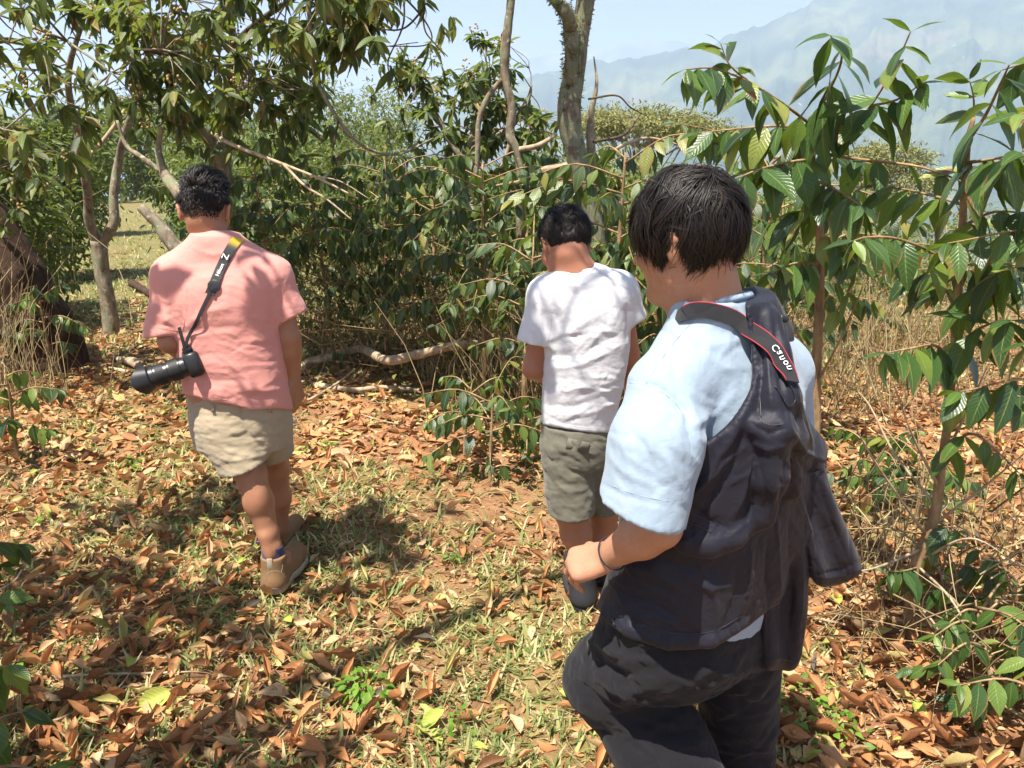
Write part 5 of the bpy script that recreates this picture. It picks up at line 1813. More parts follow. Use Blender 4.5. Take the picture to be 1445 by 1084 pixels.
def hand(S, w, d, n, s=1.0, curl=0.5, thumb_side=1, k=0.008, spread=0.06, tcurl=0.5):
    """Palm, four jointed fingers and a thumb. w wrist, d towards the knuckles, n out of the palm."""
    d = nrm(d)
    n = nrm(np.asarray(n) - d * (np.asarray(n) @ d))
    x = np.cross(d, n) * thumb_side                                 # towards the thumb
    for i, (o, L, r) in enumerate(((0.030, 0.082, 0.0092), (0.010, 0.090, 0.0096), (-0.010, 0.084, 0.0090), (-0.029, 0.068, 0.0080))):
        kn = w + s * (d * (0.088 - 0.006 * abs(i - 1)) + x * o)
        S.cone(kn - n * 0.007 * s, kn - n * 0.0075 * s - d * 0.004 * s, 0.0088 * s, 0.0080 * s, 0.005)
        S.cone(kn - n * 0.010 * s, w + s * (d * 0.03 + x * o * 0.7 - n * 0.011), 0.0036 * s, 0.0030 * s, 0.006)
        S.cone(w + s * (d * 0.012 + x * o * 0.62), kn, 0.0155 * s, 0.0125 * s, 0.014)
        a = curl * (0.75 + 0.12 * i)
        fd = nrm(d + x * (o * spread * 30 * 0.06))
        p = kn
        for j, fr in enumerate((0.48, 0.30, 0.22)):
            ang = a * (0.8, 1.1, 0.7)[j]
            fd = nrm(fd * math.cos(ang) + n * math.sin(ang))
            nx = np.cross(x * thumb_side, fd)
            e = p + fd * L * fr * s
            S.cone(p, e, r * s * (1.04 - 0.1 * j), r * s * (0.96 - 0.1 * j), 0.0025)
            p = e
            n_ = np.cross(np.cross(fd, n), fd)
        # carry the palm direction along is not needed: each joint bends towards n
    S.ell(w + s * (d * 0.045 - n * 0.0), np.array([0.040, 0.046, 0.014]) * s, np.stack([x, d, np.cross(x, d)], -1), 0.02)
    t0 = w + s * (d * 0.022 + x * 0.024 + n * 0.008)
    t1 = t0 + s * (d * 0.030 + x * 0.026 + n * 0.012)
    t2 = t1 + s * 0.034 * nrm(d * 0.9 + x * (0.35 - 0.5 * tcurl) + n * 0.5 * tcurl)
    t3 = t2 + s * 0.026 * nrm(d * 0.9 - x * 0.5 * tcurl + n * 0.6 * tcurl)
    S.chain([t0, t1, t2, t3], [0.0155 * s, 0.0125 * s, 0.0105 * s, 0.0088 * s], 0.010)


def strands(at, R, roots, s, length, rad, flow, seed, wave=0.15, lift=(0.012, 0.02), seg=8, clumps=140, droop=0.0, shell=(0.079, 0.098, 0.103), cz=0.02, cyo=-0.012, liftz=(0.35, 0.6, 1.0, 1.0), angs=0.16, clift=0.006, pull=0.4):
    """Hair: tapered strands that follow a combed flow over the skull, gathered in locks. roots: unit vectors in head axes."""
    r = np.random.default_rng(seed)
    n = len(roots)
    sh = np.array(shell)
    cl = roots[r.integers(0, n, clumps)]
    ci = np.argmax(roots @ cl.T, 1)
    u = roots.copy()
    L = length(roots) * r.uniform(0.65, 1.15, n) * (0.85 + 0.3 * r.random(clumps)[ci])
    lf = (lift[0] + (lift[1]) * r.random(n) ** 1.5 + clift * r.random(clumps)[ci]) * np.interp(roots[:, 2], [-0.75, -0.2, 0.45, 1], liftz)
    ph = r.uniform(0, 6.28, clumps)[ci]
    am = wave * r.uniform(0.3, 1.2, clumps)[ci]
    ang = r.normal(0, angs, clumps)[ci] + r.normal(0, 0.05, n)
    pts = []
    for j in range(seg + 1):
        t = j / seg
        h = lf * np.sin(np.pi * min(1.0, 0.12 + 0.62 * t)) ** 0.8
        h = np.where(j == 0, -0.002, h)
        pts.append(u * (sh + h[:, None]) + np.array([0, cyo, cz]))
        f = flow(u)
        sidev = nrm(np.cross(u, f))
        a2 = ang + am * np.sin(ph + t * 5.5)
        f = f * np.cos(a2)[:, None] + sidev * np.sin(a2)[:, None]
        cu = cl[ci]
        f = f + 0.25 * t * (nrm(cu - u * (cu * u).sum(-1, keepdims=True) + 1e-6)) * pull
        u = nrm(u + f * (L / seg / 0.1)[:, None])
    Pn = np.stack(pts, 1)                                            # n, seg+1, 3 in head axes
    if droop:
        k_ = np.linspace(0, 1, seg + 1) ** 2
        Pn[..., 2] -= droop * k_[None]
    W = at(0, 0, 0) + s * (Pn @ R.T)
    T = nrm(np.gradient(W, axis=1))
    O = nrm(W - at(0, cyo, cz))
    B = nrm(np.cross(T, O))
    O2 = np.cross(B, T)
    w = rad * r.uniform(0.6, 1.3, n)[:, None, None] * np.array([1 - 0.85 * (j / seg) ** 2 for j in range(seg + 1)])[None, :, None]
    v = np.stack([W - B * w, W + O2 * w * 0.55, W + B * w], 2)        # a shallow three-sided ridge
    v = v.reshape(n, -1, 3)
    m = np.arange(seg)[:, None] * 3
    k2 = np.arange(2)[None]
    q = np.stack([m + k2, m + k2 + 1, m + k2 + 4, m + k2 + 3], -1).reshape(-1, 4)
    Q = (q[None] + (np.arange(n) * (seg + 1) * 3)[:, None, None]).reshape(-1, 4)
    return v.reshape(-1, 3), Q, np.repeat(r.random(n), (seg + 1) * 3)


def sphere_roots(n, seed, keep, ears=True):
    r = np.random.default_rng(seed)
    u = nrm(r.normal(0, 1, (n * 3, 3)))
    u = u[keep(u)]
    if ears:
        u = u[~((np.abs(u[:, 0]) > 0.72) & (u[:, 1] > -0.40) & (u[:, 1] < 0.45) & (u[:, 2] < 0.05))]
    return u[:n]


# skin, hair and cloth
def skin_mat(name, c, c2, seed=0):
    k = N(name)
    p = k.obj()
    f = k.noise(p, 16, 5, 0.65)
    fr = k.ramp(k.noise(p, 210, 2), [(0.62, (0, 0, 0)), (0.72, (1, 1, 1))])
    k.col(k.mix(k.math('MULTIPLY', fr, 0.30), k.mix(f, c, c2), tuple(x * 0.6 for x in c2)))
    k.set(Roughness=0.48)
    k.b.inputs['Subsurface Weight'].default_value = 0.12
    k.b.inputs['Subsurface Radius'].default_value = (0.012, 0.004, 0.002)
    k.b.inputs['Specular IOR Level'].default_value = 0.4
    k.bump(k.noise(p, 140, 4, 0.7), 0.35, 0.0025)
    return k.m


M['skin_a'] = skin_mat('tanned_skin', (0.40, 0.195, 0.110), (0.29, 0.125, 0.068))
M['skin_b'] = skin_mat('ruddy_skin', (0.42, 0.19, 0.115), (0.31, 0.125, 0.075))
M['skin_c'] = skin_mat('light_tan_skin', (0.44, 0.235, 0.145), (0.33, 0.155, 0.090))
k = N('black_hair')
at_ = k.n('ShaderNodeAttribute', attribute_name='var').outputs['Fac']
k.col(k.ramp(at_, [(0, (0.006, 0.005, 0.0045)), (0.75, (0.014, 0.010, 0.008)), (1.0, (0.040, 0.026, 0.018))]))
k.set(Roughness=0.46)
k.b.inputs['Specular IOR Level'].default_value = 0.26
M['hair'] = k.m
M['eye'] = plain_mat('eye_white', (0.75, 0.72, 0.68), 0.2)
M['pink'] = cloth_mat('pink_cotton', (0.62, 0.275, 0.235), (0.54, 0.225, 0.19), slub=0.55)
M['white'] = cloth_mat('white_cotton', (0.61, 0.61, 0.64), (0.56, 0.56, 0.595), slub=0.35)
M['pale_blue'] = cloth_mat('pale_blue_cotton', (0.265, 0.335, 0.41), (0.24, 0.31, 0.385), slub=0.45)
M['beige'] = cloth_mat('beige_twill', (0.36, 0.295, 0.20), (0.30, 0.24, 0.16))
M['olive'] = cloth_mat('olive_grey_twill', (0.150, 0.140, 0.105), (0.115, 0.108, 0.082))
M['trousers'] = cloth_mat('charcoal_twill', (0.011, 0.011, 0.0135), (0.008, 0.008, 0.010), sheen=0.06, crease=0.35)
M['nylon'] = cloth_mat('navy_nylon', (0.010, 0.0102, 0.019), (0.008, 0.008, 0.015), rough=0.6, slub=0.2, sheen=0.05, spec=0.28, bump=0.1, crump=14.0, crease=0.32)
M['boot'] = plain_mat('tan_suede', (0.25, 0.145, 0.070), 0.85, spec=0.15, nz=0.3, scale=40, bump=0.3)
M['sole'] = plain_mat('boot_sole', (0.34, 0.28, 0.20), 0.8, spec=0.2)
M['sock'] = cloth_mat('navy_sock', (0.055, 0.045, 0.10), (0.04, 0.035, 0.075))
M['shoe'] = plain_mat('dark_grey_shoe', (0.030, 0.030, 0.034), 0.7, spec=0.3, nz=0.3)
M['black'] = plain_mat('black_plastic', (0.014, 0.014, 0.016), 0.38, nz=0.1)
M['rubber'] = plain_mat('black_ribbed_rubber', (0.012, 0.012, 0.014), 0.6, nz=0.1)
M['glass'] = plain_mat('lens_glass', (0.01, 0.012, 0.02), 0.05, spec=0.8, nz=0.0)
M['ink'] = plain_mat('white_print', (0.75, 0.75, 0.75), 0.7, nz=0.05)
M['red_trim'] = plain_mat('red_strap_edge', (0.42, 0.015, 0.03), 0.7, nz=0.1)
M['strap_grey'] = cloth_mat('charcoal_webbing', (0.020, 0.020, 0.023), (0.014, 0.014, 0.016), rough=0.8)
k = N('black_and_yellow_webbing')
uvn = k.n('ShaderNodeUVMap').outputs[0]
sp_ = k.n('ShaderNodeSeparateXYZ')
k.l(uvn, sp_.inputs[0])
k.col(k.ramp(sp_.outputs[1], [(0.0, (0.62, 0.44, 0.02)), (0.10, (0.60, 0.40, 0.02)), (0.21, (0.05, 0.045, 0.03)), (0.25, (0.018, 0.018, 0.02))]))
k.set(Roughness=0.75)
M['strap_yellow'] = k.m


def px_m(z, Y):
    return FPX / (Y * CP - (z - CAM_H) * SP)


def section(py, xl, xr, Y, b, yaw=0.0):
    p = U((xl + xr) / 2, py, Y)
    return (p[2], p[0], Y, (xr - xl) / 2 / px_m(p[2], Y), b, yaw)


def part(name, vq, m, parent, off):
    return link(name, quad_mesh(name, vq[0] - off, vq[1]), m, parent)


def ribbon(pts, nrmls, width, th=0.0022, lift=0.003):
    """A flat strap along pts lying on a surface with the given normals."""
    p = np.asarray(pts, float)
    n = nrm(nrmls)
    t = nrm(np.gradient(p, axis=0))
    n = nrm(n - t * (n * t).sum(-1, keepdims=True))
    s = np.cross(t, n)
    w = np.broadcast_to(np.asarray(width, float), (len(p),))[:, None] / 2
    a = p + n * lift
    v = np.stack([a - s * w, a + s * w, a + s * w + n * th, a - s * w + n * th], 1).reshape(-1, 3)
    i = np.arange(len(p) - 1)[:, None] * 4
    j = np.arange(4)[None]
    q = np.stack([i + j, i + 4 + j, i + 4 + (j + 1) % 4, i + (j + 1) % 4], -1).reshape(-1, 4)
    q = np.vstack([q, [[0, 1, 2, 3]], [[len(v) - 1, len(v) - 2, len(v) - 3, len(v) - 4]]])
    vv = np.linspace(0, 1, len(p))
    uv = np.stack([np.tile([0, 1, 1, 0], len(p)), np.repeat(vv, 4)], -1)
    return v, q, uv


def lettering(name, text, size, origin, ex, ey, parent, off, m, bold=0.0):
    """Flat printed letters: text runs along ex, stands along ey."""
    cu = bpy.data.curves.new(name, 'FONT')
    cu.body = text
    cu.size = size
    cu.extrude = 0.0002
    cu.offset = bold
    cu.resolution_u = 2
    tmp = bpy.data.objects.new('print', cu)
    me = bpy.data.meshes.new_from_object(tmp)
    bpy.data.objects.remove(tmp)
    me.materials.clear()
    me.materials.append(m)
    o = link(name, me, None, parent)
    ex, ey = nrm(ex), nrm(np.asarray(ey) - nrm(ex) * (np.asarray(ey) @ nrm(ex)))
    m4 = np.eye(4)
    m4[:3, 0], m4[:3, 1], m4[:3, 2] = ex, ey, np.cross(ex, ey)
    m4[:3, 3] = np.asarray(origin) - off
    o.matrix_basis = Matrix(m4.tolist())
    return o


I3 = np.eye(3)


def seam(bv, pl, m, parent, off, r=0.0007, name='seam'):
    """A stitched seam lying on the cloth."""
    h_ = [hit(bv, x, y) for x, y in catmull(pl, max(10, len(pl) * 6))]
    p_, n_ = settle([a for a, b in h_], [b for a, b in h_], 2)
    v_, q_ = tube_arrays(p_ + n_ * r * 0.35, r, 5)
    return part(name, (v_, q_), m, parent, off)


DIAG = np.array(Matrix.Rotation(0.7, 3, 'Y'))

# ================================================================== the man in pink
Y0 = 2.80
base = G(*U(375, 800, Y0)[:2])
body = Sculpt(0.0045)
hc = U(290, 296, 2.86)
fw1 = nrm(np.array([-0.10, 0.93, -0.30]))
up1 = nrm(np.array([-0.02, 0.28, 0.95]))
R1, at1 = head(body, hc, fw1, up1, 1.0)
nb = U(303, 345, 2.82)
nb = U(304, 340, 2.83)
body.cone(at1(0, -0.03, -0.05), nb + (0, 0.01, -0.03), 0.056, 0.058, 0.03)
sl, sr = U(246, 386, 2.80), U(386, 384, 2.84)
body.cone(nb - (0, 0, 0.05), sl - (0, 0, 0.015), 0.045, 0.042, 0.03).cone(nb - (0, 0, 0.05), sr - (0, 0, 0.015), 0.045, 0.042, 0.03)
el, er = U(240, 482, 2.74), U(409, 478, 2.82)
wl, wr = U(272, 512, 3.0), U(414, 540, 2.86)
body.chain([sl, el], [0.048, 0.041]).chain([el, wl], [0.041, 0.028], 0.02)
body.chain([sr, er], [0.047, 0.040]).chain([er, er * 0.72 + wr * 0.28, wr], [0.039, 0.041, 0.027], 0.02)
hand(body, wr, wr - er + np.array([0.01, 0.03, -0.06]), np.array([-0.9, 0.35, 0]), 1.0, 0.45, 1)
hand(body, wl, nrm(wl - el), np.array([0.3, 0.2, -0.9]), 1.0, 0.9, 1)
tor = [section(560, 274, 402, 2.80, 0.10), section(500, 266, 394, 2.81, 0.105), section(430, 256, 392, 2.82, 0.11), section(400, 264, 376, 2.82, 0.08), section(378, 290, 330, 2.82, 0.05)]
body.loft(tor, 0.03)
body.loft([section(622, 282, 405, 2.81, 0.10), section(590, 278, 404, 2.81, 0.11), section(550, 276, 400, 2.81, 0.10)], 0.05)
hl, hr = U(318, 600, 2.78), U(376, 598, 2.84)
kl, kr = U(354, 668, 2.74), U(388, 660, 2.96)
al, ar = U(384, 772, 2.70), U(394, 765, 3.06)
body.chain([hl, kl], [0.085, 0.063], 0.04).chain([hr, kr], [0.08, 0.058], 0.04)
ml, mr = kl * 0.62 + al * 0.38, kr * 0.62 + ar * 0.38
body.chain([kl, ml, kl * 0.2 + al * 0.8, al], [0.053, 0.055, 0.040, 0.035], 0.02)
body.ell(ml + (-0.010, -0.020, 0.03), (0.040, 0.042, 0.080), None, 0.025)
body.ell(ml + (0.016, -0.020, 0.025), (0.034, 0.040, 0.075), None, 0.02)
body.cone(al + (0, -0.034, -0.02), al * 0.7 + ml * 0.3 + (0, -0.030, 0), 0.012, 0.014, 0.03)
body.cone(kl + (-0.026, -0.045, -0.04), kl + (-0.030, -0.05, 0.05), 0.012, 0.012, 0.02)
body.cone(kl + (0.028, -0.045, -0.04), kl + (0.030, -0.05, 0.05), 0.012, 0.012, 0.02)
body.chain([kr, mr, kr * 0.2 + ar * 0.8, ar], [0.054, 0.058, 0.040, 0.036], 0.03)
toe_l, toe_r = al + np.array([0.03, 0.19, -0.13]), ar + np.array([0.02, 0.17, -0.08])
body.chain([al, al + (0.003, 0.0, -0.09), toe_l], [0.036, 0.036, 0.03], 0.02)
body.chain([ar, ar + (0.003, 0.0, -0.09), toe_r], [0.034, 0.034, 0.03], 0.02)
v, q = body.build(2)
p1 = link('person', quad_mesh('person', v - base, q), M['skin_a'], loc=base)
tag(p1, 'man in a pink t-shirt and beige shorts walking away with a camera at his hip', 'person', 'men walking along the track')
eyes(p1, at1, R1, 1.04, base)

shirt = Sculpt(0.006)
hem_n = nrm(np.array([0.0, 0.0, 1.0]))
tz = [section(592, 264, 412, 2.80, 0.135), section(560, 263, 409, 2.80, 0.132), section(520, 258, 402, 2.80, 0.130), section(470, 248, 399, 2.81, 0.134), section(430, 238, 399, 2.81, 0.138), section(400, 228, 402, 2.81, 0.125), section(376, 236, 392, 2.815, 0.098), section(352, 266, 352, 2.82, 0.074), section(342, 274, 338, 2.82, 0.068), section(334, 277, 333, 2.82, 0.064)]
hp = [U(262, 556, 2.72), U(408, 577, 2.72)]
def hem1(P):
    px, py, d = proj(P)
    return (py - np.interp(px, [262, 300, 350, 408], [556, 566, 577, 577]) - 1.2 * np.sin(px * 0.11)) * d / FPX
shirt.loft(tz, 0.045, extra=hem1)
shl, shr = U(247, 390, 2.80), U(382, 388, 2.835)
shirt.cone(U(294, 351, 2.82), shl, 0.066, 0.075, 0.05).cone(U(314, 351, 2.825), shr, 0.066, 0.071, 0.05)
sel, ser = U(230, 498, 2.74), U(424, 478, 2.82)
cutl, cutr = U(231, 472, 2.74), U(417, 446, 2.82)
shirt.cone(shl, sel, 0.073, 0.082, 0.028, plane=(cutl, np.array([0.10, -0.05, -1.0])))
shirt.cone(shr, ser, 0.067, 0.070, 0.028, plane=(cutr, np.array([0.42, 0.0, -0.9])))
shirt.cone(nb + (0, 0.02, 0.12), nb + (0, 0.012, 0.006), 0.058, 0.056, 0.006, 's')
v, q = shirt.build(2)
v = folds(v, q, [([(262, 462), (290, 440), (330, 432)], 6, 0.006), ([(262, 470), (296, 462), (340, 462)], 6, -0.004), ([(255, 440), (262, 470), (272, 500)], 5, -0.010), ([(396, 400), (398, 440), (396, 470)], 5, -0.009),
                 ([(270, 545), (320, 560), (370, 545), (404, 520)], 8, 0.006), ([(300, 572), (340, 556), (380, 560)], 5, -0.004), ([(330, 500), (360, 480), (390, 478)], 7, 0.004), ([(345, 545), (375, 552), (404, 548)], 4, 0.004), ([(264, 520), (300, 512), (340, 520)], 6, 0.004), ([(268, 535), (310, 538), (352, 532)], 5, -0.003),
                 ([(214, 440), (236, 452), (258, 470)], 5, 0.006), ([(208, 455), (230, 460), (252, 462)], 4, -0.004), ([(232, 398), (240, 420), (238, 450)], 6, 0.004), ([(404, 410), (414, 428), (420, 444)], 5, 0.004),
                 ([(275, 352), (300, 360), (336, 356)], 5, 0.004), ([(258, 380), (290, 392), (330, 388)], 8, 0.003)] + creases(46, 262, 405, 470, 570, 0.15, 0.35, 0.0022, (2.0, 3.6), 5) + creases(22, 240, 400, 380, 470, 0.6, 0.8, 0.0014, (2.0, 3.4), 6) + creases(14, 206, 256, 400, 470, 0.5, 0.6, 0.002, (1.8, 3.0), 7, (6, 18)),
          [((9, 9, 5), 0.0035, False, None), ((8, 8, 22), 0.0012, True, None), ((16, 16, 6), 0.0010, True, DIAG)], 3)
bvs = surf((v, q))
shirt_o = part('t_shirt', (v, q), M['pink'], p1, base)
for pl in ([(252, 372), (262, 400), (264, 432), (258, 466)], [(390, 368), (398, 396), (399, 424), (394, 450)], [(203, 459), (228, 464), (254, 467)], [(396, 446), (416, 440), (433, 429)], [(266, 552), (300, 560), (350, 570), (404, 571)]):
    seam(bvs, pl, M['pink'], shirt_o, base)
# hems and neckline
def ring(name, pts, r, m, parent, off, flat=1.0):
    c = catmull(list(pts) + [pts[0]], 48)
    v, q = tube_arrays(c, r, 6, cap=False)
    return part(name, (v, q), m, parent, off)
nbr = U(305, 334, 2.82)
cr = [nbr + np.array([0.070 * math.cos(a), 0.064 * math.sin(a), 0.002 - 0.004 * math.sin(a)]) for a in np.linspace(0, 2 * np.pi, 12, endpoint=False)]
ring('collar', cr, 0.0075, M['pink'], shirt_o, base)

sh = Sculpt(0.006)
sh.loft([section(628, 278, 410, 2.81, 0.118), section(595, 271, 410, 2.81, 0.126), section(560, 268, 406, 2.81, 0.118), section(545, 270, 404, 2.81, 0.11)], 0.04)
def cuff(py_pts, px_pts):
    def f(P):
        px, py, d = proj(P)
        return (py - np.interp(px, px_pts, py_pts)) * d / FPX
    return f
lgl = Sculpt(0.006)
dl = kl - hl
sh.cone(U(316, 600, 2.78), kl + dl * 0.5, 0.108, 0.100, 0.03, plane=(U(358, 652, 2.74), np.array([0.30, 0.1, -0.95])))
sh.cone(U(376, 600, 2.85), kr + (kr - hr) * 0.4, 0.098, 0.082, 0.02, plane=(U(388, 637, 2.94), np.array([0.05, 0.2, -0.97])))
v, q = sh.build(2)
v = folds(v, q, [([(340, 572), (342, 592), (352, 616), (372, 636)], 4, -0.008), ([(290, 600), (320, 612), (350, 606)], 5, 0.005), ([(300, 625), (330, 640), (372, 646)], 4, 0.004), ([(278, 585), (310, 590), (345, 585)], 6, -0.004), ([(300, 640), (325, 652), (385, 640)], 3, 0.004), ([(368, 596), (388, 604), (405, 596)], 5, -0.005), ([(290, 580), (300, 600), (312, 640)], 5, 0.004)] + creases(40, 272, 408, 575, 652, 0.2, 0.5, 0.0022, (1.8, 3.2), 45, (8, 24)),
          [((14, 14, 14), 0.004, False, None), ((10, 10, 34), 0.003, True, None)], 8)
so = part('shorts', (v, q), M['beige'], p1, base)
bv1 = surf((v, q))
# back seam, belt loops and the turned-up cuff
for x0, x1 in ((300, 302), (380, 381)):
    a, na = hit(bv1, x0, 570)
    b_, nb_ = hit(bv1, x1, 582)
    part('belt_loop', ribbon([a, (a + b_) / 2, b_], [na, na, nb_], 0.012, 0.003, 0.003)[:2], M['beige'], so, base)


def boot(parent, off, ankle, toe, hz, m, sole_m, s=1.0, shaft=0.10, tab=True):
    """Ankle boot: shaft, heel counter, toe, welted sole, pull tab."""
    S = Sculpt(0.005)
    f = nrm(np.array([toe[0] - ankle[0], toe[1] - ankle[1], toe[2] - ankle[2] + 0.10]))
    heel = np.array([ankle[0], ankle[1] - 0.012, hz + 0.045])
    ball = np.array([toe[0], toe[1], max(hz + 0.04, toe[2])])
    S.cone(np.array([*ankle[:2], ankle[2] - 0.01]), heel, 0.054 * s, 0.050 * s, 0.03, plane=(ankle + (0, 0, 0.002), np.array([0, 0, 1.0])))
    S.cone(heel, ball, 0.046 * s, 0.042 * s, 0.04)
    S.cone(heel * 0.35 + ball * 0.65, ball, 0.05 * s, 0.046 * s, 0.03)
    S.add(lambda P: hz + 0.026 - P[..., 2], [-9] * 3, [9] * 3, 0.004, 'i')
    bvq = S.build(2)
    o = part('boot', bvq, m, parent, off)
    T = Sculpt(0.005)
    side = nrm(np.cross(f, (0, 0, 1.0)))
    for a, b, r in ((heel, ball, 0.053), (heel * 0.35 + ball * 0.65, ball, 0.057)):
        a2, b2 = a.copy(), b.copy()
        a2[2] = b2[2] = hz + 0.014
        T.cone(a2, b2, r * s * 0.96, r * s * 0.9, 0.02)
    T.add(lambda P: np.abs(P[..., 2] - hz - 0.015) - 0.015, [-9] * 3, [9] * 3, 0.004, 'i')
    part('sole', T.build(1), sole_m, o, off)
    if tab:
        bb = surf(bvq)
        bx, by, _ = proj(np.array([ankle, heel]))
        x0_, y0_ = bx[1], by[1]
        for pl in ([(-14, 2), (-9, -9), (0, -12), (9, -10), (15, -2)], [(-15, 10), (-4, 13), (8, 12), (17, 6)], [(-11, -20), (-10, -12), (-9, -9)], [(11, -21), (10, -14), (9, -10)]):
            seam(bb, [(x0_ + a, y0_ + b) for a, b in pl], M['sole'], o, off, 0.0011)
        c = ankle + np.array([0.0, -0.052 * s, -0.022])
        v, q = box_arrays(c, (0.011, 0.0035, 0.032), bevel=0.002)
        part('pull_tab', (v, q), M['sole'], o, off)
    return o


boot(p1, base, al + (0.002, 0, -0.035), toe_l, float(gz(al[0], al[1])) + 0.026, M['boot'], M['sole'], 0.95)
boot(p1, base, ar + (0.002, 0, -0.03), toe_r, float(gz(ar[0], ar[1])) + 0.004, M['boot'], M['sole'], 0.94)
for a in (al, ar):
    S = Sculpt(0.005)
    S.cone(a + (0, 0, -0.08), a + (0, 0, 0.005), 0.045, 0.0425, 0.01, plane=(a + (0, 0, 0.006), np.array([0, 0.15, 1.0])))
    part('sock', S.build(1), M['sock'], p1, base)

# short black hair, faded at the nape
def flow_short(u):
    f = np.stack([u[:, 0] * 0.5 + 0.15, u[:, 1] * 0.5 + 0.75 * (u[:, 2] > 0.3) + 0.0, np.where(u[:, 2] > 0.3, 0.35, -0.6)], -1)
    f = f - u * (f * u).sum(-1, keepdims=True)
    return nrm(f + 1e-6)
def cap_hair(parent, off, at, R, s, keep, grow, m='hair', cut=None):
    S = Sculpt(0.005)
    S.ell(at(0, -0.012, 0.022), (np.array([0.075, 0.094, 0.098]) + grow) * s, R, 0.01)
    for sg in (-1, 1):
        S.ell(at(sg * 0.088, -0.010, -0.022), np.array([0.022, 0.026, 0.036]) * s, R, 0.008, 's')
    for f in cut or ():
        S.add(f, [-9] * 3, [9] * 3, 0.012, 'i')
    return S.build(2)
def hp1(P):
    x = (P - at1(0, 0, 0)) @ R1
    lim = np.interp(x[..., 1], [-0.12, -0.07, 0.0, 0.03, 0.06, 0.09], [-0.032, -0.028, -0.008, 0.02, 0.05, 0.062])
    return lim - x[..., 2]
hv, hq = cap_hair(p1, base, at1, R1, 1.0, None, np.array([0.003, 0.004, 0.012]), cut=[hp1])
roots = sphere_roots(5200, 3, lambda u: (u[:, 2] * 0.1 > np.interp(u[:, 1] * 0.1, [-0.1, -0.06, 0.0, 0.03, 0.06, 0.09], [-0.080, -0.074, -0.022, 0.02, 0.045, 0.06]) - 0.01))
sv, sq, svar = strands(at1, R1, roots, 1.0, lambda u: np.interp(u[:, 2], [-0.7, -0.3, 0.1, 0.5, 1], [0.006, 0.010, 0.022, 0.05, 0.06]), 0.0011, flow_short, 5, 0.14, (0.002, 0.022), 7, 70, shell=(0.076, 0.096, 0.110), liftz=(0.2, 0.35, 1.0, 1.3), angs=0.3, clift=0.014, pull=0.9)
hb = Buf()
hb.add(hv, hq, 0.2)
hb.add(sv, sq, svar)
link('hair', hb.mesh('hair', off=base), M['hair'], p1)

# ---- his camera on its strap
cb = U(268, 515, 2.70)
lens_dir = nrm(U(192, 541, 2.66) - U(262, 518, 2.72))
Rc = rot_to(lens_dir, (0, 0.15, 1.0))
cam_o = thing('camera', cb, 'black camera with a zoom lens, hanging at the hip of the man in pink', 'camera')
v, q = box_arrays(cb - lens_dir * 0.02, (0.068, 0.026, 0.046), Rc, 0.008)
cbody = part('camera_body', (v, q), M['black'], cam_o, cb)
v, q = box_arrays(cb - lens_dir * 0.018 + Rc @ np.array([0, 0, 0.054]), (0.026, 0.022, 0.016), Rc, 0.006)
part('viewfinder', (v, q), M['black'], cbody, cb)
v, q = box_arrays(cb - lens_dir * 0.006 + Rc @ np.array([0.052, 0, -0.004]), (0.018, 0.034, 0.044), Rc, 0.01)
part('grip', (v, q), M['rubber'], cbody, cb)
def lathe(name, prof, m, parent, ribs=None, n=36):
    pts = [cb + lens_dir * a for a, r in prof]
    v, q = tube_arrays(pts, [r for a, r in prof], n)
    return sharp(part(name, (v, q), m, parent, cb), 30)
lens = lathe('lens', [(0.0, 0.034), (0.006, 0.037), (0.03, 0.037), (0.032, 0.039), (0.075, 0.039), (0.077, 0.037), (0.145, 0.040), (0.15, 0.040)], M['black'], cam_o)
def ribbed(a0, a1, r, name):
    prof = []
    k_ = int((a1 - a0) / 0.004)
    for i in range(k_):
        a = a0 + (a1 - a0) * i / k_
        prof += [(a, r), (a + 0.0022, r), (a + 0.0024, r - 0.0014), (a + 0.0036, r - 0.0014)]
    return lathe(name, prof, M['rubber'], lens)
ribbed(0.036, 0.068, 0.0412, 'zoom_ring')
ribbed(0.088, 0.118, 0.0405, 'focus_ring')
lathe('marked_ring', [(0.124, 0.0404), (0.1245, 0.0410), (0.1265, 0.0410), (0.127, 0.0404)], M['shoe'], lens)
hood = []
nseg = 48
for a, rr in ((0.140, 0.041), (0.146, 0.047), (0.158, 0.0495), (None, 0.056), (None, 0.0535), (0.160, 0.0455), (0.150, 0.040)):
    for i in range(nseg):
        th = 2 * np.pi * i / nseg
        aa = 0.184 + 0.018 * math.cos(2 * th) if a is None else a
        hood.append(cb + lens_dir * aa + rr * (Rc[:, 0] * math.cos(th) + Rc[:, 2] * math.sin(th)))
i = np.arange(6)[:, None] * nseg
j = np.arange(nseg)[None]
j2 = (j + 1) % nseg
sharp(part('lens_hood', (np.array(hood), np.stack([i + j, i + j2, i + nseg + j2, i + nseg + j], -1).reshape(-1, 4)), M['black'], lens, cb), 25)
lathe('front_glass', [(0.148, 0.036), (0.152, 0.035), (0.154, 0.025), (0.1545, 0.002)], M['glass'], lens)
lets = []
path = [(332, 341), (324, 355), (316, 371), (308, 389), (302, 404), (297, 416)]
pp, nn = settle(*zip(*[hit(bvs, x, y) for x, y in catmull(path, 30)]))
P_ = np.vstack([[pp[0] + (0.016, 0.12, -0.06), pp[0] + (0.010, 0.075, -0.012), pp[0] + (0.004, 0.03, 0.004)], pp])
N_ = np.vstack([[(0.1, 0.5, 1)], [(0.1, 0.1, 1)], [nn[0] + (0, 0.2, 0.5)], nn])
v, q, uv = ribbon(P_, N_, 0.035, 0.0025, 0.006)
b_ = Buf(); b_.add(v, q, 0.5, uv)
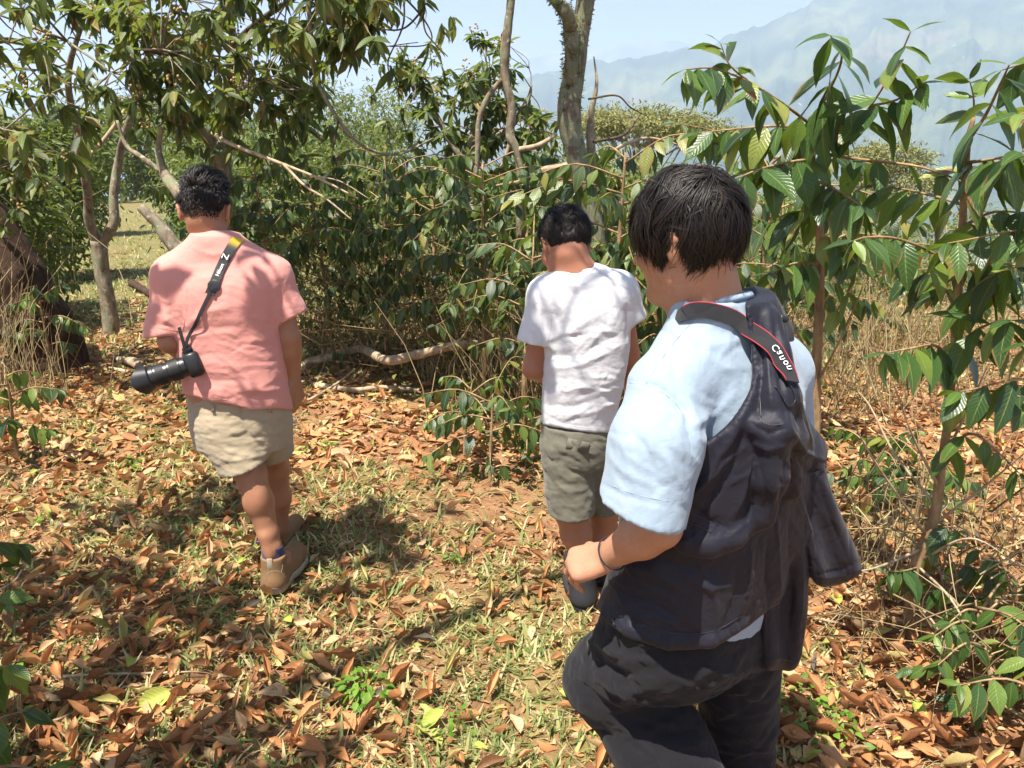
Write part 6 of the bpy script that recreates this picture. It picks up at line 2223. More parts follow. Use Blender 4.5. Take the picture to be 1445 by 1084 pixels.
strap = sharp(link('strap', b_.mesh('strap', off=cb), M['strap_yellow'], cam_o))
path2 = [(298, 413), (288, 434), (276, 458), (266, 480), (261, 500)]
pp2, nn2 = settle(*zip(*[hit(bvs, x, y) for x, y in catmull(path2, 24)]))
pp2 = np.vstack([pp2, [U(262, 508, 2.66)]])
nn2 = np.vstack([nn2, [nn2[-1]]])
v, q, uv = ribbon(pp2, nn2, 0.012, 0.003, 0.007)
sharp(part('thin_strap', (v, q), M['strap_grey'], strap, cb))
v, q, uv = ribbon([U(253, 462, 2.66), U(258, 480, 2.65), U(264, 502, 2.66)], [(0, -1, 0.1)] * 3, 0.012, 0.003, 0.0)
sharp(part('thin_strap', (v, q), M['strap_grey'], strap, cb))
c, n0 = hit(bvs, 303, 404)
n0 = nn[24]
v, q = tube_arrays([c + n0 * a for a in (0.006, 0.0105, 0.0118)], [0.0225, 0.0225, 0.019], 28)
badge = sharp(part('badge', (v, q), M['black'], strap, cb))
t_ = nrm(pp[3] - pp[-1])
rr_ = [c + n0 * 0.0120 + 0.013 * (nrm(np.cross(t_, n0)) * math.cos(a) + nrm(t_) * math.sin(a)) for a in np.linspace(0, 2 * np.pi, 24)]
part('badge_ring', tube_arrays(rr_, 0.0012, 5), M['strap_grey'], badge, cb)
tt = nrm(pp[6] - pp[20])                                           # reading direction: up the strap
nm = nrm(nn[13])
sd_ = -np.cross(tt, nm)
o_ = pp[18] + nm * 0.0105 - sd_ * 0.007
lettering('strap_lettering', 'Nikon', 0.0195, o_, tt, sd_, strap, cb, M['ink'], 0.0002)
lettering('strap_lettering', 'Z', 0.034, o_ + tt * 0.066 - sd_ * 0.004 + nm * 0.002, tt, sd_, strap, cb, M['ink'], 0.0)

# ================================================================== the man in white
base = G(*U(820, 800, 2.62)[:2])
body = Sculpt(0.005)
hc2 = U(796, 344, 2.66)
fw2 = nrm(np.array([-0.30, 0.80, -0.50]))
up2 = nrm(np.array([-0.12, 0.48, 0.86]))
R2_, at2 = head(body, hc2, fw2, up2, 0.96)
nb2 = U(817, 383, 2.62)
body.cone(at2(0, -0.035, -0.055), nb2 + (0, 0, -0.03), 0.054, 0.062, 0.03)
body.cone(at2(0, -0.03, -0.04), nb2 + (0.0, 0.02, -0.03), 0.050, 0.058, 0.03)
sl, sr = U(772, 418, 2.60), U(872, 408, 2.64)
el, er = U(752, 520, 2.62), U(892, 520, 2.72)
wl, wr = U(785, 540, 2.86), U(850, 560, 2.90)
body.cone(nb2 - (0, 0, 0.03), sl, 0.052, 0.045, 0.05).cone(nb2 - (0, 0, 0.03), sr, 0.052, 0.045, 0.05)
body.chain([sl, el], [0.040, 0.036]).chain([el, wl], [0.037, 0.026], 0.02)
body.chain([sr, er], [0.042, 0.038]).chain([er, wr], [0.038, 0.028], 0.02)
hand(body, wl, wl - el, np.array([0.5, 0.3, 0.6]), 0.95, 0.7, 1)
hand(body, wr, wr - er, np.array([-0.5, 0.3, 0.6]), 0.95, 0.7, -1)
body.loft([section(640, 776, 856, 2.64, 0.085), section(590, 774, 860, 2.63, 0.09), section(500, 776, 876, 2.62, 0.09), section(430, 778, 874, 2.62, 0.085), section(400, 792, 850, 2.62, 0.06)], 0.05)
hl, hr = U(800, 625, 2.62), U(846, 625, 2.66)
kl, kr = U(806, 722, 2.60), U(852, 718, 2.72)
al, ar = U(824, 800, 2.62), U(850, 800, 2.80)
body.chain([hl, kl], [0.080, 0.060], 0.04).chain([hr, kr], [0.08, 0.060], 0.04)
body.chain([kl, kl * 0.62 + al * 0.38, al], [0.056, 0.057, 0.036], 0.03).chain([kr, kr * 0.62 + ar * 0.38, ar], [0.054, 0.057, 0.036], 0.03)
toe_l, toe_r = al + np.array([-0.02, 0.17, -0.06]), ar + np.array([-0.02, 0.17, -0.06])
body.chain([al, al + (0, 0, -0.05), toe_l], [0.036, 0.034, 0.026], 0.02).chain([ar, ar + (0, 0, -0.05), toe_r], [0.036, 0.034, 0.026], 0.02)
v, q = body.build(2)
p2 = link('person', quad_mesh('person', v - base, q), M['skin_b'], loc=base)
tag(p2, 'man in a plain white t-shirt and olive shorts, head bowed, standing before the coffee row', 'person', 'men walking along the track')
eyes(p2, at2, R2_, 0.96, base)
shirt2 = Sculpt(0.006)
def hem2(P):
    px, py, d = proj(P)
    return (py - np.interp(px, [764, 800, 840, 868], [598, 606, 611, 610])) * d / FPX
shirt2.loft([section(625, 764, 868, 2.63, 0.115), section(590, 765, 868, 2.63, 0.112), section(540, 766, 880, 2.62, 0.112), section(490, 765, 888, 2.62, 0.115), section(440, 764, 888, 2.62, 0.115), section(412, 766, 886, 2.62, 0.10), section(396, 776, 874, 2.62, 0.082), section(384, 792, 846, 2.62, 0.068)], 0.045, extra=hem2)
shl, shr = U(774, 418, 2.60), U(872, 410, 2.64)
shirt2.cone(U(806, 396, 2.62), shl, 0.058, 0.070, 0.05).cone(U(832, 394, 2.62), shr, 0.058, 0.068, 0.05)
shirt2.cone(shl, U(750, 505, 2.58), 0.068, 0.066, 0.028, plane=(U(752, 482, 2.58), np.array([-0.15, 0, -1.0])))
shirt2.cone(shr, U(900, 485, 2.64), 0.066, 0.062, 0.028, plane=(U(896, 452, 2.64), np.array([0.35, 0, -0.94])))
shirt2.cone(at2(0, -0.035, -0.055), nb2 - (0, 0, 0.012), 0.054, 0.062, 0.006, 's')
v, q = shirt2.build(2)
v = folds(v, q, [([(770, 480), (800, 470), (850, 440)], 6, 0.005), ([(772, 505), (820, 500), (876, 470)], 6, -0.005), ([(770, 520), (815, 516), (870, 492)], 5, 0.005), ([(775, 560), (820, 545), (868, 540)], 5, 0.004), ([(768, 570), (810, 575), (860, 556)], 5, -0.004), ([(775, 590), (820, 586), (866, 572)], 5, 0.004), ([(765, 440), (770, 470), (776, 490)], 4, -0.008), ([(884, 430), (886, 460), (884, 480)], 4, -0.006),
                 ([(746, 460), (758, 470), (768, 486)], 4, 0.004), ([(800, 400), (818, 406), (840, 400)], 5, 0.004)] + creases(50, 768, 880, 470, 600, -0.25, 0.35, 0.0024, (2.0, 3.4), 15) + creases(18, 770, 880, 410, 480, 0.9, 0.7, 0.0014, (2.0, 3.4), 16),
          [((9, 9, 5), 0.003, False, None), ((15, 15, 7), 0.0012, True, DIAG), ((9, 9, 22), 0.0009, True, None)], 13)
s2 = part('t_shirt', (v, q), M['white'], p2, base)
bv_ = surf((v, q))
for pl in ([(772, 402), (778, 430), (777, 462), (772, 484)], [(874, 396), (880, 425), (882, 450)], [(740, 478), (752, 481), (764, 484)], [(768, 594), (800, 600), (830, 604)]):
    seam(bv_, pl, M['white'], s2, base)
cr = [nb2 + np.array([0.068 * math.cos(a), 0.064 * math.sin(a), -0.004 - 0.012 * math.sin(a) + 0.012 * math.cos(a)]) for a in np.linspace(0, 2 * np.pi, 12, endpoint=False)]
ring('collar', cr, 0.0065, M['white'], s2, base)
sh2 = Sculpt(0.006)
sh2.loft([section(650, 770, 866, 2.64, 0.108), section(620, 766, 864, 2.63, 0.112), section(596, 766, 862, 2.63, 0.105)], 0.04)
sh2.cone(U(800, 630, 2.62), kl + (kl - hl) * 0.4, 0.095, 0.088, 0.03, plane=(U(806, 722, 2.60), np.array([0.0, 0.05, -1.0])))
sh2.cone(U(842, 630, 2.66), kr + (kr - hr) * 0.4, 0.095, 0.085, 0.02, plane=(U(850, 716, 2.70), np.array([0.0, 0.1, -1.0])))
v, q = sh2.build(2)
v = folds(v, q, [([(778, 630), (782, 660), (790, 700)], 5, 0.006), ([(790, 650), (810, 668), (835, 672)], 5, -0.006), ([(785, 685), (805, 695), (830, 690)], 5, 0.005), ([(808, 615), (812, 640), (820, 660)], 4, 0.004), ([(786, 712), (806, 716), (830, 712)], 3, 0.003)] + creases(36, 768, 860, 615, 720, 0.5, 0.7, 0.0024, (1.8, 3.2), 46, (8, 22)), [((16, 16, 16), 0.005, False, None), ((12, 12, 30), 0.003, True, DIAG)], 18)
o2 = part('shorts', (v, q), M['olive'], p2, base)
bv2 = surf((v, q))
a, na = hit(bv2, 800, 625)
b_, nb_ = hit(bv2, 830, 632)
part('pocket_flap', ribbon([a, (a + b_) / 2, b_], [na, (na + nb_) / 2, nb_], 0.04, 0.003, 0.003)[:2], M['olive'], o2, base)
boot(p2, base, al + (0, 0, -0.015), toe_l, float(gz(al[0], al[1])) + 0.004, M['shoe'], M['shoe'], 0.95, tab=False)
boot(p2, base, ar + (0, 0, -0.015), toe_r, float(gz(ar[0], ar[1])) + 0.004, M['shoe'], M['shoe'], 0.95, tab=False)
def hp2(P):
    x = (P - at2(0, 0, 0)) @ R2_
    lim = np.interp(x[..., 1], [-0.12, -0.07, 0.0, 0.03, 0.06, 0.09], [-0.056, -0.052, -0.018, 0.02, 0.045, 0.06])
    return lim - x[..., 2]
hv, hq = cap_hair(p2, base, at2, R2_, 0.96, None, np.array([0.010, 0.010, 0.012]), cut=[hp2])
roots = sphere_roots(5200, 8, lambda u: (u[:, 2] * 0.1 > np.interp(u[:, 1] * 0.1, [-0.1, -0.06, 0.0, 0.03, 0.06, 0.09], [-0.080, -0.076, -0.022, 0.02, 0.045, 0.06]) - 0.008))
def flow_back(u):
    f = np.stack([u[:, 0] * 0.6 + 0.1, -0.55 - u[:, 1] * 0.4, -0.55 + 0.2 * u[:, 2]], -1)
    f = f - u * (f * u).sum(-1, keepdims=True)
    return nrm(f + 1e-6)
sv, sq, svar = strands(at2, R2_, roots, 0.96, lambda u: np.interp(u[:, 2], [-0.7, -0.3, 0.3, 1], [0.010, 0.030, 0.062, 0.07]), 0.0010, flow_back, 15, 0.5, (0.004, 0.014), 8, 110, liftz=(0.1, 0.5, 1.0, 1.1), angs=0.35, clift=0.012, pull=0.9)
hb = Buf(); hb.add(hv, hq, 0.2); hb.add(sv, sq, svar)
link('hair', hb.mesh('hair', off=base), M['hair'], p2)

# ================================================================== the man with the dark jacket
base = G(*U(1020, 900, 1.50)[:2])
YAW = 0.62
body = Sculpt(0.0038)
hc3 = U(966, 334, 1.46)
fw3 = nrm(np.array([-0.76, 0.62, -0.18]))
up3 = nrm(np.array([-0.16, 0.10, 0.98]))
R3, at3 = head(body, hc3, fw3, up3, 0.96)
nb3 = U(1006, 425, 1.46)
body.cone(at3(0, -0.035, -0.05), nb3 + (0, 0, -0.03), 0.056, 0.068, 0.03)
body.cone(at3(0, 0.01, -0.08), nb3 + (-0.02, 0.02, -0.03), 0.045, 0.055, 0.03)
sl, sr = U(932, 550, 1.34), U(1080, 520, 1.58)
el, er = U(930, 742, 1.25), U(1092, 730, 1.72)
wl, wr = U(856, 786, 1.34), U(1000, 800, 1.90)
body.cone(nb3 - (0, 0, 0.05), sl, 0.036, 0.046, 0.04).cone(nb3 - (0, 0, 0.05), sr, 0.04, 0.046, 0.04)
body.chain([sl, el], [0.047, 0.040]).chain([el, (el * 0.7 + wl * 0.3), wl], [0.040, 0.041, 0.0265], 0.02)
body.chain([sr, er], [0.050, 0.043]).chain([er, wr], [0.042, 0.029], 0.02)
hd = nrm(U(806, 800, 1.36) - wl)
hand(body, wl - hd * 0.004, hd, np.array([0.25, 0.45, -0.85]), 0.90, 1.15, -1, tcurl=0.8)
hand(body, wr, wr - er, np.array([0.0, -0.6, -0.6]), 0.95, 0.9, 1)
c3 = lambda py, px, Y, a, b, yaw=YAW: (U(px, py, Y)[2], U(px, py, Y)[0], Y, a, b, yaw)
body.loft([c3(860, 985, 1.47, 0.150, 0.105), c3(780, 1000, 1.47, 0.145, 0.10), c3(640, 1012, 1.47, 0.16, 0.11), c3(540, 1018, 1.47, 0.165, 0.11), c3(470, 1016, 1.465, 0.13, 0.075)], 0.05)
hl, hr = U(955, 880, 1.40), U(1040, 875, 1.54)
kl, kr = U(866, 958, 1.53), U(1042, 1010, 1.60)
al, ar = U(1000, 1170, 1.39), U(1046, 1240, 1.60)
body.chain([hl, kl], [0.085, 0.058], 0.04).chain([hr, kr], [0.085, 0.058], 0.04)
body.chain([kl, al], [0.054, 0.036], 0.03).chain([kr, ar], [0.054, 0.036], 0.03)
toe_l, toe_r = al + np.array([-0.11, 0.14, -0.06]), ar + np.array([-0.10, 0.15, -0.06])
body.chain([al, al + (0, 0, -0.05), toe_l], [0.035, 0.033, 0.026], 0.02).chain([ar, ar + (0, 0, -0.05), toe_r], [0.035, 0.033, 0.026], 0.02)
v, q = body.build(2)
p3 = link('person', quad_mesh('person', v - base, q), M['skin_c'], loc=base)
tag(p3, 'man in a pale blue t-shirt and black trousers, thick dark hair, nearest to the viewer', 'person', 'men walking along the track')
eyes(p3, at3, R3, 1.0, base)

shirt3 = Sculpt(0.0055)
shirt3.loft([c3(890, 968, 1.47, 0.178, 0.134), c3(820, 988, 1.47, 0.178, 0.134), c3(740, 1004, 1.47, 0.182, 0.135), c3(640, 1010, 1.47, 0.19, 0.14), c3(570, 1014, 1.47, 0.192, 0.140), c3(520, 1014, 1.47, 0.175, 0.122), c3(480, 1014, 1.466, 0.135, 0.098), c3(450, 1010, 1.462, 0.098, 0.080), c3(420, 1007, 1.46, 0.088, 0.074)], 0.045, ztop=U(1007, 418, 1.46)[2])
shl, shr = U(944, 548, 1.345), U(1092, 522, 1.575)
shirt3.cone(U(996, 468, 1.45), shl, 0.050, 0.070, 0.04).cone(U(1020, 464, 1.47), shr, 0.058, 0.072, 0.05)
cutl = U(892, 712, 1.24)
shirt3.cone(shl, U(925, 628, 1.27), 0.068, 0.079, 0.03)
shirt3.cone(U(925, 628, 1.27), U(896, 770, 1.22), 0.079, 0.084, 0.03, plane=(cutl, np.array([-0.30, 0.05, -0.98])))
shirt3.cone(shr, U(1106, 640, 1.66), 0.074, 0.072, 0.03, plane=(U(1100, 640, 1.64), np.array([0.1, 0, -1.0])))
shirt3.cone(at3(0, -0.035, -0.05), nb3, 0.054, 0.066, 0.006, 's')
v, q = shirt3.build(2)
v = folds(v, q, [([(893, 538), (930, 548), (968, 580), (978, 640)], 5, -0.009), ([(885, 530), (905, 545), (935, 556)], 8, 0.005), ([(972, 560), (985, 620), (1010, 640)], 8, 0.006), ([(975, 600), (1000, 590), (1040, 560)], 8, 0.004), ([(940, 640), (950, 680), (960, 720)], 8, 0.006), ([(870, 600), (890, 650), (900, 700)], 12, 0.005), ([(905, 620), (920, 660), (925, 705)], 9, -0.005),
                 ([(860, 640), (885, 668), (930, 690)], 8, 0.004), ([(845, 680), (880, 700), (945, 716)], 4, -0.003), ([(1000, 450), (1030, 462), (1056, 450)], 7, 0.006), ([(960, 470), (1000, 488), (1050, 480)], 9, 0.004), ([(985, 500), (1020, 520), (1058, 520)], 10, 0.004), ([(1030, 430), (1046, 445), (1058, 470)], 5, 0.006)] + creases(40, 845, 975, 570, 715, 1.1, 0.5, 0.0022, (3.5, 6), 25, (14, 44)) + creases(36, 930, 1060, 450, 640, 0.9, 0.7, 0.0020, (3.5, 6.5), 26, (14, 44)),
          [((8, 8, 4), 0.0035, False, None), ((13, 13, 5), 0.0014, True, DIAG)], 23)
SHIRT3 = (v, q)
s3 = part('t_shirt', (v, q), M['pale_blue'], p3, base)
bv_ = surf((v, q))
for pl in ([(888, 540), (912, 544), (938, 556), (962, 580), (974, 612), (977, 645)], [(842, 676), (870, 688), (905, 700), (944, 708)], [(1002, 432), (970, 462), (938, 500), (912, 542)]):
    seam(bv_, pl, M['pale_blue'], s3, base, 0.0007)
cr = [nb3 + np.array([0.070 * math.cos(a), 0.068 * math.sin(a), 0.004 - 0.010 * math.sin(a) + 0.010 * math.cos(a)]) for a in np.linspace(0, 2 * np.pi, 12, endpoint=False)]
ring('collar', cr, 0.0075, M['pale_blue'], s3, base)

tr = Sculpt(0.0065)
tr.loft([c3(925, 958, 1.48, 0.190, 0.146), c3(880, 966, 1.47, 0.186, 0.14), c3(830, 978, 1.47, 0.17, 0.12), c3(800, 985, 1.47, 0.165, 0.118)], 0.05)
tr.cone(U(940, 885, 1.42), kl, 0.125, 0.100, 0.05)
tr.chain([kl, U(932, 1050, 1.45), al + (0, 0, 0.02)], [0.100, 0.096, 0.088], 0.07)
tr.cone(U(1035, 885, 1.55), kr, 0.120, 0.092, 0.035)
tr.chain([kr, ar + (0, 0, 0.02)], [0.090, 0.082], 0.03)
v, q = tr.build(2)
v = folds(v, q, [([(838, 900), (870, 925), (930, 935)], 8, 0.010), ([(830, 930), (870, 950), (930, 948)], 7, -0.009), ([(840, 975), (875, 985), (930, 965)], 8, 0.009), ([(860, 1010), (900, 1005), (950, 985)], 7, -0.008), ([(880, 900), (930, 910), (990, 900)], 9, 0.008), ([(880, 1040), (915, 1030), (965, 1010)], 8, 0.007), ([(990, 940), (1020, 950), (1070, 940)], 8, 0.007), ([(1000, 980), (1030, 985), (1080, 1000)], 7, -0.006), ([(995, 1020), (1030, 1040), (1085, 1030)], 9, 0.006)] + creases(60, 820, 985, 870, 1060, 0.35, 0.4, 0.0042, (3.0, 6), 35, (16, 50)) + creases(50, 990, 1090, 900, 1084, 0.2, 0.5, 0.0040, (3.0, 6), 36, (14, 44)),
          [((7, 7, 12), 0.009, False, None), ((8, 8, 18), 0.003, True, DIAG)], 33)
part('trousers', (v, q), M['trousers'], p3, base)
boot(p3, base, al + (0, 0, -0.015), toe_l, min(al[2], toe_l[2]) - 0.06, M['shoe'], M['shoe'], 1.0, tab=False)
boot(p3, base, ar + (0, 0, -0.015), toe_r, float(gz(ar[0], ar[1])) + 0.004, M['shoe'], M['shoe'], 1.0, tab=False)
# wrist cord
wn_ = nrm(wl - el)
e1 = nrm(np.cross(wn_, (0, 0, 1.0)))
e2 = np.cross(wn_, e1)
ring('wrist_cord', [wl - wn_ * 0.02 + 0.0335 * (e1 * math.cos(a) + e2 * math.sin(a)) for a in np.linspace(0, 2 * np.pi, 10, endpoint=False)], 0.0018, M['strap_grey'], p3, base)

# thick wavy dark hair
def hp3(P):
    x = (P - at3(0, 0, 0)) @ R3
    lim = np.interp(x[..., 1], [-0.13, -0.08, -0.02, 0.02, 0.05, 0.09], [-0.122, -0.118, -0.064, -0.022, 0.012, 0.040])
    return lim - x[..., 2]
hv, hq = cap_hair(p3, base, at3, R3, 0.95, None, np.array([0.010, 0.014, 0.013]), cut=[hp3])
roots = sphere_roots(13000, 5, lambda u: (u[:, 2] * 0.1 > np.interp(u[:, 1] * 0.1, [-0.1, -0.06, 0.0, 0.03, 0.06, 0.09], [-0.094, -0.092, -0.022, 0.015, 0.04, 0.055])), False)
def flow_wavy(u):
    crown = nrm(np.array([0.15, -0.35, 0.92]))
    f = u - crown
    f = f + np.array([0, 0, -0.45])
    w = fbm(u * 2.6, 2, 4)
    s_ = nrm(np.cross(u, f))
    f = nrm(f) + s_ * (0.95 * w)[:, None]
    f = f - u * (f * u).sum(-1, keepdims=True)
    return nrm(f + 1e-6)
sv, sq, svar = strands(at3, R3, roots, 0.96, lambda u: np.interp(u[:, 2], [-0.7, -0.2, 0.4, 1], [0.045, 0.070, 0.095, 0.105]), 0.0009, flow_wavy, 25, 0.7, (0.006, 0.016), 12, 120, shell=(0.078, 0.096, 0.101), liftz=(0.08, 0.32, 1.0, 0.95), droop=0.022, angs=0.28, clift=0.014, pull=1.2)
rt2 = sphere_roots(500, 77, lambda u: u[:, 2] > np.interp(u[:, 1], [-1, -0.5, 0.3, 0.9], [-0.75, -0.7, 0.0, 0.45]), False)
sv2, sq2, svar2 = strands(at3, R3, rt2, 0.96, lambda u: 0.075 + 0.05 * np.abs(u[:, 0]), 0.0007, flow_wavy, 91, 0.8, (0.006, 0.018), 12, 300, shell=(0.080, 0.098, 0.103), liftz=(0.4, 0.8, 1.1, 1.0), droop=0.02, angs=0.6, clift=0.012, pull=0.3)
hb = Buf(); hb.add(hv, hq, 0.2); hb.add(sv, sq, svar); hb.add(sv2, sq2, svar2)
link('hair', hb.mesh('hair', off=base), M['hair'], p3)
P3, BASE3 = p3, base
# ================================================================== the dark jacket slung over his shoulder
def poly_sd(px, py, poly):
    """Signed distance to a polygon, negative inside (picture units)."""
    p = np.asarray(poly, float)
    d = np.full(px.shape, 1e9)
    ins = np.zeros(px.shape, bool)
    for i in range(len(p)):
        a, b = p[i], p[(i + 1) % len(p)]
        e = b - a
        t = np.clip(((px - a[0]) * e[0] + (py - a[1]) * e[1]) / (e @ e + 1e-9), 0, 1)
        d = np.minimum(d, np.hypot(px - a[0] - t * e[0], py - a[1] - t * e[1]))
        c = ((a[1] <= py) != (b[1] <= py))
        xs = a[0] + (py - a[1]) / (b[1] - a[1] + 1e-12) * e[0]
        ins ^= c & (px < xs)
    return np.where(ins, -d, d)


def smooth_poly(p, n=4):
    q = np.array(p, float)
    for _ in range(2):
        q = np.stack([0.75 * q + 0.25 * np.roll(q, -1, 0), 0.25 * q + 0.75 * np.roll(q, -1, 0)], 1).reshape(-1, 2)
    return q


def outline(poly):
    sp = smooth_poly(poly)
    def f(P):
        px, py, d = proj(P)
        return poly_sd(px, py, sp) * d / FPX
    return f


def sheet(S, poly, pts, t, k=0.02, edge=0.03, wob=0.0, seed=0):
    """A hanging piece of cloth: its own outline, lying along the surface through pts (top to bottom), t thick."""
    p = np.asarray(pts, float)
    c = catmull(p, 40)
    c = c[np.argsort(c[:, 2])]
    ol = outline(poly)
    def f(P):
        y = np.interp(P[..., 2], c[:, 2], c[:, 1])
        x = np.interp(P[..., 2], c[:, 2], c[:, 0])
        sd = ol(P)
        s = np.clip(-sd / edge, 0, 1)
        th = t * (0.2 + 0.8 * np.sqrt(np.maximum(0, 1 - (1 - s) ** 2)))
        w = 0.25 * (P[..., 0] - x) + (wob * np.sin((P[..., 0] - x) * 70 + P[..., 2] * 9 + seed) if wob else 0)
        return np.maximum(np.abs(P[..., 1] - y - w) - th, sd)
    sp = np.array([U(a, b, Y) for a, b in poly for Y in (p[:, 1].min() - 0.1, p[:, 1].max() + 0.1)])
    return S.add(f, sp.min(0) - 0.06, sp.max(0) + 0.06, k)


SECJ = [c3(930, 958, 1.475, 0.192, 0.150), c3(890, 962, 1.472, 0.190, 0.146), c3(850, 972, 1.47, 0.186, 0.140), c3(800, 988, 1.47, 0.184, 0.138), c3(740, 1002, 1.47, 0.184, 0.138), c3(640, 1010, 1.47, 0.19, 0.14), c3(560, 1014, 1.47, 0.196, 0.142), c3(510, 1016, 1.47, 0.18, 0.122), c3(470, 1016, 1.466, 0.14, 0.10), c3(440, 1012, 1.462, 0.112, 0.084), c3(418, 1012, 1.46, 0.09, 0.075)]
POLY_A = [(1050, 408), (1085, 408), (1106, 440), (1112, 485), (1122, 535), (1138, 592), (1150, 630), (1150, 740), (1110, 840), (1072, 868), (1050, 889), (1002, 914), (944, 915), (886, 896), (846, 866), (826, 820), (848, 745), (900, 700), (950, 668), (975, 640), (1011, 618), (1045, 588), (1058, 560), (1066, 520), (1058, 470)]
POLY_B = [(1066, 520), (1118, 520), (1136, 600), (1110, 690), (1092, 716), (1072, 744), (1038, 774), (1002, 784), (968, 781), (942, 756), (936, 720), (950, 668), (975, 640), (1011, 618), (1045, 588), (1058, 560)]
J = Sculpt(0.0044)
LA = Sculpt(0.0055)
LA.loft(SECJ, 0.02, grow=0.026, extra=outline(POLY_A))
J.ops += LA.ops
LBk = Sculpt(0.0055)
LBk.loft(SECJ, 0.004, grow=0.040, extra=outline(POLY_B))
J.ops += LBk.ops
J.cone(U(1060, 432, 1.50), U(1090, 468, 1.55), 0.033, 0.036, 0.04)
def on(px, py, up=0.0):
    p, n = raycast(LBk if LBk.at(np.array([U(px, py, y) for y in np.linspace(1.1, 1.6, 40)])).min() < 0 else LA, px, py, 1.0, 1.7)
    return p + n * up
edge = [on(948, 750, -0.012), on(970, 768, -0.010), on(1002, 770, -0.010), on(1036, 760, -0.010), on(1070, 732, -0.010), on(1090, 704, -0.010)]
J.chain(edge, [0.014, 0.018, 0.020, 0.020, 0.018, 0.014], 0.02)
J.chain([on(1084, 452, 0.0), on(1088, 500, 0.004), on(1090, 560, 0.006), on(1084, 610, 0.012), on(1080, 670, 0.012), on(1076, 728, 0.004)], [0.024, 0.026, 0.028, 0.030, 0.030, 0.020], 0.018)
J.chain([on(1098, 500, 0.0), on(1106, 560, 0.004), on(1116, 620, 0.0), on(1116, 690, 0.0)], [0.016, 0.022, 0.026, 0.02], 0.02)
J.chain([on(1062, 600, 0.006), on(1086, 600, 0.024), on(1106, 612, 0.016)], [0.014, 0.016, 0.014], 0.02)
hm = [on(852, 862, -0.006), on(888, 886, -0.006), on(944, 904, -0.006), on(1002, 904, -0.006), on(1048, 880, -0.006)]
J.chain(hm, [0.012, 0.015, 0.016, 0.016, 0.012], 0.012)
D_ = [(1104, 560), (1124, 575), (1144, 600), (1172, 630), (1162, 662), (1180, 710), (1198, 755), (1221, 803), (1208, 817), (1172, 829), (1146, 825), (1140, 790), (1132, 740), (1110, 700), (1100, 640)]
E_ = [(1082, 660), (1120, 660), (1140, 720), (1142, 800), (1138, 880), (1130, 930), (1119, 948), (1098, 943), (1078, 946), (1073, 900), (1077, 850), (1080, 760)]
sheet(J, D_, [U(1130, 560, 1.50), U(1140, 650, 1.46), U(1160, 740, 1.47), U(1180, 830, 1.49)], 0.024, 0.012, 0.03, 0.009)
sheet(J, E_, [U(1100, 650, 1.42), U(1108, 720, 1.43), U(1108, 830, 1.45), U(1104, 950, 1.46)], 0.020, 0.010, 0.024, 0.010, 2.0)
jv, jq = J.build(1)
rj = np.random.default_rng(8)
fine = []
for _ in range(170):
    x, y = rj.uniform(850, 1215), rj.uniform(450, 940)
    if y < 640:
        a = 1.62 + rj.normal(0, 0.28) + 0.5 * (x < 1060)
    elif x > 1105 and y < 830:
        a = 1.15 + rj.normal(0, 0.25)
    elif x > 1072:
        a = 1.58 + rj.normal(0, 0.12)
    elif y < 780:
        a = 2.15 + rj.normal(0, 0.35)
    else:
        a = rj.choice([0.45, 2.4]) + rj.normal(0, 0.35)
    l = rj.uniform(14, 46)
    dx, dy = math.cos(a) * l, math.sin(a) * l
    fine.append(([(x - dx, y - dy), (x + rj.normal(0, 4), y + rj.normal(0, 4)), (x + dx, y + dy)], rj.uniform(2.0, 4.0), rj.choice([-1, 1, 1]) * rj.uniform(0.0012, 0.0036)))
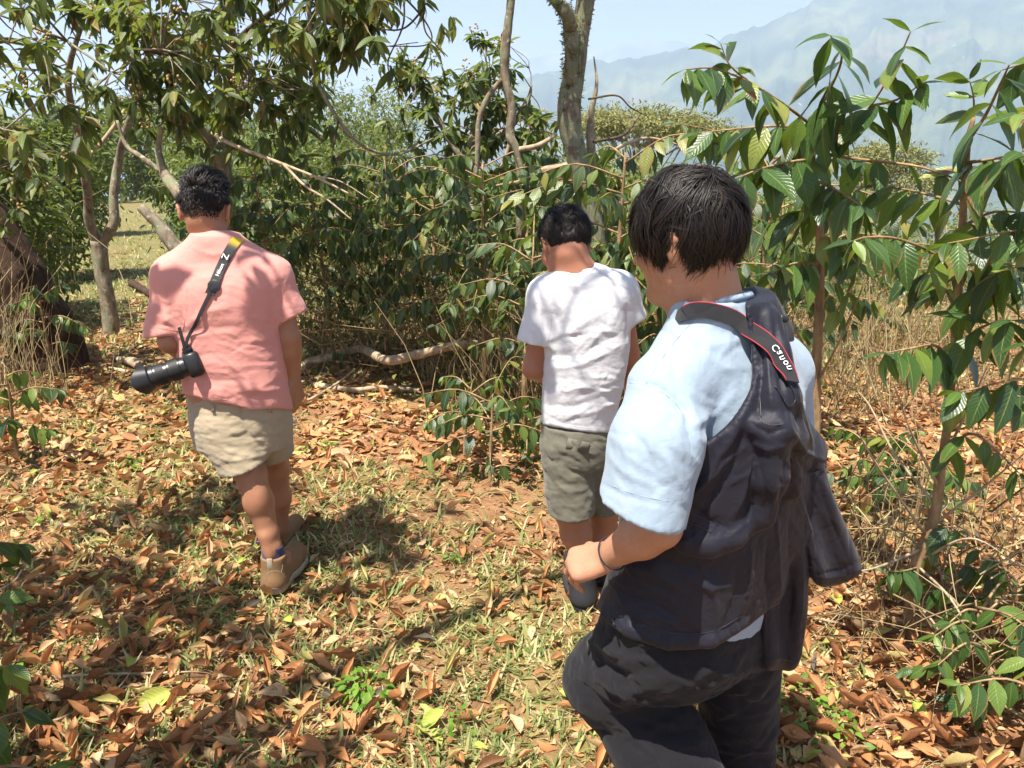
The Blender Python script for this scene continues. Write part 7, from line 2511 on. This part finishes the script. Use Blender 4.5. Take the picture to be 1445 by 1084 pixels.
jv = folds(jv, jq, [
    ([(1060, 560), (1030, 620), (985, 690), (950, 730)], 7, 0.008), ([(1058, 590), (1035, 650), (1000, 710), (975, 745)], 6, -0.009), ([(1062, 630), (1050, 690), (1030, 740)], 6, 0.008), ([(1066, 660), (1062, 710), (1052, 752)], 5, -0.008),
    ([(1040, 640), (1010, 668), (965, 700)], 5, 0.006), ([(990, 640), (965, 680), (950, 720)], 6, 0.006), ([(975, 715), (1000, 735), (1020, 742)], 5, -0.006),
    ([(1072, 450), (1076, 520), (1070, 580)], 4, -0.008), ([(1092, 440), (1100, 520), (1108, 590)], 4, -0.009), ([(1080, 480), (1086, 540), (1090, 580)], 4, 0.006), ([(1106, 470), (1118, 530), (1130, 590)], 5, 0.006),
    ([(1060, 598), (1085, 612), (1108, 604)], 4, -0.006), ([(1062, 622), (1085, 634), (1104, 628)], 4, 0.006), ([(1070, 640), (1080, 690), (1078, 730)], 4, -0.005), ([(1092, 640), (1094, 690), (1086, 730)], 4, 0.006), ([(1060, 650), (1064, 690), (1066, 720)], 4, 0.006), ([(1108, 640), (1104, 690), (1096, 730)], 4, -0.006),
    ([(1112, 600), (1135, 640), (1165, 650)], 5, 0.007), ([(1115, 630), (1140, 665), (1160, 668)], 5, -0.008), ([(1120, 680), (1140, 740), (1160, 815)], 6, 0.007), ([(1150, 670), (1175, 740), (1200, 800)], 6, -0.006), ([(1135, 700), (1150, 760), (1152, 815)], 5, -0.007), ([(1165, 815), (1190, 812), (1210, 805)], 3, 0.004), ([(1150, 812), (1180, 806), (1212, 795)], 3, -0.004),
    ([(1095, 720), (1098, 800), (1092, 930)], 6, 0.008), ([(1115, 730), (1118, 820), (1110, 935)], 6, -0.009), ([(1130, 740), (1132, 820), (1128, 900)], 5, 0.006), ([(1084, 760), (1084, 850), (1082, 930)], 4, -0.006), ([(1080, 930), (1100, 926), (1122, 930)], 3, 0.004),
    ([(870, 790), (930, 810), (990, 850)], 9, 0.006), ([(860, 830), (920, 850), (980, 888)], 7, -0.007), ([(900, 770), (960, 800), (1020, 806)], 7, -0.006), ([(950, 800), (1000, 830), (1050, 820)], 8, 0.007), ([(985, 790), (1010, 850), (1012, 895)], 7, 0.006), ([(1040, 790), (1036, 840), (1020, 890)], 6, -0.006), ([(880, 862), (930, 872), (985, 880)], 5, 0.005), ([(1060, 770), (1058, 830), (1045, 872)], 5, 0.006), ([(850, 800), (880, 850), (930, 890)], 5, 0.005),
    ] + [([(x, y0), (x + 5, y0 + 14)], 2.4, -0.0035) for x, y0 in ((862, 856), (878, 868), (894, 876), (912, 884), (930, 890), (950, 894), (970, 895), (990, 895), (1010, 892), (1028, 885), (1042, 876))] + fine,
    [((7, 7, 4), 0.005, False, None), ((9, 9, 4), 0.0016, True, DIAG)], 43, 0.9)
jb = on(1080, 600)
bvj = surf((jv, jq))
jk = link('jacket', quad_mesh('jacket', jv - jb, jq), M['nylon'], loc=jb)
tag(jk, 'dark navy windbreaker slung over the right shoulder of the man in pale blue, sleeves hanging', 'jacket')
# drawcord at the hem and at the shoulder
def cord(name, pl, r=0.0018, up=0.004, parent=jk):
    pts = [hit(bvj, x, y)[0] for x, y in pl]
    c = catmull(pts, len(pl) * 5)
    nn_ = nrm(np.array([0, 0, CAM_H]) - c)
    v, q = tube_arrays(c + nn_ * up, r, 5)
    return part(name, (v, q), M['black'], parent, jb)
cord('drawcord', [(850, 868), (852, 884), (860, 890), (868, 884), (864, 872)], 0.0016)
cord('drawcord', [(1090, 512), (1104, 530), (1118, 548), (1122, 566), (1112, 572), (1104, 560), (1094, 545)], 0.0014)
for pl in ([(1070, 590), (1086, 600), (1108, 598)], [(1112, 640), (1136, 668), (1160, 664)], [(952, 708), (968, 722), (990, 730), (1014, 742)], [(946, 716), (962, 732), (984, 742), (1004, 752)], [(1066, 530), (1072, 560), (1074, 590)], [(1118, 700), (1150, 760), (1168, 820)], [(852, 850), (890, 874), (944, 892), (1002, 892), (1046, 870)], [(1080, 934), (1100, 930), (1120, 934)]):
    cord('seam', pl, 0.0009, 0.0004)

# ---- the broad strap across his shoulders
ALL = surf((jv, jq), SHIRT3)
sp3 = [(968, 446), (976, 439), (990, 436), (1012, 441), (1032, 449), (1052, 461), (1073, 476), (1088, 491), (1099, 507), (1108, 524), (1113, 542)]
pp, nn = settle(*zip(*[hit(ALL, x, y) for x, y in catmull(sp3, 34)]), 4)
pp = np.vstack([[pp[0] + (0.016, 0.13, -0.12), pp[0] + (0.008, 0.10, -0.05), pp[0] + (-0.002, 0.05, -0.004)], pp])
nn = np.vstack([[(-0.2, 0.9, 0.3)], [(-0.2, 0.5, 0.8)], [nrm(nn[0] + (0, 0.3, 0.6))], nn])
ob = pp[12].copy()
v, q, uv = ribbon(pp, nn, 0.030, 0.003, 0.008)
st3 = sharp(link('camera_strap', quad_mesh('camera_strap', v - ob, q), M['strap_grey'], loc=ob))
tag(st3, 'charcoal camera strap with red edge crossing the shoulders of the man in pale blue', 'strap')
n_ = nrm(nn)
t_ = nrm(np.gradient(pp, axis=0))
n_ = nrm(n_ - t_ * (n_ * t_).sum(-1, keepdims=True))
s_ = np.cross(t_, n_)
for sg in (-1, 1):
    c = pp + n_ * 0.0102 + s_ * sg * 0.0143
    v, q = tube_arrays(c[20:] if sg > 0 else c[2:], 0.0011, 5)
    part('red_edge', (v, q), M['red_trim'], st3, ob)
al_ = np.concatenate([[0], np.cumsum(np.linalg.norm(np.diff(pp, axis=0), axis=1))])
s0_ = al_[26]
for ch, adv in (('C', 0.0130), ('a', 0.0106), ('n', 0.0108), ('o', 0.0108), ('n', 0.0108)):
    k_ = int(np.clip(np.searchsorted(al_, s0_ + adv / 2), 1, len(pp) - 2))
    f_ = (s0_ - al_[k_]) 
    lettering('letter', ch, 0.0185, pp[k_] + t_[k_] * f_ + n_[k_] * 0.0134 - s_[k_] * 0.007, t_[k_], s_[k_], st3, ob, M['ink'], 0.0)
    s0_ += adv
v, q = box_arrays(on(1094, 450, 0.010), (0.018, 0.010, 0.006), rot_to((1, 0.2, -0.4)), 0.003)
part('buckle', (v, q), M['black'], st3, ob)
